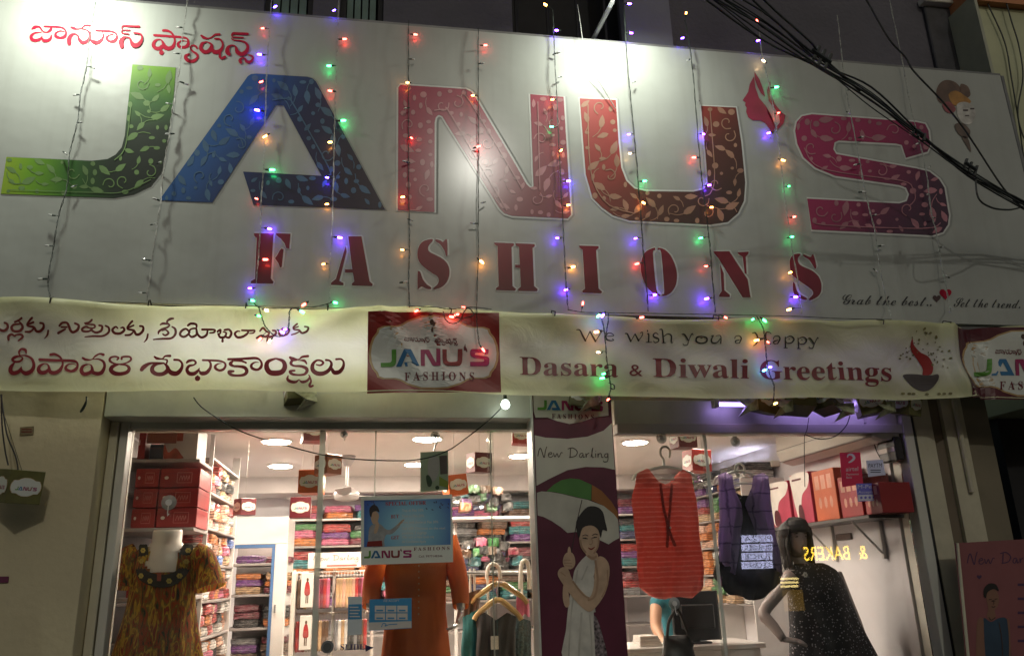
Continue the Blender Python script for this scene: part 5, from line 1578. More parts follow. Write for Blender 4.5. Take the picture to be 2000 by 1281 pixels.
for si, py in enumerate((1100, 1160, 1225, 1290)):
    z = at(490, py, YW + 0.1).z
    MB().bbox(xa - 0.08, ox1 - 0.002, YW + 0.05, YW + 0.57, z - 0.02, z, 0.002).build('shelf_board', shelfm, cw)
    for c in range(2):
        zz = z + 0.001
        for k in range(3 if si else 1):
            h = random.uniform(0.05, 0.065)
            cc_ = random.choice(cc)
            pack(xa + 0.07 + 0.24 * c, YW + 0.28, zz, 0.225, 0.36, h, cc_, '%s wrapped garment, %s of the %s stack on the %s shelf in the blue frame' % (cc_, PILE[k], ('inner', 'outer')[c], ORD[si]), 'garments in the white cupboard', random.uniform(-0.05, 0.05))
            zz += h + 0.0005

# ------------------------------------------------------------------ shelves on the back wall
bs = thing('back_wall_shelves', 'shelf boards across the back wall under the ceiling beam', 'shelf', (0.4, YB - 0.2, 0.04))
xa, xb = at(562, 1050, 4.2).x, 3.02
zb = [at(700, y, 4.2).z for y in (1012, 1064, 1120, 1180, 1240)]
for z in zb:
    MB().bbox(xa, xb, 4.16, YB - 0.001, z - 0.02, z, 0.003).build('shelf_board', shelfw if z == zb[0] else shelfm, bs)
bc = ['black', 'purple', 'maroon', 'navy', 'grey', 'orange', 'pink', 'teal', 'black', 'green', 'red', 'brown']
for si, z in enumerate(zb[:4]):
    x = xa + 0.16
    c = 0
    while x < xb - 0.15:
        w = random.uniform(0.27, 0.33)
        zz = z + 0.001
        n = 2 if si == 0 else 3
        for k in range(n):
            h = random.uniform(0.06, 0.088)
            cc_ = random.choice(bc)
            pack(x + random.uniform(-0.02, 0.02), 4.36, zz, w, 0.34, h, cc_, '%s folded garment, %s of the %s pile on the %s back wall shelf' % (cc_, PILE[k], ORD[c], ORD[si]), 'garments on the back wall shelves', random.uniform(-0.22, 0.22))
            zz += h * 0.97
        x += w + 0.02
        c += 1
# rolled scarves heaped in a fan at the right of the back wall
for (px, py, n, lab) in ((935, 1000, 15, 'heap beside the tilted cube'), (950, 1105, 15, 'heap above the wooden hangers')):
    c = at(px, py, 3.3)
    for k in range(n):
        a = math.pi * (k % 8) / 7
        r = 0.10 + 0.09 * (k // 8) + random.uniform(-0.02, 0.02)
        q = c + Vector((1.35 * r * math.cos(a), random.uniform(-0.03, 0.03), 0.9 * r * math.sin(a)))
        o = soft_box(0.11, 0.30, 0.085, 50 + k, 0.6)
        for v in o.v:
            v += q
        cc_ = random.choice(['pink', 'orange', 'purple', 'black', 'grey', 'maroon', 'teal', 'green', 'black', 'peach', 'navy', 'brown'])
        o = o.build('rolled_scarf', PMAT[cc_])
        tag(o, '%s rolled scarf, %s in the %s arc of the %s' % (cc_, ORD[k % 8], ('inner', 'outer')[k // 8], lab), 'scarf', 'heaped scarves')
t = thing('scarf_shelf', 'long white wall shelf carrying the scarf heaps behind the wooden hangers', 'shelf', at(950, 1018, 3.3))
for py in (1012, 1118):
    a = at(880, py, 3.3); b = at(1030, py, 3.3)
    MB().bbox(a.x, b.x + 0.3, 3.12, 3.5, a.z - 0.025, a.z - 0.002, 0.003).build('shelf_board', shelfw, t)
for x in (a.x + 0.05, b.x + 0.2):
    MB().bbox(x, x + 0.03, 3.46, 3.49, 0.04, at(880, 1012, 3.3).z - 0.03, 0.003).build('upright', shelfw, t)

# ------------------------------------------------------------------ shelves along the right wall
rs = thing('side_shelves', 'tall wall shelves stacked with orange and tan packs below the tube lamp', 'shelf', (XR - 0.2, 3.2, 0.04))
X0 = XR - 0.40
rz = (2.24, 2.00, 1.76, 1.52, 1.28)
for z in rz:
    MB().bbox(X0 + 0.02, XR - 0.002, 1.95, 4.1, z - 0.014, z, 0.003).build('shelf_board', shelfm, rs)
for y in (1.93, 3.0, 4.102):
    MB().bbox(X0, XR - 0.002, y, y + 0.016, 0.05, 2.30, 0.002).build('upright', shelfw, rs)
for si, z in enumerate(rz):
    pal = (['purple', 'black', 'navy', 'green', 'grey', 'orange', 'white'], ['black', 'green', 'red', 'white', 'purple', 'teal', 'tan'], ['orange', 'tan', 'peach', 'red', 'white', 'peach'],
           ['tan', 'orange', 'peach', 'tan', 'red', 'white'], ['tan', 'brown', 'red', 'peach', 'green', 'white'], ['brown', 'red', 'orange', 'tan', 'peach'])[si]
    for c in range(7):
        y = 2.10 + 0.285 * c
        if abs(y - 3.0) < 0.12:
            y += 0.0
        zz = z + 0.001
        for k in range(3):
            h = random.uniform(0.064, 0.072)
            cc_ = random.choice(pal)
            pack(X0 + 0.19 + random.uniform(-0.04, 0.02), y, zz, random.uniform(0.30, 0.36), random.uniform(0.23, 0.28), h, cc_, '%s wrapped garment, %s of the %s stack, %s shelf below the tube lamp' % (cc_, PILE[k], ORD[c], ORD[si]), 'wrapped garments below the tube lamp', random.uniform(-0.14, 0.14))
            zz += h + 0.0005

# ------------------------------------------------------------------ right wall: pink cartons on a bracket shelf, air conditioner
bsf = thing('bracket_shelf', 'dark wall shelf on brackets carrying pink and white cartons', 'shelf', (XR - 0.12, 1.3, 1.7))
p0, p1 = atx(1500, 1035, XR - 0.13), atx(1722, 1003, XR - 0.13)
zsh = (p0.z + p1.z) / 2
ya, yb = min(p0.y, p1.y), max(p0.y, p1.y)
MB().bbox(XR - 0.26, XR - 0.002, ya - 0.05, yb + 0.05, zsh - 0.025, zsh - 0.003, 0.002).build('shelf_board', mat('dark_shelf', (0.10, 0.09, 0.09), 0.5), bsf)
for y in (ya + 0.2, (ya + yb) / 2, yb - 0.1):
    MB().bbox(XR - 0.03, XR - 0.003, y, y + 0.025, zsh - 0.28, zsh - 0.026, 0.002).build('bracket', shelfw, bsf)
    MB().tube([(XR - 0.02, y + 0.012, zsh - 0.25), (XR - 0.22, y + 0.012, zsh - 0.03)], 0.008, 6).build('brace', shelfw, bsf)
pinkm = mat('pink_carton', (0.42, 0.045, 0.09), 0.35, vary=0.12, coat=0.4)
orm = mat('orange_carton', (0.52, 0.12, 0.05), 0.35, vary=0.12, coat=0.4)
CART = [(1500, 1548, 935, pinkm, 'pink carton with a white picture print, deepest on the wall shelf', True), (1550, 1592, 915, pinkm, 'pink carton with a white picture print, second on the wall shelf', True),
        (1594, 1642, 908, orm, 'orange carton between the pink cartons on the wall shelf', False), (1644, 1690, 920, redbox, 'red carton behind the round-emblem sticker on the wall shelf', False), (1692, 1728, 935, redbox, 'red carton at the near end of the wall shelf', False)]
for (pa, pb, pt, mm, lab, pic) in CART:
    A = atx(pa + 2, 1000, XR - 0.24); B = atx(pb - 2, 1000, XR - 0.24)
    zt = zsh + (atx((pa + pb) / 2, pt, XR - 0.24).z - atx((pa + pb) / 2, 1022 - (pa - 1500) * 0.14, XR - 0.24).z)
    t = thing('display_carton', lab, 'box', (XR - 0.13, (A.y + B.y) / 2, zsh))
    y0, y1 = min(A.y, B.y), max(A.y, B.y)
    MB().bbox(XR - 0.245, XR - 0.02, y0, y1, zsh - 0.001, zt, 0.003).build('carton', mm, t)
    sh = plane((XR - 0.245, y1, zsh), (0, y0 - y1, 0), (0, 0, zt - zsh))
    m = MB()
    if pic:
        poly(m, sh, smooth([(0.05, 0.98), (0.95, 0.98), (0.9, 0.72), (0.55, 0.55), (0.42, 0.25), (0.45, 0.04), (0.25, 0.04), (0.12, 0.35), (0.05, 0.65)]), 0.001)
        m.build('picture_print', inkw, t)
        m = MB(); poly(m, sh, smooth([(0.30, 0.34), (0.48, 0.34), (0.55, 0.04), (0.28, 0.04)]), 0.002); poly(m, sh, rect(0.1, 0.86, 0.6, 0.90), 0.002); m.build('small_print', bmar, t)
    else:
        for k in range(3):
            poly(m, sh, ell(0.25 + 0.25 * k, 0.35, 0.07, 0.12, 10), 0.001); poly(m, sh, rect(0.1 + 0.28 * k, 0.62, 0.3 + 0.28 * k, 0.9), 0.001)
        m.build('picture_print', mat('pale_pink_print', (0.58, 0.28, 0.20), 0.4, vary=0.3), t)
ac = thing('air_conditioner', 'white wall-mounted air conditioner above the pink cartons', 'air conditioner', (XR, 1.3, 2.2))
A, B = atx(1520, 900, XR - 0.22), atx(1700, 860, XR - 0.22)
y0, y1 = min(A.y, B.y), max(A.y, B.y)
zl = min(A.z, B.z)
m = MB(); m.smooth = False
prof = [(XR - 0.003, zl + 0.02), (XR - 0.10, zl), (XR - 0.19, zl + 0.03), (XR - 0.225, zl + 0.10), (XR - 0.215, zl + 0.26), (XR - 0.17, zl + 0.29), (XR - 0.003, zl + 0.29)]
m.rings([[(x, y, z) for x, z in prof] for y in (y0, y1)])
acm = mat('ac_plastic', (0.62, 0.60, 0.55), 0.35, vary=0.04)
m.build('body', acm, ac)
MB().box(XR - 0.2245, XR - 0.12, y0 + 0.03, y1 - 0.03, zl + 0.028, zl + 0.034).build('louvre', mat('ac_louvre', (0.30, 0.29, 0.27), 0.5), ac)
MB().box(XR - 0.228, XR - 0.222, y0 + 0.002, y1 - 0.002, zl + 0.118, zl + 0.122).build('panel_seam', mat('ac_seam', (0.2, 0.2, 0.19), 0.5), ac)
MB().box(XR - 0.2275, XR - 0.222, y0 + 0.12, y0 + 0.18, zl + 0.2, zl + 0.21).build('badge', mat('ac_badge', (0.25, 0.24, 0.25), 0.4), ac)
dv = thing('wall_adapter', 'black power adapter on the wall with trailing cable, beside the stickers', 'adapter', atx(1737, 900, XR))
A, B = atx(1725, 905, XR - 0.04), atx(1750, 852, XR - 0.04)
MB().bbox(XR - 0.06, XR - 0.002, min(A.y, B.y), max(A.y, B.y), A.z, B.z, 0.006).build('body', mat('black_plastic', (0.02, 0.02, 0.022), 0.35, vary=0.2), dv)
MB().box(XR - 0.063, XR - 0.0605, min(A.y, B.y) + 0.01, max(A.y, B.y) - 0.01, A.z + 0.06, A.z + 0.09).build('label', inkw, dv)
MB().tube([atx(x, y, XR - 0.012) for x, y in catmull([(1704, 855), (1712, 880), (1722, 900), (1730, 930), (1742, 950), (1752, 962), (1756, 985), (1745, 1005), (1722, 1005), (1738, 995), (1752, 990)], 5)], 0.004, 5).build('cable', cordm, dv)
sw = thing('wall_switch', 'small brown switch plate on the white wall under the bracket shelf', 'switch', atx(1648, 1048, XR))
A, B = atx(1635, 1055, XR - 0.01), atx(1662, 1040, XR - 0.01)
MB().bbox(XR - 0.02, XR - 0.002, min(A.y, B.y), max(A.y, B.y), A.z, B.z, 0.003).build('plate', mat('brown_plate', (0.08, 0.05, 0.045), 0.4), sw)

# ================================================================== mannequins
skinw = mat('white_mannequin', (0.66, 0.62, 0.57), 0.35, vary=0.05)
silver = mat('silver_mannequin', (0.60, 0.60, 0.62), 0.28, metal=0.7, vary=0.06)
skind = mat('grey_mannequin', (0.27, 0.225, 0.22), 0.42, vary=0.06)


def fabric(name, cols, scale=(3, 3, 0.7), rough=0.85, detail=5, bump=0.35):
    """cloth printed in uneven vertical patches"""
    m, nt, b = new_mat(name)
    N, L = nt.nodes, nt.links
    tc = N.new('ShaderNodeTexCoord'); mp = N.new('ShaderNodeMapping'); mp.inputs['Scale'].default_value = scale
    L.new(tc.outputs['Object'], mp.inputs[0])
    no = N.new('ShaderNodeTexNoise'); no.inputs['Scale'].default_value = 5; no.inputs['Detail'].default_value = detail; no.inputs['Distortion'].default_value = 0.6
    L.new(mp.outputs[0], no.inputs['Vector'])
    cr = N.new('ShaderNodeValToRGB')
    e = cr.color_ramp.elements
    while len(e) < len(cols):
        e.new(0.5)
    for i, (q, c) in enumerate(zip(e, cols)):
        q.position = 0.28 + 0.44 * i / (len(cols) - 1); q.color = (*c, 1)
    L.new(no.outputs[0], cr.inputs[0]); L.new(cr.outputs[0], b.inputs['Base Color'])
    b.inputs['Roughness'].default_value = rough
    n2 = N.new('ShaderNodeTexNoise'); n2.inputs['Scale'].default_value = 160
    L.new(tc.outputs['Object'], n2.inputs['Vector'])
    bp = N.new('ShaderNodeBump'); bp.inputs['Strength'].default_value = bump; bp.inputs['Distance'].default_value = 0.003
    L.new(n2.outputs[0], bp.inputs['Height']); L.new(bp.outputs[0], b.inputs['Normal'])
    tl_ = N.new('ShaderNodeBsdfTranslucent'); L.new(cr.outputs[0], tl_.inputs[0])
    ms = N.new('ShaderNodeMixShader'); ms.inputs[0].default_value = 0.3
    L.new(b.outputs[0], ms.inputs[1]); L.new(tl_.outputs[0], ms.inputs[2]); L.new(ms.outputs[0], N['Material Output'].inputs[0])
    MATS[name] = m
    return m


def folds(mb_, amp, n, phase=0.0, zref=None, cx=0, cy=0):
    """ripple a skirt outward, more towards its hem"""
    zt = max(v.z for v in mb_.v); zb = min(v.z for v in mb_.v)
    zr = zt if zref is None else zref
    for v in mb_.v:
        k = max(0, min(1, (zr - v.z) / (zr - zb)))
        a = math.atan2(v.y - cy, v.x - cx)
        r = 1 + amp * k * math.sin(a * n + phase + 2 * k)
        v.x = cx + (v.x - cx) * r; v.y = cy + (v.y - cy) * r


def hand(mb_, w, d, pn, sc=1.0, curl=0.4, thumb=1):
    """palm and five fingers: w wrist, d pointing direction, pn palm normal"""
    d = d.normalized(); pn = (pn - d * pn.dot(d)).normalized(); s = d.cross(pn)
    mb_.smooth = True
    ring = []
    for t, hw, hh in ((0.0, 0.024, 0.017), (0.03, 0.034, 0.016), (0.065, 0.042, 0.014), (0.095, 0.040, 0.011)):
        ring.append([w + d * (t * sc) + s * (hw * sc * math.cos(a)) + pn * (hh * sc * math.sin(a)) for a in [k * math.pi / 5 for k in range(10)]])
    mb_.rings(ring)
    for k, (o, l) in enumerate(((-0.030, 0.062), (-0.010, 0.074), (0.010, 0.080), (0.029, 0.072))):
        b = w + d * (0.088 * sc) + s * (o * sc)
        pts = [b]
        ang = curl * 0.4
        dd = d
        for j in range(3):
            ang += curl * (0.35 + 0.2 * j)
            dd = (d * math.cos(ang) + pn * math.sin(ang) + s * (o * 3)).normalized()
            pts.append(pts[-1] + dd * (l * sc * (0.42, 0.32, 0.26)[j]))
        mb_.tube(pts, [0.0092 * sc, 0.0088 * sc, 0.0080 * sc, 0.0058 * sc], 7)
    b = w + d * (0.030 * sc) + s * (0.030 * sc * thumb)
    t1 = b + (d * 0.6 + s * thumb * 0.7 + pn * 0.25).normalized() * 0.040 * sc
    t2 = t1 + (d * 0.85 + s * thumb * 0.3 + pn * 0.3).normalized() * 0.030 * sc
    mb_.tube([b, t1, t2, t2 + d * 0.012 * sc], [0.012 * sc, 0.0105 * sc, 0.0092 * sc, 0.005 * sc], 7)


# headless bust in a patterned dress at the left
YM = 0.74
mq = thing('dressed_mannequin', 'headless white mannequin in a rust and olive printed dress by the red cartons', 'mannequin', (at(322, 1100, YM).x, YM, 0.05))
cx = at(322, 1100, YM).x


def zy(py, px=322, y=YM):
    return at(px, py, y).z


S = 0.00335
m = MB(); m.smooth = True
m.loft([(zy(1290), cx, YM, 0.16, 0.10), (zy(1200), cx, YM, 0.14, 0.095), (zy(1130), cx, YM, 0.165, 0.105), (zy(1095), cx, YM, 0.17, 0.10), (zy(1078), cx, YM, 0.155, 0.085), (zy(1066), cx, YM, 0.105, 0.07), (zy(1058), cx, YM, 0.084, 0.062), (zy(1040), cx, YM, 0.086, 0.060), (zy(1035), cx, YM, 0.080, 0.055)], 24)
m.build('body', skinw, mq)
MB().tube([(cx, YM, 0.05), (cx, YM, zy(1290) + 0.01)], 0.02, 8).build('stand', lampgrey, mq)
neck = [(286, 1063), (292, 1085), (284, 1100), (290, 1112), (308, 1119), (325, 1120), (340, 1114), (347, 1104), (345, 1088), (352, 1063)]
neckw = [(at(x, y, YM - 0.1).x, at(x, y, YM - 0.1).z) for x, y in neck]


def chest_y(x, z):
    """front surface of the dress"""
    rx = 0.178; ry = 0.115
    k = max(0.0, 1 - ((x - cx) / rx) ** 2)
    zz = (zy(1066) - z) / (zy(1066) - zy(1130))
    return YM - (ry * min(1.0, max(0.55, 0.62 + 0.4 * zz))) * math.sqrt(k)


m = MB(); m.smooth = True
secs = [(zy(1420), 0.30, 0.19), (zy(1340), 0.27, 0.17), (zy(1281), 0.245, 0.155), (zy(1230), 0.215, 0.14), (zy(1180), 0.19, 0.125), (zy(1140), 0.182, 0.118), (zy(1110), 0.185, 0.112), (zy(1090), 0.188, 0.100), (zy(1076), 0.175, 0.086), (zy(1068), 0.14, 0.076)]
fine = []
for a, b in zip(secs, secs[1:]):
    for k in range(4):
        t = k / 4
        fine.append((a[0] + (b[0] - a[0]) * t, cx, YM, a[1] + (b[1] - a[1]) * t, a[2] + (b[2] - a[2]) * t))
fine.append((secs[-1][0], cx, YM, secs[-1][1], secs[-1][2]))
m.loft(fine, 64, caps=False, skip=lambda c: c.y < YM and inside((c.x, c.z), neckw))
folds(m, 0.09, 9, 0.4, zref=zy(1132), cx=cx, cy=YM)
folds(m, 0.04, 19, 1.4, zref=zy(1140), cx=cx, cy=YM)
dressm = fabric('printed_dress', [(0.02, 0.022, 0.012), (0.06, 0.07, 0.02), (0.36, 0.06, 0.015), (0.16, 0.13, 0.03), (0.58, 0.36, 0.04), (0.20, 0.05, 0.02), (0.46, 0.06, 0.03)], (7, 7, 1.7), detail=3)
dr = m.build('dress', dressm, mq)
for s in (-1, 1):
    a = Vector((cx + s * 0.165, YM - 0.005, zy(1078))); b = at(322 + s * 80, 1105, YM - 0.01); c = at(322 + s * 88, 1148, YM - 0.03)
    m = MB(); m.smooth = True
    m.tube(catmull([tuple(a), tuple(a.lerp(b, 0.5) + Vector((s * 0.012, 0, 0.012))), tuple(b), tuple(b.lerp(c, 0.6)), tuple(c)], 3), [0.060, 0.062, 0.064, 0.067, 0.070, 0.072, 0.075, 0.078, 0.081, 0.084, 0.088, 0.090, 0.092], 14, caps=False)
    m.build('sleeve', dressm, mq)
# embroidered yoke: bands projected on the chest
ym_ = mat('yoke_black', (0.02, 0.018, 0.014), 0.8, vary=0.3, bump=0.4, bscale=200)


def csh(u, v, h=0.0):
    p = at(u, v, YM - 0.1)
    p.y = min(chest_y(p.x, p.z), YM - 0.03) - 0.008 - h
    return p


m = MB(); m.smooth = True
for (off_, w) in ((0, 9), (8, 9), (16, 9)):
    stroke(m, csh, [(281 - off_ * 0.6, 1066, w), (284 - off_ * 0.8, 1085, w), (276 - off_ * 0.7, 1102, w), (284 - off_ * 0.5, 1117 + off_ * 0.7, w), (306, 1125 + off_, w), (325, 1126 + off_, w), (343, 1120 + off_, w), (354 + off_ * 0.5, 1108 + off_ * 0.4, w), (352 + off_ * 0.8, 1088, w), (358 + off_ * 0.7, 1066, w)], 0.001 + 0.0004 * off_ / 8, n=8)
m.build('yoke', ym_, dr)
m = MB()
for (x, y) in ((277, 1074), (275, 1095), (276, 1124), (351, 1124), (365, 1074), (362, 1096), (295, 1134), (332, 1134)):
    for k in range(6):
        a = k * math.pi / 3
        poly(m, csh, ell(x + 3.2 * math.cos(a), y + 3.2 * math.sin(a), 2.4, 2.4, 7), 0.006 + 0.0003 * k)
m.build('flower_embroidery', mat('yellow_thread', (0.46, 0.36, 0.08), 0.8, vary=0.3), dr)
m = MB(); poly(m, csh, rect(309, 1117, 317, 1134), 0.008); m.build('loop_tab', mat('rust_tab', (0.25, 0.05, 0.03), 0.7), dr)

# orange tunic in the middle
YO2 = 0.78
cx2 = at(812, 1150, YO2).x
oq = thing('dressed_mannequin', 'silver-handed mannequin in a plain burnt-orange tunic behind the offer poster', 'mannequin', (cx2, YO2, 0.05))


def z2(py):
    return at(812, py, YO2).z


m = MB(); m.smooth = True
m.loft([(0.9, cx2, YO2, 0.14, 0.10), (z2(1281), cx2, YO2, 0.16, 0.11), (z2(1130), cx2, YO2, 0.15, 0.10), (z2(1060), cx2, YO2, 0.17, 0.10), (z2(1035), cx2, YO2, 0.15, 0.08), (z2(1015), cx2, YO2, 0.06, 0.055), (z2(995), cx2, YO2, 0.05, 0.05),
        (z2(985), cx2, YO2, 0.06, 0.07), (z2(968), cx2, YO2, 0.072, 0.088), (z2(945), cx2, YO2, 0.072, 0.09), (z2(930), cx2, YO2, 0.05, 0.06), (z2(925), cx2, YO2, 0.015, 0.02)][:7] + [(z2(990), cx2, YO2, 0.045, 0.045)], 20)
m.build('body', silver, oq)
MB().tube([(cx2, YO2, 0.05), (cx2, YO2, 0.95)], 0.02, 8).build('stand', lampgrey, oq)
tun = fabric('orange_tunic', [(0.46, 0.10, 0.02), (0.52, 0.12, 0.025), (0.56, 0.14, 0.03)], (2, 2, 1.2), 0.7)
m = MB(); m.smooth = True
secs = [(z2(1430), 0.25, 0.16), (z2(1330), 0.225, 0.15), (z2(1260), 0.205, 0.135), (z2(1190), 0.185, 0.12), (z2(1140), 0.19, 0.118), (z2(1095), 0.205, 0.118), (z2(1060), 0.205, 0.11), (z2(1040), 0.175, 0.088), (z2(1028), 0.11, 0.07)]
fine = []
for a, b in zip(secs, secs[1:]):
    for k in range(3):
        t = k / 3
        fine.append((a[0] + (b[0] - a[0]) * t, cx2, YO2, a[1] + (b[1] - a[1]) * t, a[2] + (b[2] - a[2]) * t))
m.loft(fine, 48, caps=False)
folds(m, 0.05, 9, 1.0, zref=z2(1120), cx=cx2, cy=YO2)
dr = m.build('tunic', tun, oq)
m = MB()
for k in range(9):
    p = Vector((cx2 + 0.012, YO2 - 0.122, z2(1105) - 0.035 * k))
    m.disc(p, 0.005, (0, -1, 0), 8, 0.004)
m.build('button_row', gold, dr)
for s in (-1, 1):
    pts = [Vector((cx2 + s * 0.19, YO2, z2(1052))), at(812 + s * 78, 1110, YO2 - 0.01), at(812 + s * 86, 1150, YO2 - 0.03), at(812 + s * 88, 1184, YO2 - 0.08)]
    m = MB(); m.smooth = True
    sm = catmull([tuple(p) for p in pts], 4)
    m.tube(sm, [0.072 - 0.022 * i / (len(sm) - 1) for i in range(len(sm))], 14, caps=False)
    m.build('sleeve', tun, oq)
    m = MB(); m.smooth = True
    w = pts[-1]
    m.tube([pts[2], pts[2].lerp(w, 0.6), w + Vector((0, -0.006, -0.012))], [0.038, 0.032, 0.026], 12)
    hand(m, w + Vector((0, -0.006, -0.012)), Vector((-s * 0.25, -0.2, -1)), Vector((-s, -0.2, 0.1)), 1.0, 0.75, thumb=-s)
    m.build('hand', silver, oq)

# dark-haired mannequin in the spotted dress at the right
YR = 0.78
hc = at(1553, 1050, YR)
rq = thing('dressed_mannequin', 'black-haired mannequin in a black dress with small pale spots behind the glass', 'mannequin', (hc.x, YR, 0.05))
px2 = 0.0034
hx = hc.x


def z3(py, px=1580):
    return at(px, py, YR).z


nx_ = at(1572, 1095, YR).x
bx = at(1588, 1130, YR).x
# head turned to the right, with brow, nose, lips, chin
m = MB(); m.smooth = True
prof = [(-0.125, 0.030, 0.035), (-0.115, 0.040, 0.060), (-0.095, 0.054, 0.074), (-0.060, 0.064, 0.085), (-0.02, 0.070, 0.092), (0.02, 0.073, 0.096), (0.06, 0.070, 0.092), (0.09, 0.056, 0.074), (0.112, 0.030, 0.040), (0.118, 0.008, 0.01)]
fw = Vector((-0.02, -1.0, 0)).normalized(); sd_ = Vector((fw.y, -fw.x, 0)) * -1
rings = []
for (dz, rx, ry) in prof:
    r = []
    for k in range(24):
        a = 2 * math.pi * k / 24
        f, s = math.cos(a), math.sin(a)
        rr = ry * f
        if f > 0.9:            # the middle of the face
            rr += {-0.095: 0.008, -0.060: 0.010, -0.02: 0.020, 0.02: 0.004}.get(dz, 0.0)
        elif f > 0.75 and dz in (0.02,):
            rr -= 0.008
        r.append(hc + fw * (rr - 0.012 * max(0, -dz) * 0) + sd_ * (rx * s) + Vector((0, 0, dz)))
    rings.append(r)
m.rings(rings)
# neck, shoulders and trunk grow on from the head
m.loft([(hc.z - 0.112, hc.x - 0.004, YR + 0.012, 0.046, 0.046), (hc.z - 0.16, (hc.x + nx_) / 2, YR + 0.01, 0.047, 0.047), (z3(1104), nx_, YR + 0.01, 0.075, 0.055), (z3(1112), nx_ + 0.01, YR, 0.14, 0.075), (z3(1130), bx, YR, 0.165, 0.095), (z3(1180), bx, YR, 0.155, 0.11), (z3(1250), bx, YR, 0.12, 0.09), (z3(1330), bx, YR, 0.15, 0.11), (0.5, bx, YR, 0.15, 0.10)], 24)
body = m.build('body', skind, rq)
m = MB()
for s in (-1, 1):
    c = hc + fw * 0.0885 + sd_ * (0.030 * s) + Vector((0, 0, 0.002))
    m.tube([c - sd_ * 0.014, c + Vector((0, 0, 0.004)), c + sd_ * 0.014], [0.001, 0.0045, 0.001], 6)
    m.tube([c - sd_ * 0.018 + Vector((0, 0, 0.020)), c + Vector((0, 0, 0.025)), c + sd_ * 0.018 + Vector((0, 0, 0.020))], [0.001, 0.003, 0.001], 5)
m.build('eyes', mat('painted_eyes', (0.03, 0.025, 0.025), 0.4), rq)
m = MB(); c = hc + fw * 0.0915 + Vector((0, 0, -0.068))
m.tube([c - sd_ * 0.020, c + fw * 0.004, c + sd_ * 0.020], [0.001, 0.006, 0.001], 6)
m.build('lips', mat('painted_lips', (0.26, 0.08, 0.08), 0.4), rq)
m = MB(); m.smooth = True
m.tube([hc + fw * 0.090 + Vector((0, 0, 0.012)), hc + fw * 0.105 + Vector((0, 0, -0.022)), hc + fw * 0.112 + Vector((0, 0, -0.034)), hc + fw * 0.094 + Vector((0, 0, -0.044))], [0.006, 0.009, 0.011, 0.009], 8)
m.build('nose', skind, rq)
m = MB()
for k in range(190):      # bobbed hair in locks, with a fringe
    a = random.uniform(0.98, 2 * math.pi - 0.98)
    f, s = math.cos(a), math.sin(a)
    top = hc + Vector((0, 0, 0.125)) + fw * (0.02 * f) + sd_ * (0.02 * s)
    mid = hc + fw * (0.108 * f) + sd_ * (0.090 * s) + Vector((0, 0, 0.055))
    low = hc + fw * (0.112 * f) + sd_ * (0.100 * s) + Vector((0, 0, -0.06))
    end = hc + fw * (0.100 * f) + sd_ * (0.092 * s) + Vector((0, 0, random.uniform(-0.21, -0.13)))
    jj = Vector((random.uniform(-1, 1), random.uniform(-1, 1), 0)) * 0.010
    m.tube(catmull([tuple(top), tuple(mid + jj), tuple(low - jj), tuple(end + jj * 1.5)], 3), [0.008, 0.010, 0.011, 0.011, 0.011, 0.010, 0.009, 0.008, 0.006, 0.002], 5)
for k in range(22):
    a = -0.98 + 1.96 * k / 21
    f, s = math.cos(a), math.sin(a)
    top = hc + Vector((0, 0, 0.128)); mid = hc + fw * (0.085 * f) + sd_ * (0.075 * s) + Vector((0, 0, 0.105)); end = hc + fw * (0.106 * f) + sd_ * (0.088 * s) + Vector((0, 0, 0.035))
    m.tube(catmull([tuple(top), tuple(mid), tuple(end)], 3), [0.014, 0.016, 0.016, 0.014, 0.012, 0.010, 0.004], 5)
m.build('hair', mat('black_wig', (0.010, 0.009, 0.010), 0.5, vary=0.5, vscale=60), rq)


def spots_mat():
    m, nt, b = new_mat('spotted_dress')
    N, L = nt.nodes, nt.links
    tc = N.new('ShaderNodeTexCoord')
    vo = N.new('ShaderNodeTexVoronoi'); vo.inputs['Scale'].default_value = 62
    L.new(tc.outputs['Object'], vo.inputs['Vector'])
    lt = N.new('ShaderNodeMath'); lt.operation = 'LESS_THAN'
    sz_ = N.new('ShaderNodeSeparateColor'); L.new(vo.outputs['Color'], sz_.inputs[0])
    mz_ = N.new('ShaderNodeMapRange'); mz_.inputs[3].default_value = 0.08; mz_.inputs[4].default_value = 0.36; L.new(sz_.outputs[0], mz_.inputs[0]); L.new(mz_.outputs[0], lt.inputs[1])
    L.new(vo.outputs['Distance'], lt.inputs[0])
    mx = N.new('ShaderNodeMix'); mx.data_type = 'RGBA'; mx.inputs['A'].default_value = (0.011, 0.011, 0.016, 1); mx.inputs['B'].default_value = (0.30, 0.28, 0.32, 1)
    L.new(lt.outputs[0], mx.inputs['Factor']); L.new(mx.outputs['Result'], b.inputs['Base Color'])
    b.inputs['Roughness'].default_value = 0.8
    return m


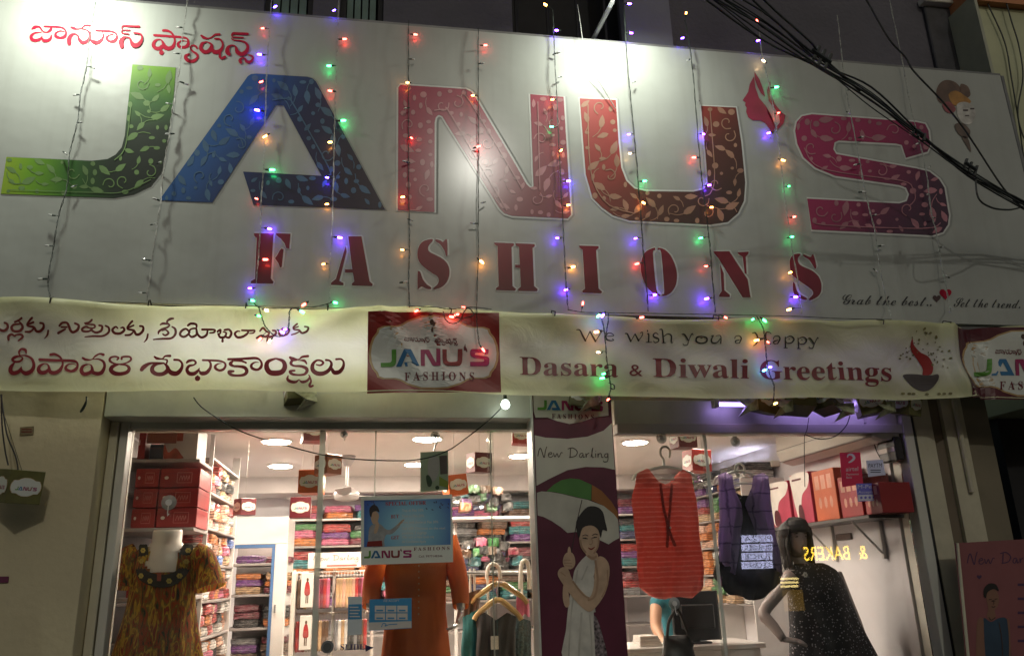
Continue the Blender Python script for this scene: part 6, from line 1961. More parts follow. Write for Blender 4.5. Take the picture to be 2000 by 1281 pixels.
sm_ = spots_mat()
m = MB(); m.smooth = True
secs = [(z3(1420), 0.40, 0.20), (z3(1330), 0.34, 0.18), (z3(1281), 0.30, 0.165), (z3(1220), 0.245, 0.15), (z3(1170), 0.215, 0.135), (z3(1135), 0.20, 0.115), (z3(1115), 0.175, 0.095), (z3(1104), 0.13, 0.08), (z3(1098), 0.085, 0.066)]
fine = []
dx_ = {0: 0.10, 1: 0.075, 2: 0.06, 3: 0.035, 4: 0.02, 5: 0.01, 6: 0.0, 7: -0.01, 8: -0.02}
for i, (a, b) in enumerate(zip(secs, secs[1:])):
    for k in range(4):
        t = k / 4
        fine.append((a[0] + (b[0] - a[0]) * t, bx + dx_[i] * (1 - t) + dx_[i + 1] * t, YR, a[1] + (b[1] - a[1]) * t, a[2] + (b[2] - a[2]) * t))
m.loft(fine, 56, caps=False)
folds(m, 0.10, 7, 2.0, zref=z3(1128), cx=bx, cy=YR)
folds(m, 0.045, 17, 0.7, zref=z3(1160), cx=bx, cy=YR)
m.build('dress', sm_, rq)
# arms: the near one bends in front, hand open
el = at(1492, 1196, YR - 0.08); wr = at(1530, 1248, YR - 0.20)
shp = Vector((bx - 0.17, YR - 0.02, z3(1122)))
m = MB(); m.smooth = True
m.tube(catmull([tuple(shp), tuple(shp.lerp(el, 0.5)), tuple(el), tuple(el.lerp(wr, 0.5)), tuple(wr)], 3), [0.048, 0.047, 0.045, 0.043, 0.041, 0.040, 0.039, 0.038, 0.036, 0.033, 0.030, 0.027, 0.025], 12)
hand(m, wr, at(1580, 1254, YR - 0.22) - wr, Vector((0, 0.3, -1)), 0.95, 0.22, thumb=1)
m.build('arm', skind, rq)
el = at(1672, 1215, YR + 0.03); wr = at(1700, 1290, YR - 0.08)
shp = Vector((bx + 0.17, YR, z3(1122)))
m = MB(); m.smooth = True
m.tube(catmull([tuple(shp), tuple(shp.lerp(el, 0.5)), tuple(el), tuple(el.lerp(wr, 0.5)), tuple(wr)], 3), [0.046, 0.045, 0.044, 0.042, 0.040, 0.039, 0.038, 0.036, 0.034, 0.031, 0.028, 0.026, 0.024], 12)
hand(m, wr, Vector((0.02, -0.1, -1)), Vector((-1, -0.2, 0)), 0.95, 0.5, thumb=1)
m.build('arm', skind, rq)
m = MB()
pc = at(1572, 1122, YR - 0.125)
for k in range(6):
    a = k * math.pi / 3
    m.disc(pc + Vector((0.011 * math.cos(a), -0.004 - 0.0004 * k, 0.011 * math.sin(a))), 0.007, (0, -1, 0), 8, 0.003)
m.build('flower_brooch', inkw, rq)
MB().bbox(bx - 0.25, bx + 0.3, YR - 0.22, YR + 0.25, 0.041, 0.10, 0.01).build('base', shelfw, rq)

# ================================================================== garments hung in the right window
hangw = mat('white_hanger', (0.72, 0.70, 0.64), 0.35, vary=0.04)


def hanger(parent_label, px, pyt, pyb, half, y, mm, wide=0.010, flat=False):
    t = thing('clothes_hanger', parent_label, 'hanger', at(px, pyb, y))
    hk = [at(px + a, b, y) for a, b in catmull([(9, pyt + 22), (10, pyt + 8), (2, pyt), (-7, pyt + 4), (-8, pyt + 16), (-2, pyt + 26), (-2, pyb - 12)], 4)]
    MB().tube(hk, wide * 0.75, 7).build('hook', mm, t)
    arm = [at(px + a * half, pyb + b, y) for a, b in catmull([(-1.0, 10), (-0.9, -1), (-0.5, -10), (0, -16), (0.5, -10), (0.9, -1), (1.0, 10)], 4)]
    MB().tube(arm, wide, 8).build('shoulder_bar', mm, t)
    MB().tube([at(px - half * 0.92, pyb + 8, y), at(px + half * 0.92, pyb + 8, y)], wide * 0.7, 7).build('cross_bar', mm, t)
    return t


def hung(name, label, mm, L, R, top, bot, y, th=0.05, nx=36, nz=44, wave=0.011, seed=0):
    """hung garment: L, R edge x(px) as (py, px) lists, top(s), bot(s) in px"""
    rnd = random.Random(seed)
    ph = [rnd.uniform(0, 6) for _ in range(4)]

    def ip(tab, v):
        for (a, b), (c, d) in zip(tab, tab[1:]):
            if v <= c:
                k = max(0, (v - a) / (c - a)); return b + (d - b) * k
        return tab[-1][1]

    def ipn(tab, s):
        return ip(tab, s)
    t = thing(name, label, 'clothes', at((L[-1][1] + R[-1][1]) / 2, bot[len(bot) // 2][1], y))
    m = MB(); m.smooth = True
    for side in (-1, 1):
        rows = []
        for j in range(nz + 1):
            row = []
            for i in range(nx + 1):
                s = i / nx
                v = ipn(top, s) + (ipn(bot, s) - ipn(top, s)) * j / nz
                u = ip(L, v) + (ip(R, v) - ip(L, v)) * s
                e = max(0.0, 1 - (2 * s - 1) ** 2) ** 0.5
                d = side * th / 2 * e
                jt = j / nz
                w = wave * (1.5 * math.sin(s * 15 + ph[0] + 1.2 * math.sin(v * 0.02 + ph[3])) * jt + 0.7 * math.sin(s * 27 + v * 0.035 + ph[1]) * (0.3 + jt) + 0.8 * math.sin(v * 0.06 + ph[2] + s * 6) * (1 - 0.6 * jt)) * min(1, e * 1.6)
                u += (1.5 * math.sin(v * 0.028 + ph[3] + (0 if s < 0.5 else 2.0)) + 0.5 * math.sin(v * 0.09 + ph[1])) * abs(2 * s - 1) ** 3
                v += 3.0 * math.sin(s * 11 + ph[2]) * jt * jt
                p = at(u, v, y); p.y += d + w
                row.append(p)
            rows.append(row if side < 0 else row[::-1])
        m.rings(rows, closed=False, caps=False)
    o = m.build('cloth', mm, t)
    return t, o


def band_mat(name, c0, c1, freq, plaid=False, wid=0.5):
    m, nt, b = new_mat(name)
    N, L = nt.nodes, nt.links
    tc = N.new('ShaderNodeTexCoord'); sp = N.new('ShaderNodeSeparateXYZ'); L.new(tc.outputs['Object'], sp.inputs[0])
    no = N.new('ShaderNodeTexNoise'); no.inputs['Scale'].default_value = 9; L.new(tc.outputs['Object'], no.inputs['Vector'])

    def lines(sock, fr):
        a = N.new('ShaderNodeMath'); a.operation = 'MULTIPLY_ADD'; a.inputs[1].default_value = fr
        k = N.new('ShaderNodeMath'); k.operation = 'MULTIPLY'; k.inputs[1].default_value = 0.9
        L.new(no.outputs[0], k.inputs[0]); L.new(sock, a.inputs[0]); L.new(k.outputs[0], a.inputs[2])
        f = N.new('ShaderNodeMath'); f.operation = 'PINGPONG'; f.inputs[1].default_value = 1.0; L.new(a.outputs[0], f.inputs[0])
        r = N.new('ShaderNodeMapRange'); r.inputs[1].default_value = wid; r.inputs[2].default_value = min(1, wid + 0.2); L.new(f.outputs[0], r.inputs[0])
        return r.outputs[0]
    f = lines(sp.outputs['Z'], freq)
    if plaid:
        g = lines(sp.outputs['X'], freq * 0.8)
        mxm = N.new('ShaderNodeMath'); mxm.operation = 'MAXIMUM'; L.new(f, mxm.inputs[0]); L.new(g, mxm.inputs[1]); f = mxm.outputs[0]
    n3 = N.new('ShaderNodeTexNoise'); n3.inputs['Scale'].default_value = 45; n3.inputs['Detail'].default_value = 3
    L.new(tc.outputs['Object'], n3.inputs['Vector'])
    fm = N.new('ShaderNodeMath'); fm.operation = 'MULTIPLY'; L.new(f, fm.inputs[0])
    mr = N.new('ShaderNodeMapRange'); mr.inputs[1].default_value = 0.3; mr.inputs[2].default_value = 0.65; mr.inputs[3].default_value = 0.45; L.new(n3.outputs[0], mr.inputs[0]); L.new(mr.outputs[0], fm.inputs[1])
    mx = N.new('ShaderNodeMix'); mx.data_type = 'RGBA'; mx.inputs['A'].default_value = (*c0, 1); mx.inputs['B'].default_value = (*c1, 1)
    L.new(fm.outputs[0], mx.inputs['Factor']); L.new(mx.outputs['Result'], b.inputs['Base Color'])
    b.inputs['Roughness'].default_value = 0.8
    bp = N.new('ShaderNodeBump'); bp.inputs['Strength'].default_value = 0.6; bp.inputs['Distance'].default_value = 0.006
    L.new(f, bp.inputs['Height']); L.new(bp.outputs[0], b.inputs['Normal'])
    tl_ = N.new('ShaderNodeBsdfTranslucent'); L.new(mx.outputs['Result'], tl_.inputs[0])      # thin cloth lets the shop's light through
    ms = N.new('ShaderNodeMixShader'); ms.inputs[0].default_value = 0.5
    L.new(b.outputs[0], ms.inputs[1]); L.new(tl_.outputs[0], ms.inputs[2]); L.new(ms.outputs[0], N['Material Output'].inputs[0])
    return m


YH = 0.46
hanger('white plastic hanger holding the striped red top', 1298, 872, 928, 62, YH + 0.005, hangw, 0.011)
redm = band_mat('red_striped_cloth', (0.56, 0.15, 0.125), (0.70, 0.34, 0.30), 66, wid=0.60)
t, o = hung('striped_top', 'sleeveless red top with fine pale stripes hanging behind the glass', redm,
            [(910, 1242), (945, 1240), (975, 1234), (990, 1236), (1060, 1243), (1110, 1243), (1150, 1248), (1165, 1258)],
            [(910, 1350), (945, 1354), (975, 1362), (990, 1362), (1060, 1366), (1110, 1376), (1150, 1374), (1165, 1366)],
            [(0, 925), (0.18, 915), (0.24, 922), (0.38, 941), (0.5, 946), (0.62, 942), (0.78, 922), (0.84, 916), (1, 928)],
            [(0, 1150), (0.12, 1164), (0.5, 1169), (0.88, 1164), (1, 1148)], YH, 0.06, seed=1)
m = MB()
sh = sheet(YH - 0.048)
for st in ([(1290, 946, 5), (1296, 990, 5), (1304, 1030, 5), (1303, 1066, 6)], [(1312, 946, 5), (1309, 990, 5), (1306, 1030, 5), (1318, 1064, 6)]):
    stroke(m, sh, st, 0.001, n=6)
m.build('braid_trim', mat('braid_dark', (0.34, 0.06, 0.055), 0.8, vary=0.4, vscale=60, bump=0.6, bscale=150), o)
MB().disc(at(1309, 1030, YH - 0.052), 0.007, (0, -1, 0), 10, 0.005).build('bead', hangw, o)
MB().disc(at(1294, 933, YH - 0.045), 0.008, (0, -1, 0), 10, 0.005).build('bead', hangw, o)

hanger('white plastic hanger holding the purple checked vest', 1444, 905, 936, 50, YH + 0.02, hangw, 0.010)
vest = band_mat('purple_checked_cloth', (0.40, 0.30, 0.54), (0.07, 0.05, 0.13), 18, True, wid=0.86)
blk = mat('black_cloth', (0.010, 0.010, 0.014), 0.85, vary=0.2, bump=0.3, bscale=120)
t, o = hung('black_undershirt', 'black drape hanging below and inside the purple checked vest', blk,
            [(960, 1428), (1000, 1425), (1060, 1412), (1120, 1392), (1150, 1400), (1170, 1420)], [(960, 1480), (1000, 1484), (1060, 1500), (1120, 1526), (1150, 1522), (1170, 1500)],
            [(0, 955), (0.3, 968), (0.7, 968), (1, 955)], [(0, 1128), (0.2, 1160), (0.5, 1172), (0.8, 1166), (1, 1140)], YH + 0.015, 0.05, seed=2)
hv = [('left', [(918, 1402), (960, 1402), (1000, 1404), (1060, 1404), (1122, 1408)], [(918, 1428), (950, 1432), (985, 1450), (1010, 1452), (1060, 1446), (1122, 1434)], [(0, 928), (0.5, 922), (1, 930)], [(0, 1098), (0.6, 1108), (1, 1122)]),
      ('right', [(918, 1470), (950, 1468), (985, 1456), (1010, 1466), (1060, 1486), (1100, 1498)], [(918, 1500), (960, 1506), (1000, 1508), (1060, 1516), (1120, 1528)], [(0, 930), (0.5, 924), (1, 930)], [(0, 1094), (0.6, 1112), (1, 1122)])]
t = None
for k, (sd__, L_, R_, T_, B_) in enumerate(hv):
    tt, o = hung('checked_vest_half', 'purple vest with dark checks hanging open behind the glass', vest, L_, R_, T_, B_, YH - 0.02, 0.045, nx=14, seed=5 + k)
    if t is None:
        t = tt; t.name = 'checked_vest'
        ORG[t.name] = ORG[tt.name] if tt.name in ORG else Vector(t.location)
        o.name = 'front_panel'
    else:
        o.parent = t
        o.location = Vector(tt.location) - Vector(t.location)
        o.name = 'front_panel'
        bpy.data.objects.remove(tt)

# ================================================================== counter, monitor, bag, person
ct = thing('counter', 'pale sales counter behind the striped red top', 'counter', (2.0, 1.6, 0.04))
zc = at(1250, 1262, 1.35).z
MB().bbox(1.62, 2.75, 1.25, 1.75, 0.05, zc - 0.035, 0.006).build('front_panel', whitep, ct)
MB().bbox(1.60, 2.78, 1.22, 1.78, zc - 0.034, zc, 0.006).build('counter_top', shelfw, ct)
mo = thing('monitor', 'black monitor seen from behind on the counter', 'monitor', at(1355, 1255, 1.35))
A, B = at(1318, 1258, 1.35), at(1400, 1152, 1.35)
MB().bbox(A.x, B.x, 1.34, 1.37, A.z + 0.02, B.z, 0.006).build('back_shell', mat('monitor_plastic', (0.025, 0.027, 0.032), 0.45, vary=0.15), mo)
MB().bbox(A.x + 0.05, B.x - 0.05, 1.31, 1.339, A.z + 0.10, B.z - 0.09, 0.01).build('hump', MATS['monitor_plastic'], mo)
MB().bbox((A.x + B.x) / 2 - 0.03, (A.x + B.x) / 2 + 0.03, 1.372, 1.40, zc, B.z - 0.15, 0.006).build('stand', MATS['monitor_plastic'], mo)
MB().bbox((A.x + B.x) / 2 - 0.10, (A.x + B.x) / 2 + 0.10, 1.33, 1.48, zc + 0.001, zc + 0.014, 0.004).build('foot', MATS['monitor_plastic'], mo)
bg_ = thing('hanging_handbag', 'black handbag hanging by its straps from a hook on the glass', 'bag', at(1328, 1281, 0.5))
bm_ = mat('bag_leather', (0.016, 0.013, 0.013), 0.4, vary=0.3, bump=0.2)
MB().tube([at(x, y, 0.45) for x, y in catmull([(1303, 1245), (1306, 1215), (1316, 1196), (1322, 1190), (1332, 1205), (1345, 1240), (1352, 1262)], 5)], 0.010, 7).build('strap', bm_, bg_)
m = MB(); m.smooth = True
a = at(1328, 1300, 0.46)
m.loft([(a.z - 0.16, a.x, 0.47, 0.13, 0.045), (a.z - 0.08, a.x, 0.47, 0.125, 0.05), (a.z + 0.03, a.x, 0.47, 0.11, 0.04), (at(1328, 1240, 0.46).z, a.x, 0.47, 0.085, 0.02)], 20)
m.build('bag_body', bm_, bg_)
pb = thing('paper_stack', 'stack of white papers on the counter behind the handbag', 'paper', at(1262, 1262, 1.35))
for k in range(4):
    a, b = at(1246 + k, 1260, 1.33).x, at(1290 - 2 * k, 1260, 1.33).x
    MB().box(a, b, 1.28 + 0.005 * k, 1.46, zc + 0.001 + 0.018 * k, zc + 0.017 + 0.018 * k).build('paper_bundle', inkw, pb)

# the shopkeeper behind the counter, sitting, forearm towards the counter
YP = 1.98
pc = at(1250, 1180, YP)
zsh_ = at(1275, 1162, YP).z


def skinned(name, pts, edges, rad, mm, parent, root=0, sub=2):
    me = bpy.data.meshes.new(name)
    off = ORG[parent.name]
    me.from_pydata([Vector(p) - off for p in pts], edges, [])
    o = bpy.data.objects.new(name, me); COL.objects.link(o); o.parent = parent
    sk = o.modifiers.new('skin', 'SKIN')
    me.skin_vertices or me.attributes
    for i, r in enumerate(rad):
        v = me.skin_vertices[0].data[i]
        v.radius = (r, r) if not isinstance(r, tuple) else r
        v.use_root = (i == root)
    sk.use_smooth_shade = True
    ss = o.modifiers.new('sub', 'SUBSURF'); ss.levels = sub; ss.render_levels = sub
    me.materials.append(mm)
    return o


person = thing('person', 'person in a teal top sitting behind the counter, arm showing under the red top', 'person', (pc.x - 0.1, YP, 0.05))
shR = at(1282, 1170, YP - 0.02); elR = at(1280, 1225, YP - 0.14); wrR = at(1296, 1256, YP - 0.34)
cxp = shR.x + 0.20
zS = shR.z
pts = [(cxp, YP, zS - 0.52), (cxp, YP, zS - 0.30), (cxp, YP, zS - 0.06), (cxp, YP - 0.01, zS + 0.08), (cxp, YP - 0.015, zS + 0.17), (cxp, YP - 0.02, zS + 0.27),
       tuple(shR), tuple(elR), tuple(wrR), tuple(wrR + Vector((0.02, -0.09, -0.01))), (cxp + 0.19, YP, zS), (cxp + 0.24, YP - 0.12, zS - 0.27), (cxp + 0.10, YP - 0.34, zS - 0.30),
       (cxp + 0.10, YP - 0.10, zS - 0.58), (cxp + 0.12, YP - 0.45, zS - 0.60), (cxp + 0.12, YP - 0.47, 0.14), (cxp - 0.10, YP - 0.10, zS - 0.58), (cxp - 0.12, YP - 0.45, zS - 0.60), (cxp - 0.12, YP - 0.47, 0.14)]
edges = [(0, 1), (1, 2), (2, 3), (3, 4), (4, 5), (2, 6), (6, 7), (7, 8), (8, 9), (2, 10), (10, 11), (11, 12), (0, 13), (13, 14), (14, 15), (0, 16), (16, 17), (17, 18)]
rad = [(0.13, 0.10), (0.11, 0.085), (0.10, 0.08), (0.055, 0.055), (0.085, 0.10), (0.06, 0.075), 0.058, 0.042, 0.030, 0.036, 0.058, 0.042, 0.030, 0.08, 0.062, 0.05, 0.08, 0.062, 0.05]
skin_m = mat('skin', (0.42, 0.23, 0.14), 0.5, vary=0.06)
skinned('body', pts, edges, rad, skin_m, person)
m = MB()
hand(m, wrR + Vector((0.01, -0.04, 0)), Vector((0.15, -1, -0.1)), Vector((0, -0.1, -1)), 0.95, 0.5, thumb=-1)
m.build('hand', skin_m, person)
tp = pts[:3] + [pts[6], tuple(shR.lerp(elR, 0.42)), pts[10], tuple(Vector(pts[10]).lerp(Vector(pts[11]), 0.45))]
skinned('teal_top', tp, [(0, 1), (1, 2), (2, 3), (3, 4), (2, 5), (5, 6)], [(0.165, 0.135), (0.148, 0.118), (0.152, 0.112), 0.072, 0.064, 0.072, 0.064], mat('teal_cloth', (0.012, 0.13, 0.17), 0.8, vary=0.2, bump=0.3), person)
m = MB(); m.smooth = True
hz_ = zS + 0.20
m.loft([(hz_ - 0.16, cxp, YP + 0.06, 0.06, 0.05), (hz_ - 0.05, cxp, YP + 0.035, 0.098, 0.09), (hz_ + 0.05, cxp, YP + 0.01, 0.104, 0.108), (hz_ + 0.12, cxp, YP, 0.08, 0.09), (hz_ + 0.155, cxp, YP, 0.02, 0.02)], 18)
m.build('hair', MATS['black_wig'], person)
st = thing('stool', 'dark stool the shopkeeper sits on behind the counter', 'stool', (cxp, YP, 0.04))
MB().tube([(cxp, YP, zS - 0.72), (cxp, YP, zS - 0.66)], 0.18, 16).build('seat', bm_, st)
for a in range(4):
    c, s = math.cos(a * math.pi / 2 + 0.78), math.sin(a * math.pi / 2 + 0.78)
    MB().tube([(cxp + 0.13 * c, YP + 0.13 * s, zS - 0.72), (cxp + 0.19 * c, YP + 0.19 * s, 0.04)], 0.012, 6).build('leg', lampgrey, st)

# ================================================================== racks of clothes
NEWD = [  # the handwritten name, unit box 0..10 x, 0..1 up
    [(0.0, 0.15, .09), (0.12, 0.75, .09), (0.30, 0.95, .10), (0.55, 0.25, .10), (0.68, 0.05, .09), (0.80, 0.7, .09), (0.95, 1.15, .08)],
    [(1.05, 0.30, .08), (1.45, 0.40, .08), (1.40, 0.55, .08), (1.15, 0.45, .08), (1.15, 0.12, .08), (1.40, 0.05, .08), (1.62, 0.25, .07)],
    [(1.65, 0.50, .08), (1.80, 0.08, .08), (2.02, 0.45, .08), (2.20, 0.06, .08), (2.45, 0.52, .08), (2.62, 0.50, .06)],
    [(3.45, 0.95, .09), (3.42, 0.50, .09), (3.40, 0.08, .09)], [(3.15, 0.92, .08), (3.70, 1.02, .09), (4.15, 0.65, .09), (3.95, 0.20, .09), (3.30, 0.05, .08)],
    [(4.75, 0.50, .08), (4.50, 0.45, .08), (4.38, 0.18, .08), (4.58, 0.05, .08), (4.76, 0.40, .08), (4.80, 0.06, .08), (4.98, 0.18, .06)],
    [(5.05, 0.48, .08), (5.10, 0.05, .08), (5.14, 0.35, .08), (5.40, 0.52, .07)], [(5.60, 0.10, .08), (5.72, 0.60, .08), (5.80, 1.05, .08), (5.70, 0.70, .08), (5.74, 0.10, .08), (5.95, 0.10, .06)],
    [(6.08, 0.48, .08), (6.10, 0.06, .08)], [(6.08, 0.70, .09), (6.12, 0.74, .09)], [(6.32, 0.48, .08), (6.34, 0.06, .08), (6.40, 0.40, .08), (6.66, 0.45, .08), (6.74, 0.08, .08), (6.90, 0.14, .06)],
    [(7.35, 0.48, .08), (7.08, 0.40, .08), (7.05, 0.14, .08), (7.30, 0.10, .08), (7.38, 0.48, .08), (7.36, -0.25, .08), (7.05, -0.38, .08), (6.85, -0.25, .06)]]


def new_darling(m, sh, p0, ex, up, h):
    """p0 baseline-left, ex the vector of the whole width, up the vector of a capital's height"""
    for k, st in enumerate(NEWD):
        w = math.hypot(*up)
        stroke(m, sh, [(p0[0] + x / 7.4 * ex[0] + y * up[0], p0[1] + x / 7.4 * ex[1] + y * up[1], ww * w) for x, y, ww in st], h + 0.0002 * k, n=5, sc=1.0, cap=False)


YK = 2.25
rk = thing('legging_rack', 'white two-tier rack hung with packed leggings in the middle of the shop', 'rack', (at(650, 1200, YK).x, YK, 0.04))
rm = mat('rack_white', (0.66, 0.63, 0.58), 0.4, vary=0.05)
rxa, rxb = at(575, 1112, YK).x, at(724, 1112, YK).x
zr1, zr2 = at(650, 1116, YK).z, at(650, 1196, YK).z
for x in (rxa, at(653, 1112, YK).x, rxb + 0.02):
    MB().bbox(x - 0.011, x + 0.011, YK + 0.03, YK + 0.055, 0.05, zr1 + 0.02, 0.003).build('post', rm, rk)
for z in (zr1, zr2):
    MB().tube([(rxa, YK, z), (rxb, YK, z)], 0.008, 8).build('rail', rm, rk)
MB().bbox(rxa, rxb + 0.02, YK - 0.2, YK + 0.2, 0.045, 0.075, 0.006).build('base', rm, rk)
MB().bbox(rxa, rxa + 0.03, YK - 0.18, YK + 0.03, 0.05, zr1, 0.003).build('side_brace', rm, rk)
t = thing('name_board', 'white header board with handwritten dark lettering above the legging rack', 'sign', at(652, 1110, YK))
A, B = at(601, 1110, YK - 0.03), at(706, 1077, YK - 0.03)
MB().bbox(A.x, B.x, YK - 0.03, YK - 0.012, A.z, B.z, 0.002).build('board', rm, t)
sh = plane((A.x, YK - 0.03, A.z), (B.x - A.x, 0, 0), (0, 0, B.z - A.z))
m = MB()
shp_ = plane((A.x, YK - 0.03, A.z), (1, 0, 0), (0, 0, 1))
W, H = B.x - A.x, B.z - A.z
new_darling(m, shp_, (W * 0.10, H * 0.48), (W * 0.84, 0), (0, H * 0.34), 0.002)
m.build('lettering', bmar, t)
m = MB(); poly(m, shp_, rect(W * 0.35, H * 0.10, W * 0.92, H * 0.2), 0.002); m.build('line_print', mat('rose_print', (0.45, 0.12, 0.10), 0.5), t)


def legging(x, z, col, label, group, w=0.028, h=0.27, y=YK):
    t = thing('hanging_leggings', label, 'clothes', (x, y, z - h), group)
    MB().tube([(x, y, z + 0.012), (x, y - 0.008, z + 0.020), (x, y - 0.016, z + 0.010), (x, y - 0.012, z - 0.03)], 0.0025, 5).build('hook', hangw, t)
    MB().bbox(x - w / 2, x + w / 2, y - 0.10, y + 0.06, z - h, z - 0.03, 0.006).build('pack', PMAT[col], t)


rows = [(zr1, 'upper', ['brown', 'black', 'yellow', 'white', 'white', 'maroon', 'pink', 'maroon', 'red', 'pink', 'tan', 'tan', 'tan', 'tan', 'peach', 'tan', 'tan', 'peach', 'red', 'maroon', 'pink', 'red']),
        (zr2, 'lower', ['red', 'pink', 'red', 'white', 'white', 'brown', 'brown', 'tan', 'brown', 'brown', 'brown', 'white', 'grey', 'white', 'tan', 'white', 'black', 'black', 'grey', 'black', 'brown', 'red'])]
for z, nm, cols in rows:
    for k, c in enumerate(cols):
        x = rxa + 0.04 + (rxb - rxa - 0.06) * (k + 0.5) / len(cols)
        if abs(x - at(653, 1112, YK).x) < 0.018:
            continue
        legging(x, z - 0.02, c, '%s packed leggings, the %s along the %s rail of the white rack' % (c, ORD[k], nm), 'packed leggings on the white rack', h=0.25)
# two packets facing forward with a printed figure
for (px, py, nm) in ((600, 1152, 'upper'), (597, 1235, 'lower')):
    a, b = at(px - 14, py + 34, YK - 0.12), at(px + 14, py - 34, YK - 0.12)
    t = thing('legging_packet', 'white packet with a red-clad figure print on the %s rail of the rack' % nm, 'packet', ((a.x + b.x) / 2, YK - 0.12, a.z))
    MB().bbox(a.x, b.x, YK - 0.125, YK - 0.112, a.z, b.z, 0.003).build('packet', mat('packet_white', (0.70, 0.68, 0.64), 0.3, coat=0.6), t)
    sh = plane((a.x, YK - 0.125, a.z), (b.x - a.x, 0, 0), (0, 0, b.z - a.z))
    m = MB(); poly(m, sh, smooth([(0.38, 0.72), (0.62, 0.72), (0.72, 0.38), (0.3, 0.38)]), 0.001); m.build('figure_print', PMAT['red'], t)
    m = MB(); poly(m, sh, ell(0.5, 0.80, 0.09, 0.06, 10), 0.001); poly(m, sh, rect(0.40, 0.12, 0.48, 0.37), 0.001); poly(m, sh, rect(0.53, 0.12, 0.61, 0.37), 0.001); m.build('figure_print', mat('figure_dark', (0.10, 0.06, 0.03), 0.5), t)

# rack of tops on wooden hangers at the right of the left window
YT = 1.05
wood = mat('pale_wood', (0.40, 0.28, 0.11), 0.4, vary=0.2, vscale=12, coat=0.3)
tr = thing('garment_rail', 'chrome rail with white end frames behind the sliding glass', 'rack', (at(970, 1130, YT).x, YT, 0.04))
a, b = at(905, 1112, YT), at(1032, 1112, YT)
for k, px in enumerate((918, 926, 952, 1018)):
    p = at(px, 1110, YT + 0.10); q = at(px + 2, 1180, YT + 0.10)
    MB().tube([(p.x, YT + 0.10, 0.05), (p.x, YT + 0.10, p.z + 0.05 * (px == 1018))], 0.009, 7).build('post', rm, tr)
MB().tube([(a.x, YT + 0.06, a.z - 0.02), (b.x, YT + 0.06, b.z - 0.02)], 0.009, 8).build('rail', lampgrey, tr)
p = at(962, 1100, YT + 0.02)
m = MB(); m.tube([at(x, y, YT + 0.02) for x, y in catmull([(951, 1130), (953, 1110), (962, 1101), (974, 1108), (977, 1130)], 4)], 0.013, 8); m.build('arch', rm, tr)
m = MB(); m.tube([at(x, y, YT + 0.02) for x, y in catmull([(1016, 1150), (1018, 1105), (1025, 1094), (1032, 1105), (1034, 1150)], 4)], 0.014, 8); m.build('arch', rm, tr)


def wood_hanger(lab, px, py, half, y):
    t = thing('clothes_hanger', lab, 'hanger', at(px, py, y))
    MB().tube([at(px, py - 4, y), at(px, py - 26, y), at(px + 3, py - 36, y), at(px + 9, py - 34, y)], 0.004, 6).build('hook', lampgrey, t)
    for s in (-1, 1):
        pts = [at(px + s * a * half, py + b, y) for a, b in catmull([(0, 0), (0.15, 0.5), (0.5, 13), (0.85, 27), (1.0, 38)], 3)]
        MB().tube(pts, [0.020 - 0.006 * abs(i / len(pts) - 0.3) for i in range(len(pts))], 8).build('shoulder_arm', wood, t)


wood_hanger('upper pale wooden hanger, behind the one with the black top', 975, 1140, 55, YT + 0.04)
wood_hanger('lower front pale wooden hanger holding the black top', 972, 1172, 46, YT - 0.05)
cl = CMAT
hung('blouse', 'black top with a white price tag on the lower wooden hanger', cl['black'], [(1180, 930), (1230, 932), (1330, 926)], [(1180, 1012), (1230, 1004), (1330, 1010)], [(0, 1206), (0.22, 1196), (0.5, 1212), (0.78, 1196), (1, 1206)], [(0, 1330), (1, 1330)], YT - 0.05, 0.08, seed=11)
hung('blouse', 'blue-teal top behind the black top on the garment rail', cl['teal'], [(1180, 904), (1230, 904), (1330, 900)], [(1180, 936), (1230, 938), (1330, 944)], [(0, 1205), (1, 1188)], [(0, 1330), (1, 1330)], YT + 0.0, 0.05, nx=12, seed=12)
hung('blouse', 'dark sequined top beside the black top on the garment rail', mat('cloth_sequin', (0.03, 0.06, 0.07), 0.4, vary=0.9, vscale=70, bump=0.6, bscale=90, coat=0.5), [(1180, 998), (1230, 1000), (1330, 1002)], [(1180, 1034), (1230, 1038), (1330, 1042)], [(0, 1200), (1, 1212)], [(0, 1330), (1, 1330)], YT + 0.01, 0.05, nx=12, seed=13)
hung('blouse', 'brown top on the upper wooden hanger', cl['brown'], [(1140, 908), (1200, 905)], [(1140, 938), (1200, 935)], [(0, 1160), (1, 1150)], [(0, 1205), (1, 1200)], YT + 0.05, 0.05, nx=10, seed=14)
hung('blouse', 'magenta top at the end of the upper wooden hanger', cl['pink'], [(1140, 1008), (1200, 1008)], [(1140, 1034), (1200, 1036)], [(0, 1165), (1, 1170)], [(0, 1198), (1, 1202)], YT + 0.06, 0.05, nx=10, seed=15)
t = thing('price_tag', 'small white price tag on the black hanging top', 'tag', at(966, 1268, YT - 0.1))
A, B = at(959, 1268, YT - 0.11), at(973, 1241, YT - 0.11)
MB().box(A.x, B.x, YT - 0.112, YT - 0.108, A.z, B.z).build('card', inkw, t)

# ================================================================== printed paper cubes
cubem = {'maroon': mat('cube_maroon', (0.12, 0.012, 0.02), 0.4, vary=0.15), 'orange': mat('cube_orange', (0.50, 0.10, 0.015), 0.4, vary=0.12), 'brown': mat('cube_brown', (0.26, 0.08, 0.03), 0.4, vary=0.12), 'red': mat('cube_red', (0.34, 0.025, 0.02), 0.4, vary=0.1),
         'olive': mat('cube_olive', (0.13, 0.125, 0.035), 0.5, vary=0.35, vscale=9, dirt_or_gleam=0.5, dscale=5)}
thread = mat('thread', (0.5, 0.48, 0.44), 0.6)


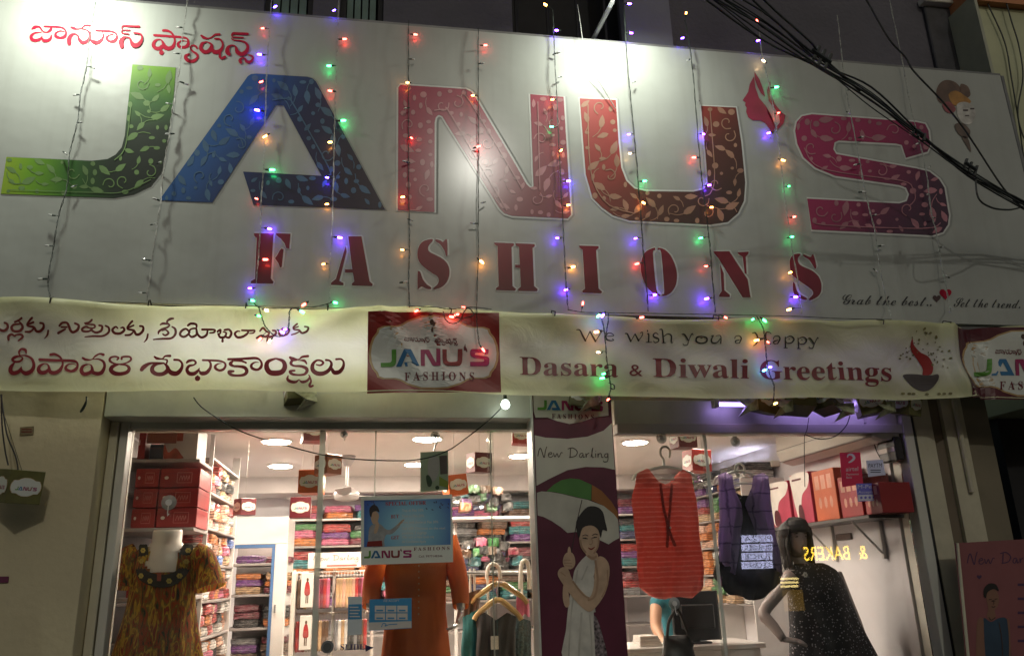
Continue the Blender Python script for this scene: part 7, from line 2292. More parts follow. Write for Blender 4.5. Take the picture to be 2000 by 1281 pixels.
def cube(lab, px, py, y, size, rz, col, rx=0.0, hang=None, thick=0.0015, sides=4, lean=0.0, shade_to=None):
    c = at(px, py, y)
    t = thing('paper_cube', lab, 'decoration', (c.x, c.y, c.z - size / 2), group='printed paper cubes')
    R = Matrix.Rotation(rz, 3, 'Z') @ Matrix.Rotation(rx, 3, 'X') @ Matrix.Rotation(lean, 3, 'Y')
    h = size / 2
    m = MB(); m.bbox(-h, h, -h, h, -h, h, 0.002)
    m.v = [c + R @ v for v in m.v]
    m.build('card_body', cubem[col], t)
    ln, fl, lt = MB(), MB(), MB()
    dummy = MB()
    for k in range(sides):
        a = k * math.pi / 2
        Q = R @ Matrix.Rotation(a, 3, 'Z')
        o = c + Q @ Vector((-h, -h, -h))
        sh = plane(o, Q @ Vector((size, 0, 0)), Q @ Vector((0, 0, size)))
        badge(MB(), ln, fl, sh, lambda s, q: (0.5 + (s - 0.5) * 0.92, 0.5 + (q - 0.5) * 0.62), 0.0003)
        logo(lt, sh, (0.20, 0.40), (0.62, 0), (0, 0.72), 0.0035, False)
    b = fl.build('cartouche', pale, t)
    ln.build('cartouche_edge', gold, b)
    lt.build('lettering', LCOL, b)
    top = c + R @ Vector((0, 0, h))
    if hang is None:
        hang = (top.x, top.y, ZC)
    MB().tube([top, hang], 0.0015, 4).build('thread', thread if hang[2] == ZC else cordm, t)


cube('dark maroon paper cube against the ceiling above the brown cube', 613, 842, 0.95, 0.15, 0.2, 'maroon')
cube('brown paper cube hanging just before the ceiling fan', 641, 908, 0.85, 0.125, 0.75, 'brown')
cube('orange paper cube hanging between the maroon and brown cubes', 609, 942, 1.0, 0.15, -0.1, 'orange')
cube('maroon paper cube hanging above the white cupboard end', 587, 992, 1.6, 0.145, 0.05, 'maroon')
cube('dark paper cube hanging over the white cupboard beside the left shelves', 478, 990, 1.8, 0.12, 0.6, 'maroon')
cube('maroon paper cube hanging between the legging packet and the tall poster', 936, 904, 0.75, 0.128, 0.35, 'maroon', rx=0.05)
cube('tilted orange paper cube behind the legging packet', 888, 948, 1.1, 0.14, 0.25, 'orange', lean=-0.12)
cube('red paper cube in the upper window corner beside the tall poster', 1017, 852, 0.8, 0.115, -0.1, 'red', lean=0.08)
cube('maroon paper cube tucked under the lilac window head', 1334, 856, 0.75, 0.14, 0.1, 'maroon')
cube('red paper cube hanging above the striped red top', 1361, 901, 1.05, 0.155, 0.1, 'red', lean=0.05)
# outside, olive ones
cube('olive paper cube hanging from strings by the beige wall', 36, 950, -0.02, 0.165, 0.78, 'olive', rx=0.12, hang=tuple(at(5, 800, -0.03)))
p = at(36, 950, -0.05)
t = thing('rope_loop', 'doubled brown cord holding the olive cube by the beige wall', 'cord', at(30, 930, -0.1))
MB().tube([at(x, y, -0.10) for x, y in catmull([(2, 770), (6, 800), (14, 850), (30, 890), (36, 925), (30, 932), (24, 918)], 5)], 0.004, 5).build('cord', tie, t)
MB().tube([at(x, y, -0.09) for x, y in catmull([(3, 770), (4, 830), (10, 880), (16, 908)], 5)], 0.004, 5).build('cord', tie, t)
OLV = [(578, 781, 0.15, 0.3, 'flattened olive paper cube peeping out under the banner over the shutter box'), (1148, 786, 0.15, 0.5, 'torn olive paper cube hanging before the tall poster'),
       (1490, 795, 0.16, 0.2, 'olive paper cube under the banner, first in the row over the display window'), (1556, 792, 0.16, -0.3, 'olive paper cube under the banner, second in the row over the display window'),
       (1622, 794, 0.16, 0.35, 'olive paper cube under the banner, third in the row over the display window'), (1690, 797, 0.16, -0.1, 'olive paper cube under the banner, fourth in the row over the display window'), (1760, 797, 0.15, 0.2, 'olive paper cube under the banner next to the striped pier')]
for px, py, s, rz_, lab in OLV:
    p = at(px, py - 10, 0.10)
    s *= random.uniform(0.8, 1.2); yv = random.uniform(0.03, 0.16)
    cube(lab, px + random.uniform(-8, 8), py - 12 + random.uniform(-8, 6), yv, s, rz_ + random.uniform(-0.4, 0.4), 'olive', rx=random.uniform(-0.3, 0.3), lean=random.uniform(-0.25, 0.25), hang=(p.x, 0.10, 3.03), sides=4)
fo = mat('torn_foil', (0.34, 0.36, 0.22), 0.3, vary=0.5, vscale=25)
for (x, y, lab) in ((1650, 806, 'crumpled olive scrap between the third and fourth olive cubes'), (1530, 800, 'crumpled olive scrap between the first and second olive cubes'), (1730, 802, 'crumpled olive scrap beside the fourth olive cube'), (1150, 788, 'crumpled pale paper scrap dangling before the tall poster'), (600, 783, 'crumpled pale scrap of paper under the banner over the shutter box'), (1462, 797, 'crumpled olive scrap beside the first olive cube of the row')):
    t = thing('paper_scrap', lab, 'paper', at(x, y, 0.0))
    m = MB()
    pts = [(x - 24, y - 18), (x + 18, y - 20), (x + 20, y + 2), (x + 4, y + 6), (x - 20, y + 18), (x - 6, y - 4)]
    c = at(x - 2, y - 4, -0.04)
    vs = [at(a, b, random.uniform(-0.02, 0.05)) for a, b in pts]
    m.add([c] + vs, [(0, i + 1, (i + 1) % 6 + 1) for i in range(6)])
    m.add([v + Vector((0, 0.004, 0)) for v in [c] + vs], [(0, (i + 1) % 6 + 1, i + 1) for i in range(6)])
    m.build('sheet', fo, t)
t = thing('loose_cable_end', 'short cable end curling under the banner over the beige wall', 'cord', at(163, 800, 0.05))
MB().tube([at(x, y, 0.04) for x, y in catmull([(169, 774), (168, 788), (162, 800), (157, 804), (164, 792), (169, 782)], 5)], 0.004, 5).build('cord', cordm, t)
t = thing('hanging_cable', 'thin dark cable dangling before the display window from the olive cubes', 'cord', at(1572, 860, 0.2))
MB().tube([at(x, y, 0.2) for x, y in catmull([(1580, 815), (1576, 840), (1571, 858), (1572, 950)], 5)], 0.0025, 5).build('cord', cordm, t)
MB().tube([at(x, y, 0.2) for x, y in catmull([(1572, 848), (1600, 857), (1630, 852), (1652, 832), (1660, 812)], 5)], 0.0035, 5).build('cord', cordm, t)

# ================================================================== ceiling fan
fn = thing('ceiling_fan', 'grey ceiling fan hanging behind the paper cubes', 'fan', at(677, 968, 2.6))
c = at(677, 968, 2.6)
fm = mat('fan_grey', (0.42, 0.40, 0.40), 0.4, metal=0.3, vary=0.05)
MB().tube([(c.x, c.y, c.z + 0.06), (c.x, c.y, ZC - 0.001)], 0.013, 8).build('down_rod', fm, fn)
m = MB(); m.smooth = True
zt = ZC
m.loft([(zt - 0.09, c.x, c.y, 0.025, 0.025), (zt - 0.04, c.x, c.y, 0.06, 0.06), (zt - 0.002, c.x, c.y, 0.07, 0.07)], 16); m.build('canopy', fm, fn)
m = MB(); m.smooth = True
m.loft([(c.z - 0.045, c.x, c.y, 0.05, 0.05), (c.z - 0.03, c.x, c.y, 0.10, 0.10), (c.z + 0.02, c.x, c.y, 0.11, 0.11), (c.z + 0.05, c.x, c.y, 0.07, 0.07), (c.z + 0.085, c.x, c.y, 0.02, 0.02)], 18); m.build('motor', fm, fn)
for k in range(3):
    a = 0.5 + k * 2 * math.pi / 3
    d = Vector((math.cos(a), math.sin(a), 0)); n = Vector((-d.y, d.x, 0))
    r = [(0.11, 0.03), (0.2, 0.05), (0.55, 0.065), (0.6, 0.05)]
    m = MB()
    top = [c + d * x + n * w + Vector((0, 0, 0.010)) for x, w in r] + [c + d * x - n * w + Vector((0, 0, -0.008)) for x, w in reversed(r)]
    nn = len(top)
    m.add(top + [p + Vector((0, 0, 0.004)) for p in top], [tuple(range(nn))[::-1], tuple(range(nn, 2 * nn))] + [(i, (i + 1) % nn, (i + 1) % nn + nn, i + nn) for i in range(nn)])
    m.build('blade', fm, fn)

# ================================================================== things on the glass
YG0 = 0.345


def board(name, lab, cat, c, y, mm, th=0.004, part='sheet'):
    t = thing(name, lab, cat, at((c[2][0] + c[3][0]) / 2, c[2][1], y))
    f = [at(*p, y) for p in c]; b = [p + Vector((0, th, 0)) for p in f]
    m = MB(); m.hexa([f[3], f[2], b[2], b[3], f[0], f[1], b[1], b[0]])
    o = m.build(part, mm, t)
    return t


t = board('offer_poster', 'blue special-offer poster stuck on the glass above the orange tunic', 'poster', [(705, 969), (883, 965), (885, 1097), (705, 1103)], 0.325, mat('poster_paper', (0.80, 0.84, 0.78), 0.35, vary=0.03))
sp_ = sheet(0.325)
m = MB(); poly(m, sp_, [(711, 977), (880, 973), (880, 1063), (711, 1068)], 0.0015)
pb_ = at(795, 1020, 0.325) - ORG[t.name]
pic = m.build('blue_picture', grad('poster_blue', [(0.0, (0.62, 0.80, 0.84)), (0.40, (0.26, 0.55, 0.74)), (0.78, (0.06, 0.14, 0.48)), (1.0, (0.07, 0.06, 0.30))], pb_ + Vector((0.02, 0, -0.03)), radius=0.40), t)
m = MB(); poly(m, sp_, smooth([(722, 1066), (720, 1040), (723, 1028), (733, 1022), (744, 1024), (752, 1032), (762, 1034), (776, 1024), (783, 1018), (780, 1028), (766, 1042), (754, 1044), (750, 1058), (750, 1066)], 3), 0.0025); m.build('figure_top', mat('figure_grey', (0.33, 0.34, 0.35), 0.5, vary=0.2, vscale=30), pic)
m = MB(); poly(m, sp_, smooth([(728, 1022), (724, 1010), (726, 1000), (734, 998), (740, 1004), (739, 1014), (735, 1022)], 3), 0.003); m.build('face_print', mat('figure_skin', (0.52, 0.36, 0.24), 0.5), pic); m = MB(); poly(m, sp_, smooth([(730, 1040), (734, 1022), (738, 1018), (740, 1026), (736, 1040)], 3), 0.0034); m.build('forearm_print', mat('figure_skin', (0.52, 0.36, 0.24), 0.5), pic); m = MB(); poly(m, sp_, smooth([(774, 1027), (784, 1016), (790, 1014), (784, 1022)], 3), 0.003); m.build('hand_print', mat('figure_skin', (0.52, 0.36, 0.24), 0.5), pic)
m = MB(); poly(m, sp_, smooth([(722, 1004), (722, 992), (730, 985), (738, 990), (741, 1000), (736, 998), (728, 1000), (725, 1010)], 3), 0.0038); m.build('figure_hair', mat('figure_hair', (0.03, 0.02, 0.02), 0.5), pic)
m = MB(); poly(m, sp_, [(718, 1057), (746, 1055), (747, 1066), (716, 1067)], 0.0042); m.build('figure_skirt', bred, pic)
redt = mat('poster_red', (0.45, 0.03, 0.03), 0.5)
m = MB(); text(m, sp_, bold('SPECIAL OFFER'), (753, 987), (832, 985), (0, -7.5), 0.003); text(m, sp_, bold('BUY'), (763, 1012), (779, 1011), (0.5, -7), 0.003); text(m, sp_, bold('GET'), (764, 1053), (779, 1052), (0.5, -7), 0.003); m.build('headline', redt, pic)
m = MB()
for y, s, x1 in ((999, 'Top at Flat 10%', 827), (1010, 'Two at Flat 20%', 828), (1022, 'Two and above at Flat 30%', 856), (1034, 'Get 10% Discount on the next', 870), (1043, 'purchase, 2 leggings', 833), (1051, 'Offer valid on New Stock only', 848), (1060, 'All Conditions Apply', 832)):
    text(m, sp_, s, (785, y), (x1, y - 1), (0, -5), 0.003)
m.build('small_text', inkw, pic)
m = MB(); m.cur = 0
logo(m, sp_, (711, 1090), (93, -1.5), (0, -98), 0.0015, False)
m.cur = 5
text(m, sp_, bold('F A S H I O N S'), (808, 1075), (878, 1073), (0, -6.5), 0.0015)
text(m, sp_, 'Cell: 9977148346', (818, 1088), (864, 1087), (0, -4.2), 0.0015)
m.build('lettering', LCOL, t)
m = MB()
for k in range(16):
    x = random.choice([random.uniform(713, 750), random.uniform(820, 878)]); poly(m, sp_, leaf(x, random.uniform(976, 996), 5, random.uniform(0, 6)), 0.0021)
m.build('leaf_print', mat('poster_leaf', (0.05, 0.06, 0.16), 0.5), pic)

t = board('card_sticker', 'blue and white card-acceptance sticker on the glass over the orange tunic', 'sticker', [(722, 1170), (804, 1167), (804, 1226), (720, 1231)], 0.338, mat('sticker_blue', (0.06, 0.30, 0.58), 0.4, vary=0.05), 0.002)
s2_ = sheet(0.338)
m = MB()
for r in range(2):
    for c in range(3):
        x, y = 732 + 22 * c, 1182 + 15 * r
        poly(m, s2_, rect(x, y, x + 20, y + 13), 0.001)
poly(m, s2_, [(720.5, 1215), (803.5, 1212), (803.5, 1225), (720.5, 1230)], 0.001)
m.build('white_panel', inkw, t)
m = MB(); text(m, s2_, 'WE ACCEPT', (748, 1175), (780, 1174), (0, -4), 0.0012)
m.build('heading', inkw, t)
m = MB()
for r in range(2):
    for c in range(3):
        x, y = 735 + 22 * c, 1190 + 15 * r
        poly(m, s2_, rect(x, y, x + 13, y + 3), 0.002)
stroke(m, s2_, [(745, 1224, 1.5), (748, 1217, 1.5), (754, 1218, 1.5), (752, 1222, 1.5), (760, 1219, 1.5), (776, 1218, 1.5)], 0.002, cap=False)
m.build('marks', MATS['sticker_blue'], t)
t = board('payment_sticker', 'narrow blue and white payment sticker on the glass beside the leggings', 'sticker', [(680, 1165), (707, 1164), (707, 1238), (679, 1240)], 0.338, mat('sticker_pale', (0.70, 0.76, 0.80), 0.4, vary=0.05), 0.002)
m = MB(); poly(m, s2_, [(680.5, 1180), (706.5, 1179), (706.5, 1208), (680, 1209)], 0.001); m.build('blue_panel', MATS['sticker_blue'], t)
m = MB()
for k in range(4):
    poly(m, s2_, rect(683, 1184 + 6 * k, 700 + (k % 2) * 3, 1186.5 + 6 * k), 0.002)
m.build('text_lines', inkw, t)
t = thing('slide_sticker', 'dark blue sliding-door sticker with an arrow on the sliding glass', 'sticker', at(695, 1270, 0.34))
navy = mat('sticker_navy', (0.012, 0.014, 0.09), 0.4)
m = MB(); text(m, s2_, bold('SLIDE'), (664, 1269), (712, 1268), (1, -12), 0.0); poly(m, s2_, [(713, 1258), (730, 1264), (714, 1272)], 0.0); m.build('lettering', navy, t)
t = thing('door_knob', 'round metal knob on the sliding glass pane', 'handle', at(640, 1262, 0.34))
MB().disc(at(640, 1262, 0.345), 0.034, (0, -1, 0), 18, 0.03).build('knob', lampgrey, t)
p = at(640, 1262, 0.345)
MB().disc((p.x, p.y - 0.031, p.z), 0.022, (0, -1, 0), 16, 0.004).build('cap', steel, t)

sucm = film_mat('suction_plastic', (0.80, 0.82, 0.80), 0.45)


def suction(lab, px, py, y, r, tail=True):
    p = at(px, py, y)
    t = thing('suction_hook', lab, 'hook', p)
    m = MB(); m.smooth = True
    m.tube([p, p + Vector((0, 0.004, 0)), p + Vector((0, 0.010, 0))], [r, r * 0.9, r * 0.3], 18)
    m.build('cup', sucm, t)
    MB().disc(p + Vector((0, -0.003, 0)), r * 0.42, (0, -1, 0), 14, 0.006).build('button', trimw, t)
    if tail:
        MB().tube([p + Vector((0, -0.006, -r * 0.4)), p + Vector((0, -0.012, -r * 1.3)), p + Vector((0.004, -0.02, -r * 1.8)), p + Vector((0.008, -0.012, -r * 1.5))], 0.003, 5).build('hook', trimw, t)


suction('suction hook on the glass in front of the red cartons', 330, 981, 0.345, 0.042)
suction('suction hook above the striped red top', 1292, 856, 0.345, 0.034, False)
suction('suction hook above the purple checked vest', 1436, 862, 0.345, 0.034, False)
suction('suction hook holding the handbag straps', 1317, 1178, 0.345, 0.036)
suction('small suction hook on the glass beside the dark maroon cube', 672, 848, 0.345, 0.022)
suction('suction hook above the legging packet', 850, 852, 0.345, 0.030)
t = board('legging_packet', 'green and white legging packet hanging on the glass above the offer poster', 'packet', [(821, 883), (875, 880), (876, 956), (821, 961)], 0.39, mat('packet_green', (0.58, 0.70, 0.48), 0.3, vary=0.08, coat=0.6), 0.008)
s3_ = sheet(0.39)
m = MB(); poly(m, s3_, smooth([(838, 894), (856, 893), (858, 915), (852, 935), (842, 940), (836, 925)], 3), 0.001); m.build('legs_print', inkw, t)
m = MB(); poly(m, s3_, [(858, 890), (873, 889), (874, 925), (860, 926)], 0.001); m.build('dark_panel', mat('packet_dark', (0.12, 0.08, 0.07), 0.5), t)
m = MB(); poly(m, s3_, smooth([(832, 930), (838, 928), (844, 940), (841, 950), (835, 948)], 3), 0.002); poly(m, s3_, ell(854, 952, 4, 4, 10), 0.002); m.build('shoe_print', mat('packet_deep', (0.03, 0.08, 0.03), 0.5), t)
m = MB(); poly(m, s3_, [(858, 930), (875, 940), (875, 952), (858, 948)], 0.0015); m.build('lime_panel', mat('packet_lime', (0.40, 0.50, 0.05), 0.5), t)
MB().tube([at(848, 880, 0.39), at(850, 870, 0.39), at(856, 862, 0.385), at(850, 856, 0.375), at(845, 862, 0.375)], 0.005, 6).build('hanger_hook', hangw, t)

# stickers on the right glass
t = board('red_sticker', 'red payments-bank sticker with a white swirl on the display window', 'sticker', [(1640, 884), (1680, 883), (1686, 945), (1645, 951)], 0.338, mat('sticker_red', (0.75, 0.03, 0.09), 0.4, vary=0.05), 0.002)
m = MB()
stroke(m, s2_, [(1655, 893, 2), (1657, 888, 3.5), (1664, 888, 4.5), (1668, 894, 5), (1663, 900, 4), (1657, 903, 2.5)], 0.001, n=5, cap=False)
m.build('swirl_emblem', inkw, t)
for s_, a_, b_, u_ in (('airtel', (1652, 920), (1676, 919), -8.5), ('Payments', (1653, 928), (1677, 927), -4.2), ('Bank', (1653, 934), (1664, 934), -4.2)):
    m = MB()
    text(m, s2_, s_, a_, b_, (0, u_), 0.001)
    m.build('lettering', inkw, t)
t = board('wallet_sticker', 'pale blue wallet sticker on the glass beside the red sticker', 'sticker', [(1692, 899), (1724, 897), (1730, 927), (1696, 931)], 0.338, mat('sticker_lilac', (0.70, 0.76, 0.90), 0.4, vary=0.04), 0.002)
m = MB(); text(m, s2_, 'PAYTM', (1696, 913), (1722, 912), (0.3, -8), 0.001)
for k in range(2):
    poly(m, s2_, rect(1700, 917 + 4 * k, 1720, 918.5 + 4 * k), 0.001)
m.build('lettering', navy, t)
t = board('money_sticker', 'wide blue and white mobile-money sticker under the red sticker', 'sticker', [(1672, 944), (1755, 943), (1761, 975), (1676, 979)], 0.337, mat('sticker_violet', (0.20, 0.20, 0.68), 0.4, vary=0.05), 0.002)
s4_ = sheet(0.337)
lav = mat('sticker_lav', (0.80, 0.82, 0.92), 0.4)
m = MB(); text(m, s4_, 'M-Pesa', (1675, 954), (1713, 953), (0.4, -7.5), 0.0012); m.build('lettering', lav, t)
m = MB(); text(m, s4_, 'Accepted Here', (1676, 963), (1733, 962), (0.3, -5), 0.0012); m.build('lettering', lav, t)
m = MB(); poly(m, s4_, [(1675.5, 966), (1759, 963.5), (1760, 974), (1676, 978)], 0.0008); m.build('number_strip', lav, t)
m = MB()
for k in range(10):
    poly(m, s4_, ell(1682 + 8.2 * k, 971.5 - 0.2 * k, 2.6, 2.6, 8), 0.0018)
m.build('small_marks', MATS['sticker_violet'], t)

# ================================================================== tall poster between the windows
YPO = 0.12
t = thing('tall_poster', 'tall maroon poster with a woman under an umbrella between the two windows', 'poster', (1.23, YPO, 0.04))
C4 = [(1036, 772), (1192, 778), (1226, 1290), (1060, 1290)]
fx = lambda px, py: at(px, py, YPO)
xl, xr_ = at(1050, 1060, YPO).x, at(1212, 1060, YPO).x
MB().bbox(xl, xr_, YPO, YPO + 0.03, 0.06, 2.60, 0.003).build('board', mat('poster_maroon', (0.12, 0.022, 0.045), 0.4, vary=0.2, vscale=4, bump=0.12, bscale=6), t)
MB().bbox(xl - 0.012, xl - 0.001, YPO - 0.01, 0.268, 0.05, 2.60, 0.002).build('edge_strip', whitebar, t)
MB().box(xl + 0.02, xr_ - 0.02, YPO + 0.031, 0.44, 0.05, 2.60).build('pier_core', cream, t)
sq = sheet(YPO)


def crop(pts, s=2.555, ox=1030, oy=780):
    return [(ox + x / s, oy + y / s) for x, y in pts]


def clampx(pts, m_=0.006):
    """keep the print inside the board's edges"""
    out = []
    for x, y in pts:
        p = at(x, y, YPO)
        p.x = max(xl + m_, min(xr_ - m_, p.x))
        c = p - CAM
        u = Vector((AX.x * c.x + AY.x * c.y + AZ.x * c.z, AX.y * c.x + AY.y * c.y + AZ.y * c.z, AX.z * c.x + AY.z * c.y + AZ.z * c.z))
        out.append((CX + FPX * u.x / u.z, CY + FPX * u.y / u.z))
    return out


cr_ = mat('poster_cream', (0.66, 0.65, 0.55), 0.45, vary=0.06)
m = MB(); poly(m, sq, clampx(crop([(-5, 172), (30, 178), (90, 190), (200, 196), (300, 185), (380, 155), (440, 118), (470, 360), (440, 350), (380, 338), (290, 336), (200, 352), (110, 395), (25, 430), (5, 430)])), 0.001); m.build('cream_band', cr_, t)
m = MB(); poly(m, sq, clampx(crop([(10, -20), (400, -20), (405, 80), (330, 90), (270, 112), (210, 122), (150, 108), (100, 90), (40, 90), (15, 60)])), 0.001); m.build('cartouche', cr_, t)
m = MB(); logo(m, sq, crop([(50, 52)])[0], (128, 3), (0, -128), 0.003, True); m.build('lettering', LCOL, t)
m = MB(); p = crop([(52, 290)])[0]; new_darling(m, sq, p, (137, 1), (0, -19), 0.002); m.build('handwritten_name', mat('poster_ink', (0.07, 0.045, 0.03), 0.5), t)
umb = t
m = MB(); poly(m, sq, clampx(crop([(40, 465), (70, 458), (110, 460), (170, 470), (250, 490), (300, 500), (380, 530), (440, 570), (475, 605), (470, 690), (430, 705), (405, 722), (370, 705), (340, 690), (290, 665), (240, 660), (200, 665), (165, 635), (120, 605), (80, 585), (40, 578)])), 0.0022); u1 = m.build('umbrella_panel', mat('umb_white', (0.56, 0.55, 0.47), 0.5, vary=0.2, vscale=5), t)
m = MB(); poly(m, sq, crop([(95, 458), (130, 425), (170, 402), (215, 393), (260, 398), (320, 425), (318, 502), (270, 492), (200, 475), (140, 462)]), 0.0026); m.build('umbrella_panel', mat('umb_green', (0.08, 0.24, 0.05), 0.5, vary=0.12), t)
m = MB(); poly(m, sq, clampx(crop([(322, 425), (370, 455), (420, 510), (455, 560), (470, 598), (430, 570), (380, 530), (320, 503)])), 0.0026); m.build('umbrella_panel', mat('umb_orange', (0.34, 0.13, 0.03), 0.5, vary=0.12), t)
m = MB(); stroke(m, sq, [(*crop([(272, 500)])[0], 1.6), (*crop([(245, 620)])[0], 1.6), (*crop([(212, 800)])[0], 2)], 0.003, cap=False); m.build('umbrella_shaft', mat('shaft_ink', (0.05, 0.03, 0.03), 0.5), t)
skp = mat('poster_skin', (0.58, 0.40, 0.27), 0.5, vary=0.22, vscale=11)
drs = mat('poster_dress', (0.66, 0.63, 0.56), 0.5, vary=0.2, vscale=11)
m = MB(); poly(m, sq, smooth(crop([(290, 780), (330, 775), (352, 800), (330, 880), (345, 960), (330, 1040), (335, 1110), (345, 1200), (360, 1300), (180, 1300), (192, 1150), (205, 1020), (225, 900), (240, 840)]), 3), 0.003); m.build('dress_print', drs, t)
m = MB(); poly(m, sq, smooth(crop([(330, 1080), (350, 1100), (375, 1180), (400, 1300), (345, 1300), (335, 1200)]), 3), 0.0036); m.build('dress_print', mat('poster_floral', (0.20, 0.16, 0.17), 0.5, vary=0.9, vscale=60), t)
m = MB()
poly(m, sq, smooth(crop([(255, 650), (268, 630), (310, 622), (350, 640), (360, 680), (352, 730), (330, 765), (305, 775), (280, 760), (262, 720)]), 3), 0.0040)
m.build('face_print', skp, t)
m = MB()
poly(m, sq, smooth(crop([(290, 770), (340, 760), (352, 790), (320, 800)]), 3), 0.0042)
m.build('neck_print', skp, t)
m = MB()
poly(m, sq, smooth(crop([(352, 785), (385, 790), (408, 830), (405, 900), (385, 970), (345, 1030), (310, 1058), (270, 1035), (220, 980), (170, 910), (150, 870), (165, 840), (200, 840), (225, 900), (280, 965), (310, 985), (330, 930), (335, 840)]), 3), 0.0046)
m.build('arm_print', skp, t)
m = MB()
poly(m, sq, smooth(crop([(176, 812), (182, 780), (198, 762), (222, 764), (236, 790), (236, 826), (215, 846), (188, 838)]), 3), 0.0050)
m.build('hand_print', skp, t)
m = MB()
poly(m, sq, smooth(crop([(200, 768), (203, 738), (212, 736), (216, 768)]), 3), 0.0053)
m.build('finger_print', skp, t)
m = MB()
poly(m, sq, smooth(crop([(180, 920), (200, 940), (210, 1020), (190, 1035), (176, 990)]), 3), 0.0038)
m.build('forearm_print', skp, t)
m = MB()
poly(m, sq, smooth(crop([(246, 660), (243, 610), (265, 570), (300, 535), (345, 535), (375, 560), (388, 610), (397, 655), (375, 650), (365, 690), (352, 650), (320, 628), (275, 640), (258, 690)]), 3), 0.0054)
for e in ([(275, 690), (300, 694)], [(322, 690), (346, 686)]):
    q = crop(e); stroke(m, sq, [(*q[0], 1.6), (*q[1], 1.6)], 0.0056, cap=False)
m.build('figure_hair', mat('poster_hair', (0.015, 0.012, 0.012), 0.5), t)
m = MB(); q = crop([(302, 738), (318, 746), (336, 734)]); stroke(m, sq, [(*q[0], 1.0), (*q[1], 3.0), (*q[2], 1.0)], 0.0058, cap=False); m.build('figure_lips', bred, t)
m = MB()     # printed modelling of face, arm and dress
for pts_, w_ in (([(318, 690), (324, 712), (316, 722), (308, 720)], 1.6), ([(262, 700), (270, 735), (290, 764)], 4), ([(356, 690), (350, 735), (330, 768)], 3), ([(338, 800), (350, 900), (335, 980), (300, 1000)], 4), ([(225, 905), (275, 970), (308, 990)], 3.5), ([(180, 800), (215, 800)], 1.4), ([(182, 815), (220, 816)], 1.4), ([(188, 828), (222, 830)], 1.4), ([(165, 860), (190, 880)], 2), ([(300, 778), (325, 790), (345, 780)], 4), ([(398, 850), (398, 920), (370, 985)], 3)):
    stroke(m, sq, [(*p_, w_) for p_ in crop(pts_)], 0.0057, n=4, cap=False)
m.build('figure_shading', mat('poster_skin_dark', (0.40, 0.25, 0.16), 0.5, vary=0.2), t)
m = MB()
for pts_, w_ in (([(250, 850), (232, 960), (215, 1100), (205, 1290)], 3), ([(270, 1060), (262, 1180), (255, 1290)], 4), ([(310, 1070), (318, 1180), (322, 1290)], 3), ([(300, 830), (270, 900)], 3), ([(325, 1000), (335, 1060)], 4)):
    stroke(m, sq, [(*p_, w_) for p_ in crop(pts_)], 0.0034, n=4, cap=False)
m.build('dress_folds', mat('poster_dress_fold', (0.52, 0.49, 0.43), 0.5, vary=0.2), t)
m = MB()
for pts_ in ([(274, 680), (288, 674), (302, 680)], [(322, 678), (336, 670), (350, 674)]):
    stroke(m, sq, [(*p_, 1.3) for p_ in crop(pts_)], 0.0059, n=4, cap=False)
for x_, y_ in ((288, 691), (335, 687)):
    c_ = crop([(x_, y_)])[0]; poly(m, sq, ell(c_[0], c_[1], 2.2, 1.3, 10), 0.0060)
m.build('figure_eyes', mat('poster_hair', (0.015, 0.012, 0.012), 0.5), t)

# ================================================================== pink poster at the lower right
t = board('pink_poster', 'pink standing poster with a woman in a blue top before the dark passage', 'poster', [(1868, 1060), (2080, 1048), (2120, 1300), (1892, 1300)], 0.10, mat('poster_pink', (0.25, 0.085, 0.09), 0.5, vary=0.08), 0.02, 'board')
MB().tube([at(1870, 1060, 0.098), at(1893, 1300, 0.098)], 0.009, 6).build('edge_strip', cream, t)
sr = sheet(0.10)


def crop8(pts):
    return [(1700 + x / 2.557, 780 + y / 2.557) for x, y in pts]


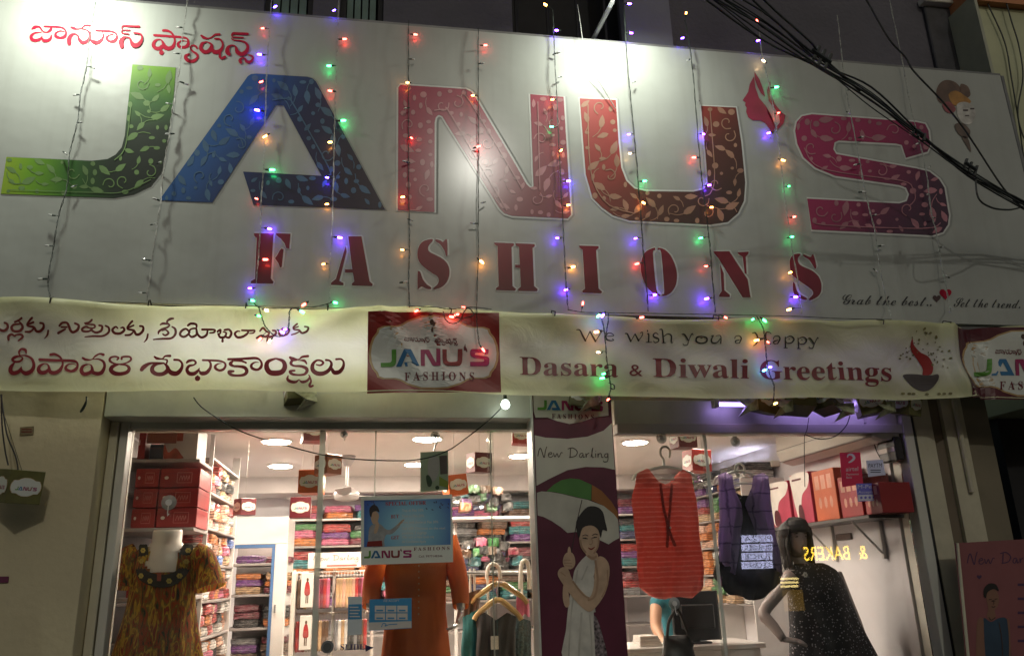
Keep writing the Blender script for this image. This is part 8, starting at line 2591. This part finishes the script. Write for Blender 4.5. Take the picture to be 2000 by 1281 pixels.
m = MB(); p = crop8([(540, 825)])[0]; new_darling(m, sr, (p[0] - 22, p[1]), (150, -4), (0, -22), 0.001); m.build('handwritten_name', mat('pink_ink', (0.07, 0.03, 0.08), 0.5), t)
m = MB(); poly(m, sr, smooth(crop8([(565, 1090), (600, 1110), (640, 1090), (680, 1095), (692, 1180), (695, 1320), (575, 1320), (568, 1180)]), 3), 0.001); m.build('figure_top', mat('pink_blue', (0.03, 0.06, 0.10), 0.5, vary=0.2), t)
m = MB(); poly(m, sr, smooth(crop8([(578, 985), (590, 950), (625, 950), (642, 990), (635, 1030), (620, 1050), (625, 1085), (600, 1105), (580, 1080), (588, 1045)]), 3), 0.0016); poly(m, sr, smooth(crop8([(535, 1100), (562, 1092), (566, 1180), (572, 1320), (530, 1320), (528, 1180)]), 3), 0.0018); poly(m, sr, smooth(crop8([(682, 1095), (695, 1120), (700, 1320), (692, 1320), (690, 1180)]), 3), 0.002); m.build('figure_skin', mat('pink_skin', (0.24, 0.12, 0.08), 0.5, vary=0.1), t)
m = MB(); poly(m, sr, smooth(crop8([(565, 980), (565, 945), (590, 918), (625, 922), (640, 955), (615, 945), (585, 960), (575, 990)]), 3), 0.0024); poly(m, sr, smooth(crop8([(600, 1005), (612, 1008), (624, 1004), (612, 1002)]), 2), 0.0024); m.build('figure_hair', MATS['poster_hair'], t)
m = MB()
for pts_, w_ in (([(590, 998), (604, 996)], 1.6), ([(618, 996), (632, 994)], 1.6), ([(604, 1032), (613, 1036), (622, 1031)], 1.8), ([(612, 1000), (615, 1018), (609, 1020)], 1.2), ([(590, 1085), (602, 1100), (622, 1086)], 1.8), ([(640, 1110), (655, 1200), (660, 1320)], 1.5)):
    stroke(m, sr, [(*p_, w_) for p_ in crop8(pts_)], 0.0030, n=4, cap=False)
m.build('figure_lines', mat('pink_dark', (0.06, 0.03, 0.025), 0.5), t)
m = MB()
for k in range(5):
    q = crop8([(735, 930 + 70 * k)])[0]
    poly(m, sr, rect(q[0], q[1] - 5, q[0] + 40, q[1]), 0.001)
m.build('text_blocks', MATS['pink_ink'], t)
poly_h = MB(); poly(poly_h, sr, heart(*crop8([(543, 885)])[0], 5), 0.001); poly_h.build('heart', MATS['pink_ink'], t)

# small notices on the beige wall
t = board('wall_tag', 'small brown paper tag on the beige wall beside the olive cube', 'tag', [(39, 834), (66, 832), (65, 848), (38, 850)], 0.112, mat('tag_brown', (0.22, 0.17, 0.09), 0.6, vary=0.3, vscale=40), 0.003)
m = MB()
for k in range(2):
    poly(m, sheet(0.112), rect(42, 837 + 5 * k, 62, 839 + 5 * k), 0.001)
m.build('text_lines', inkbr, t)
t = board('wall_tag', 'small magenta paper tag low on the beige wall', 'tag', [(-6, 1125), (17, 1125), (16, 1137), (-6, 1138)], 0.112, mat('tag_magenta', (0.16, 0.03, 0.08), 0.6, vary=0.2), 0.003)
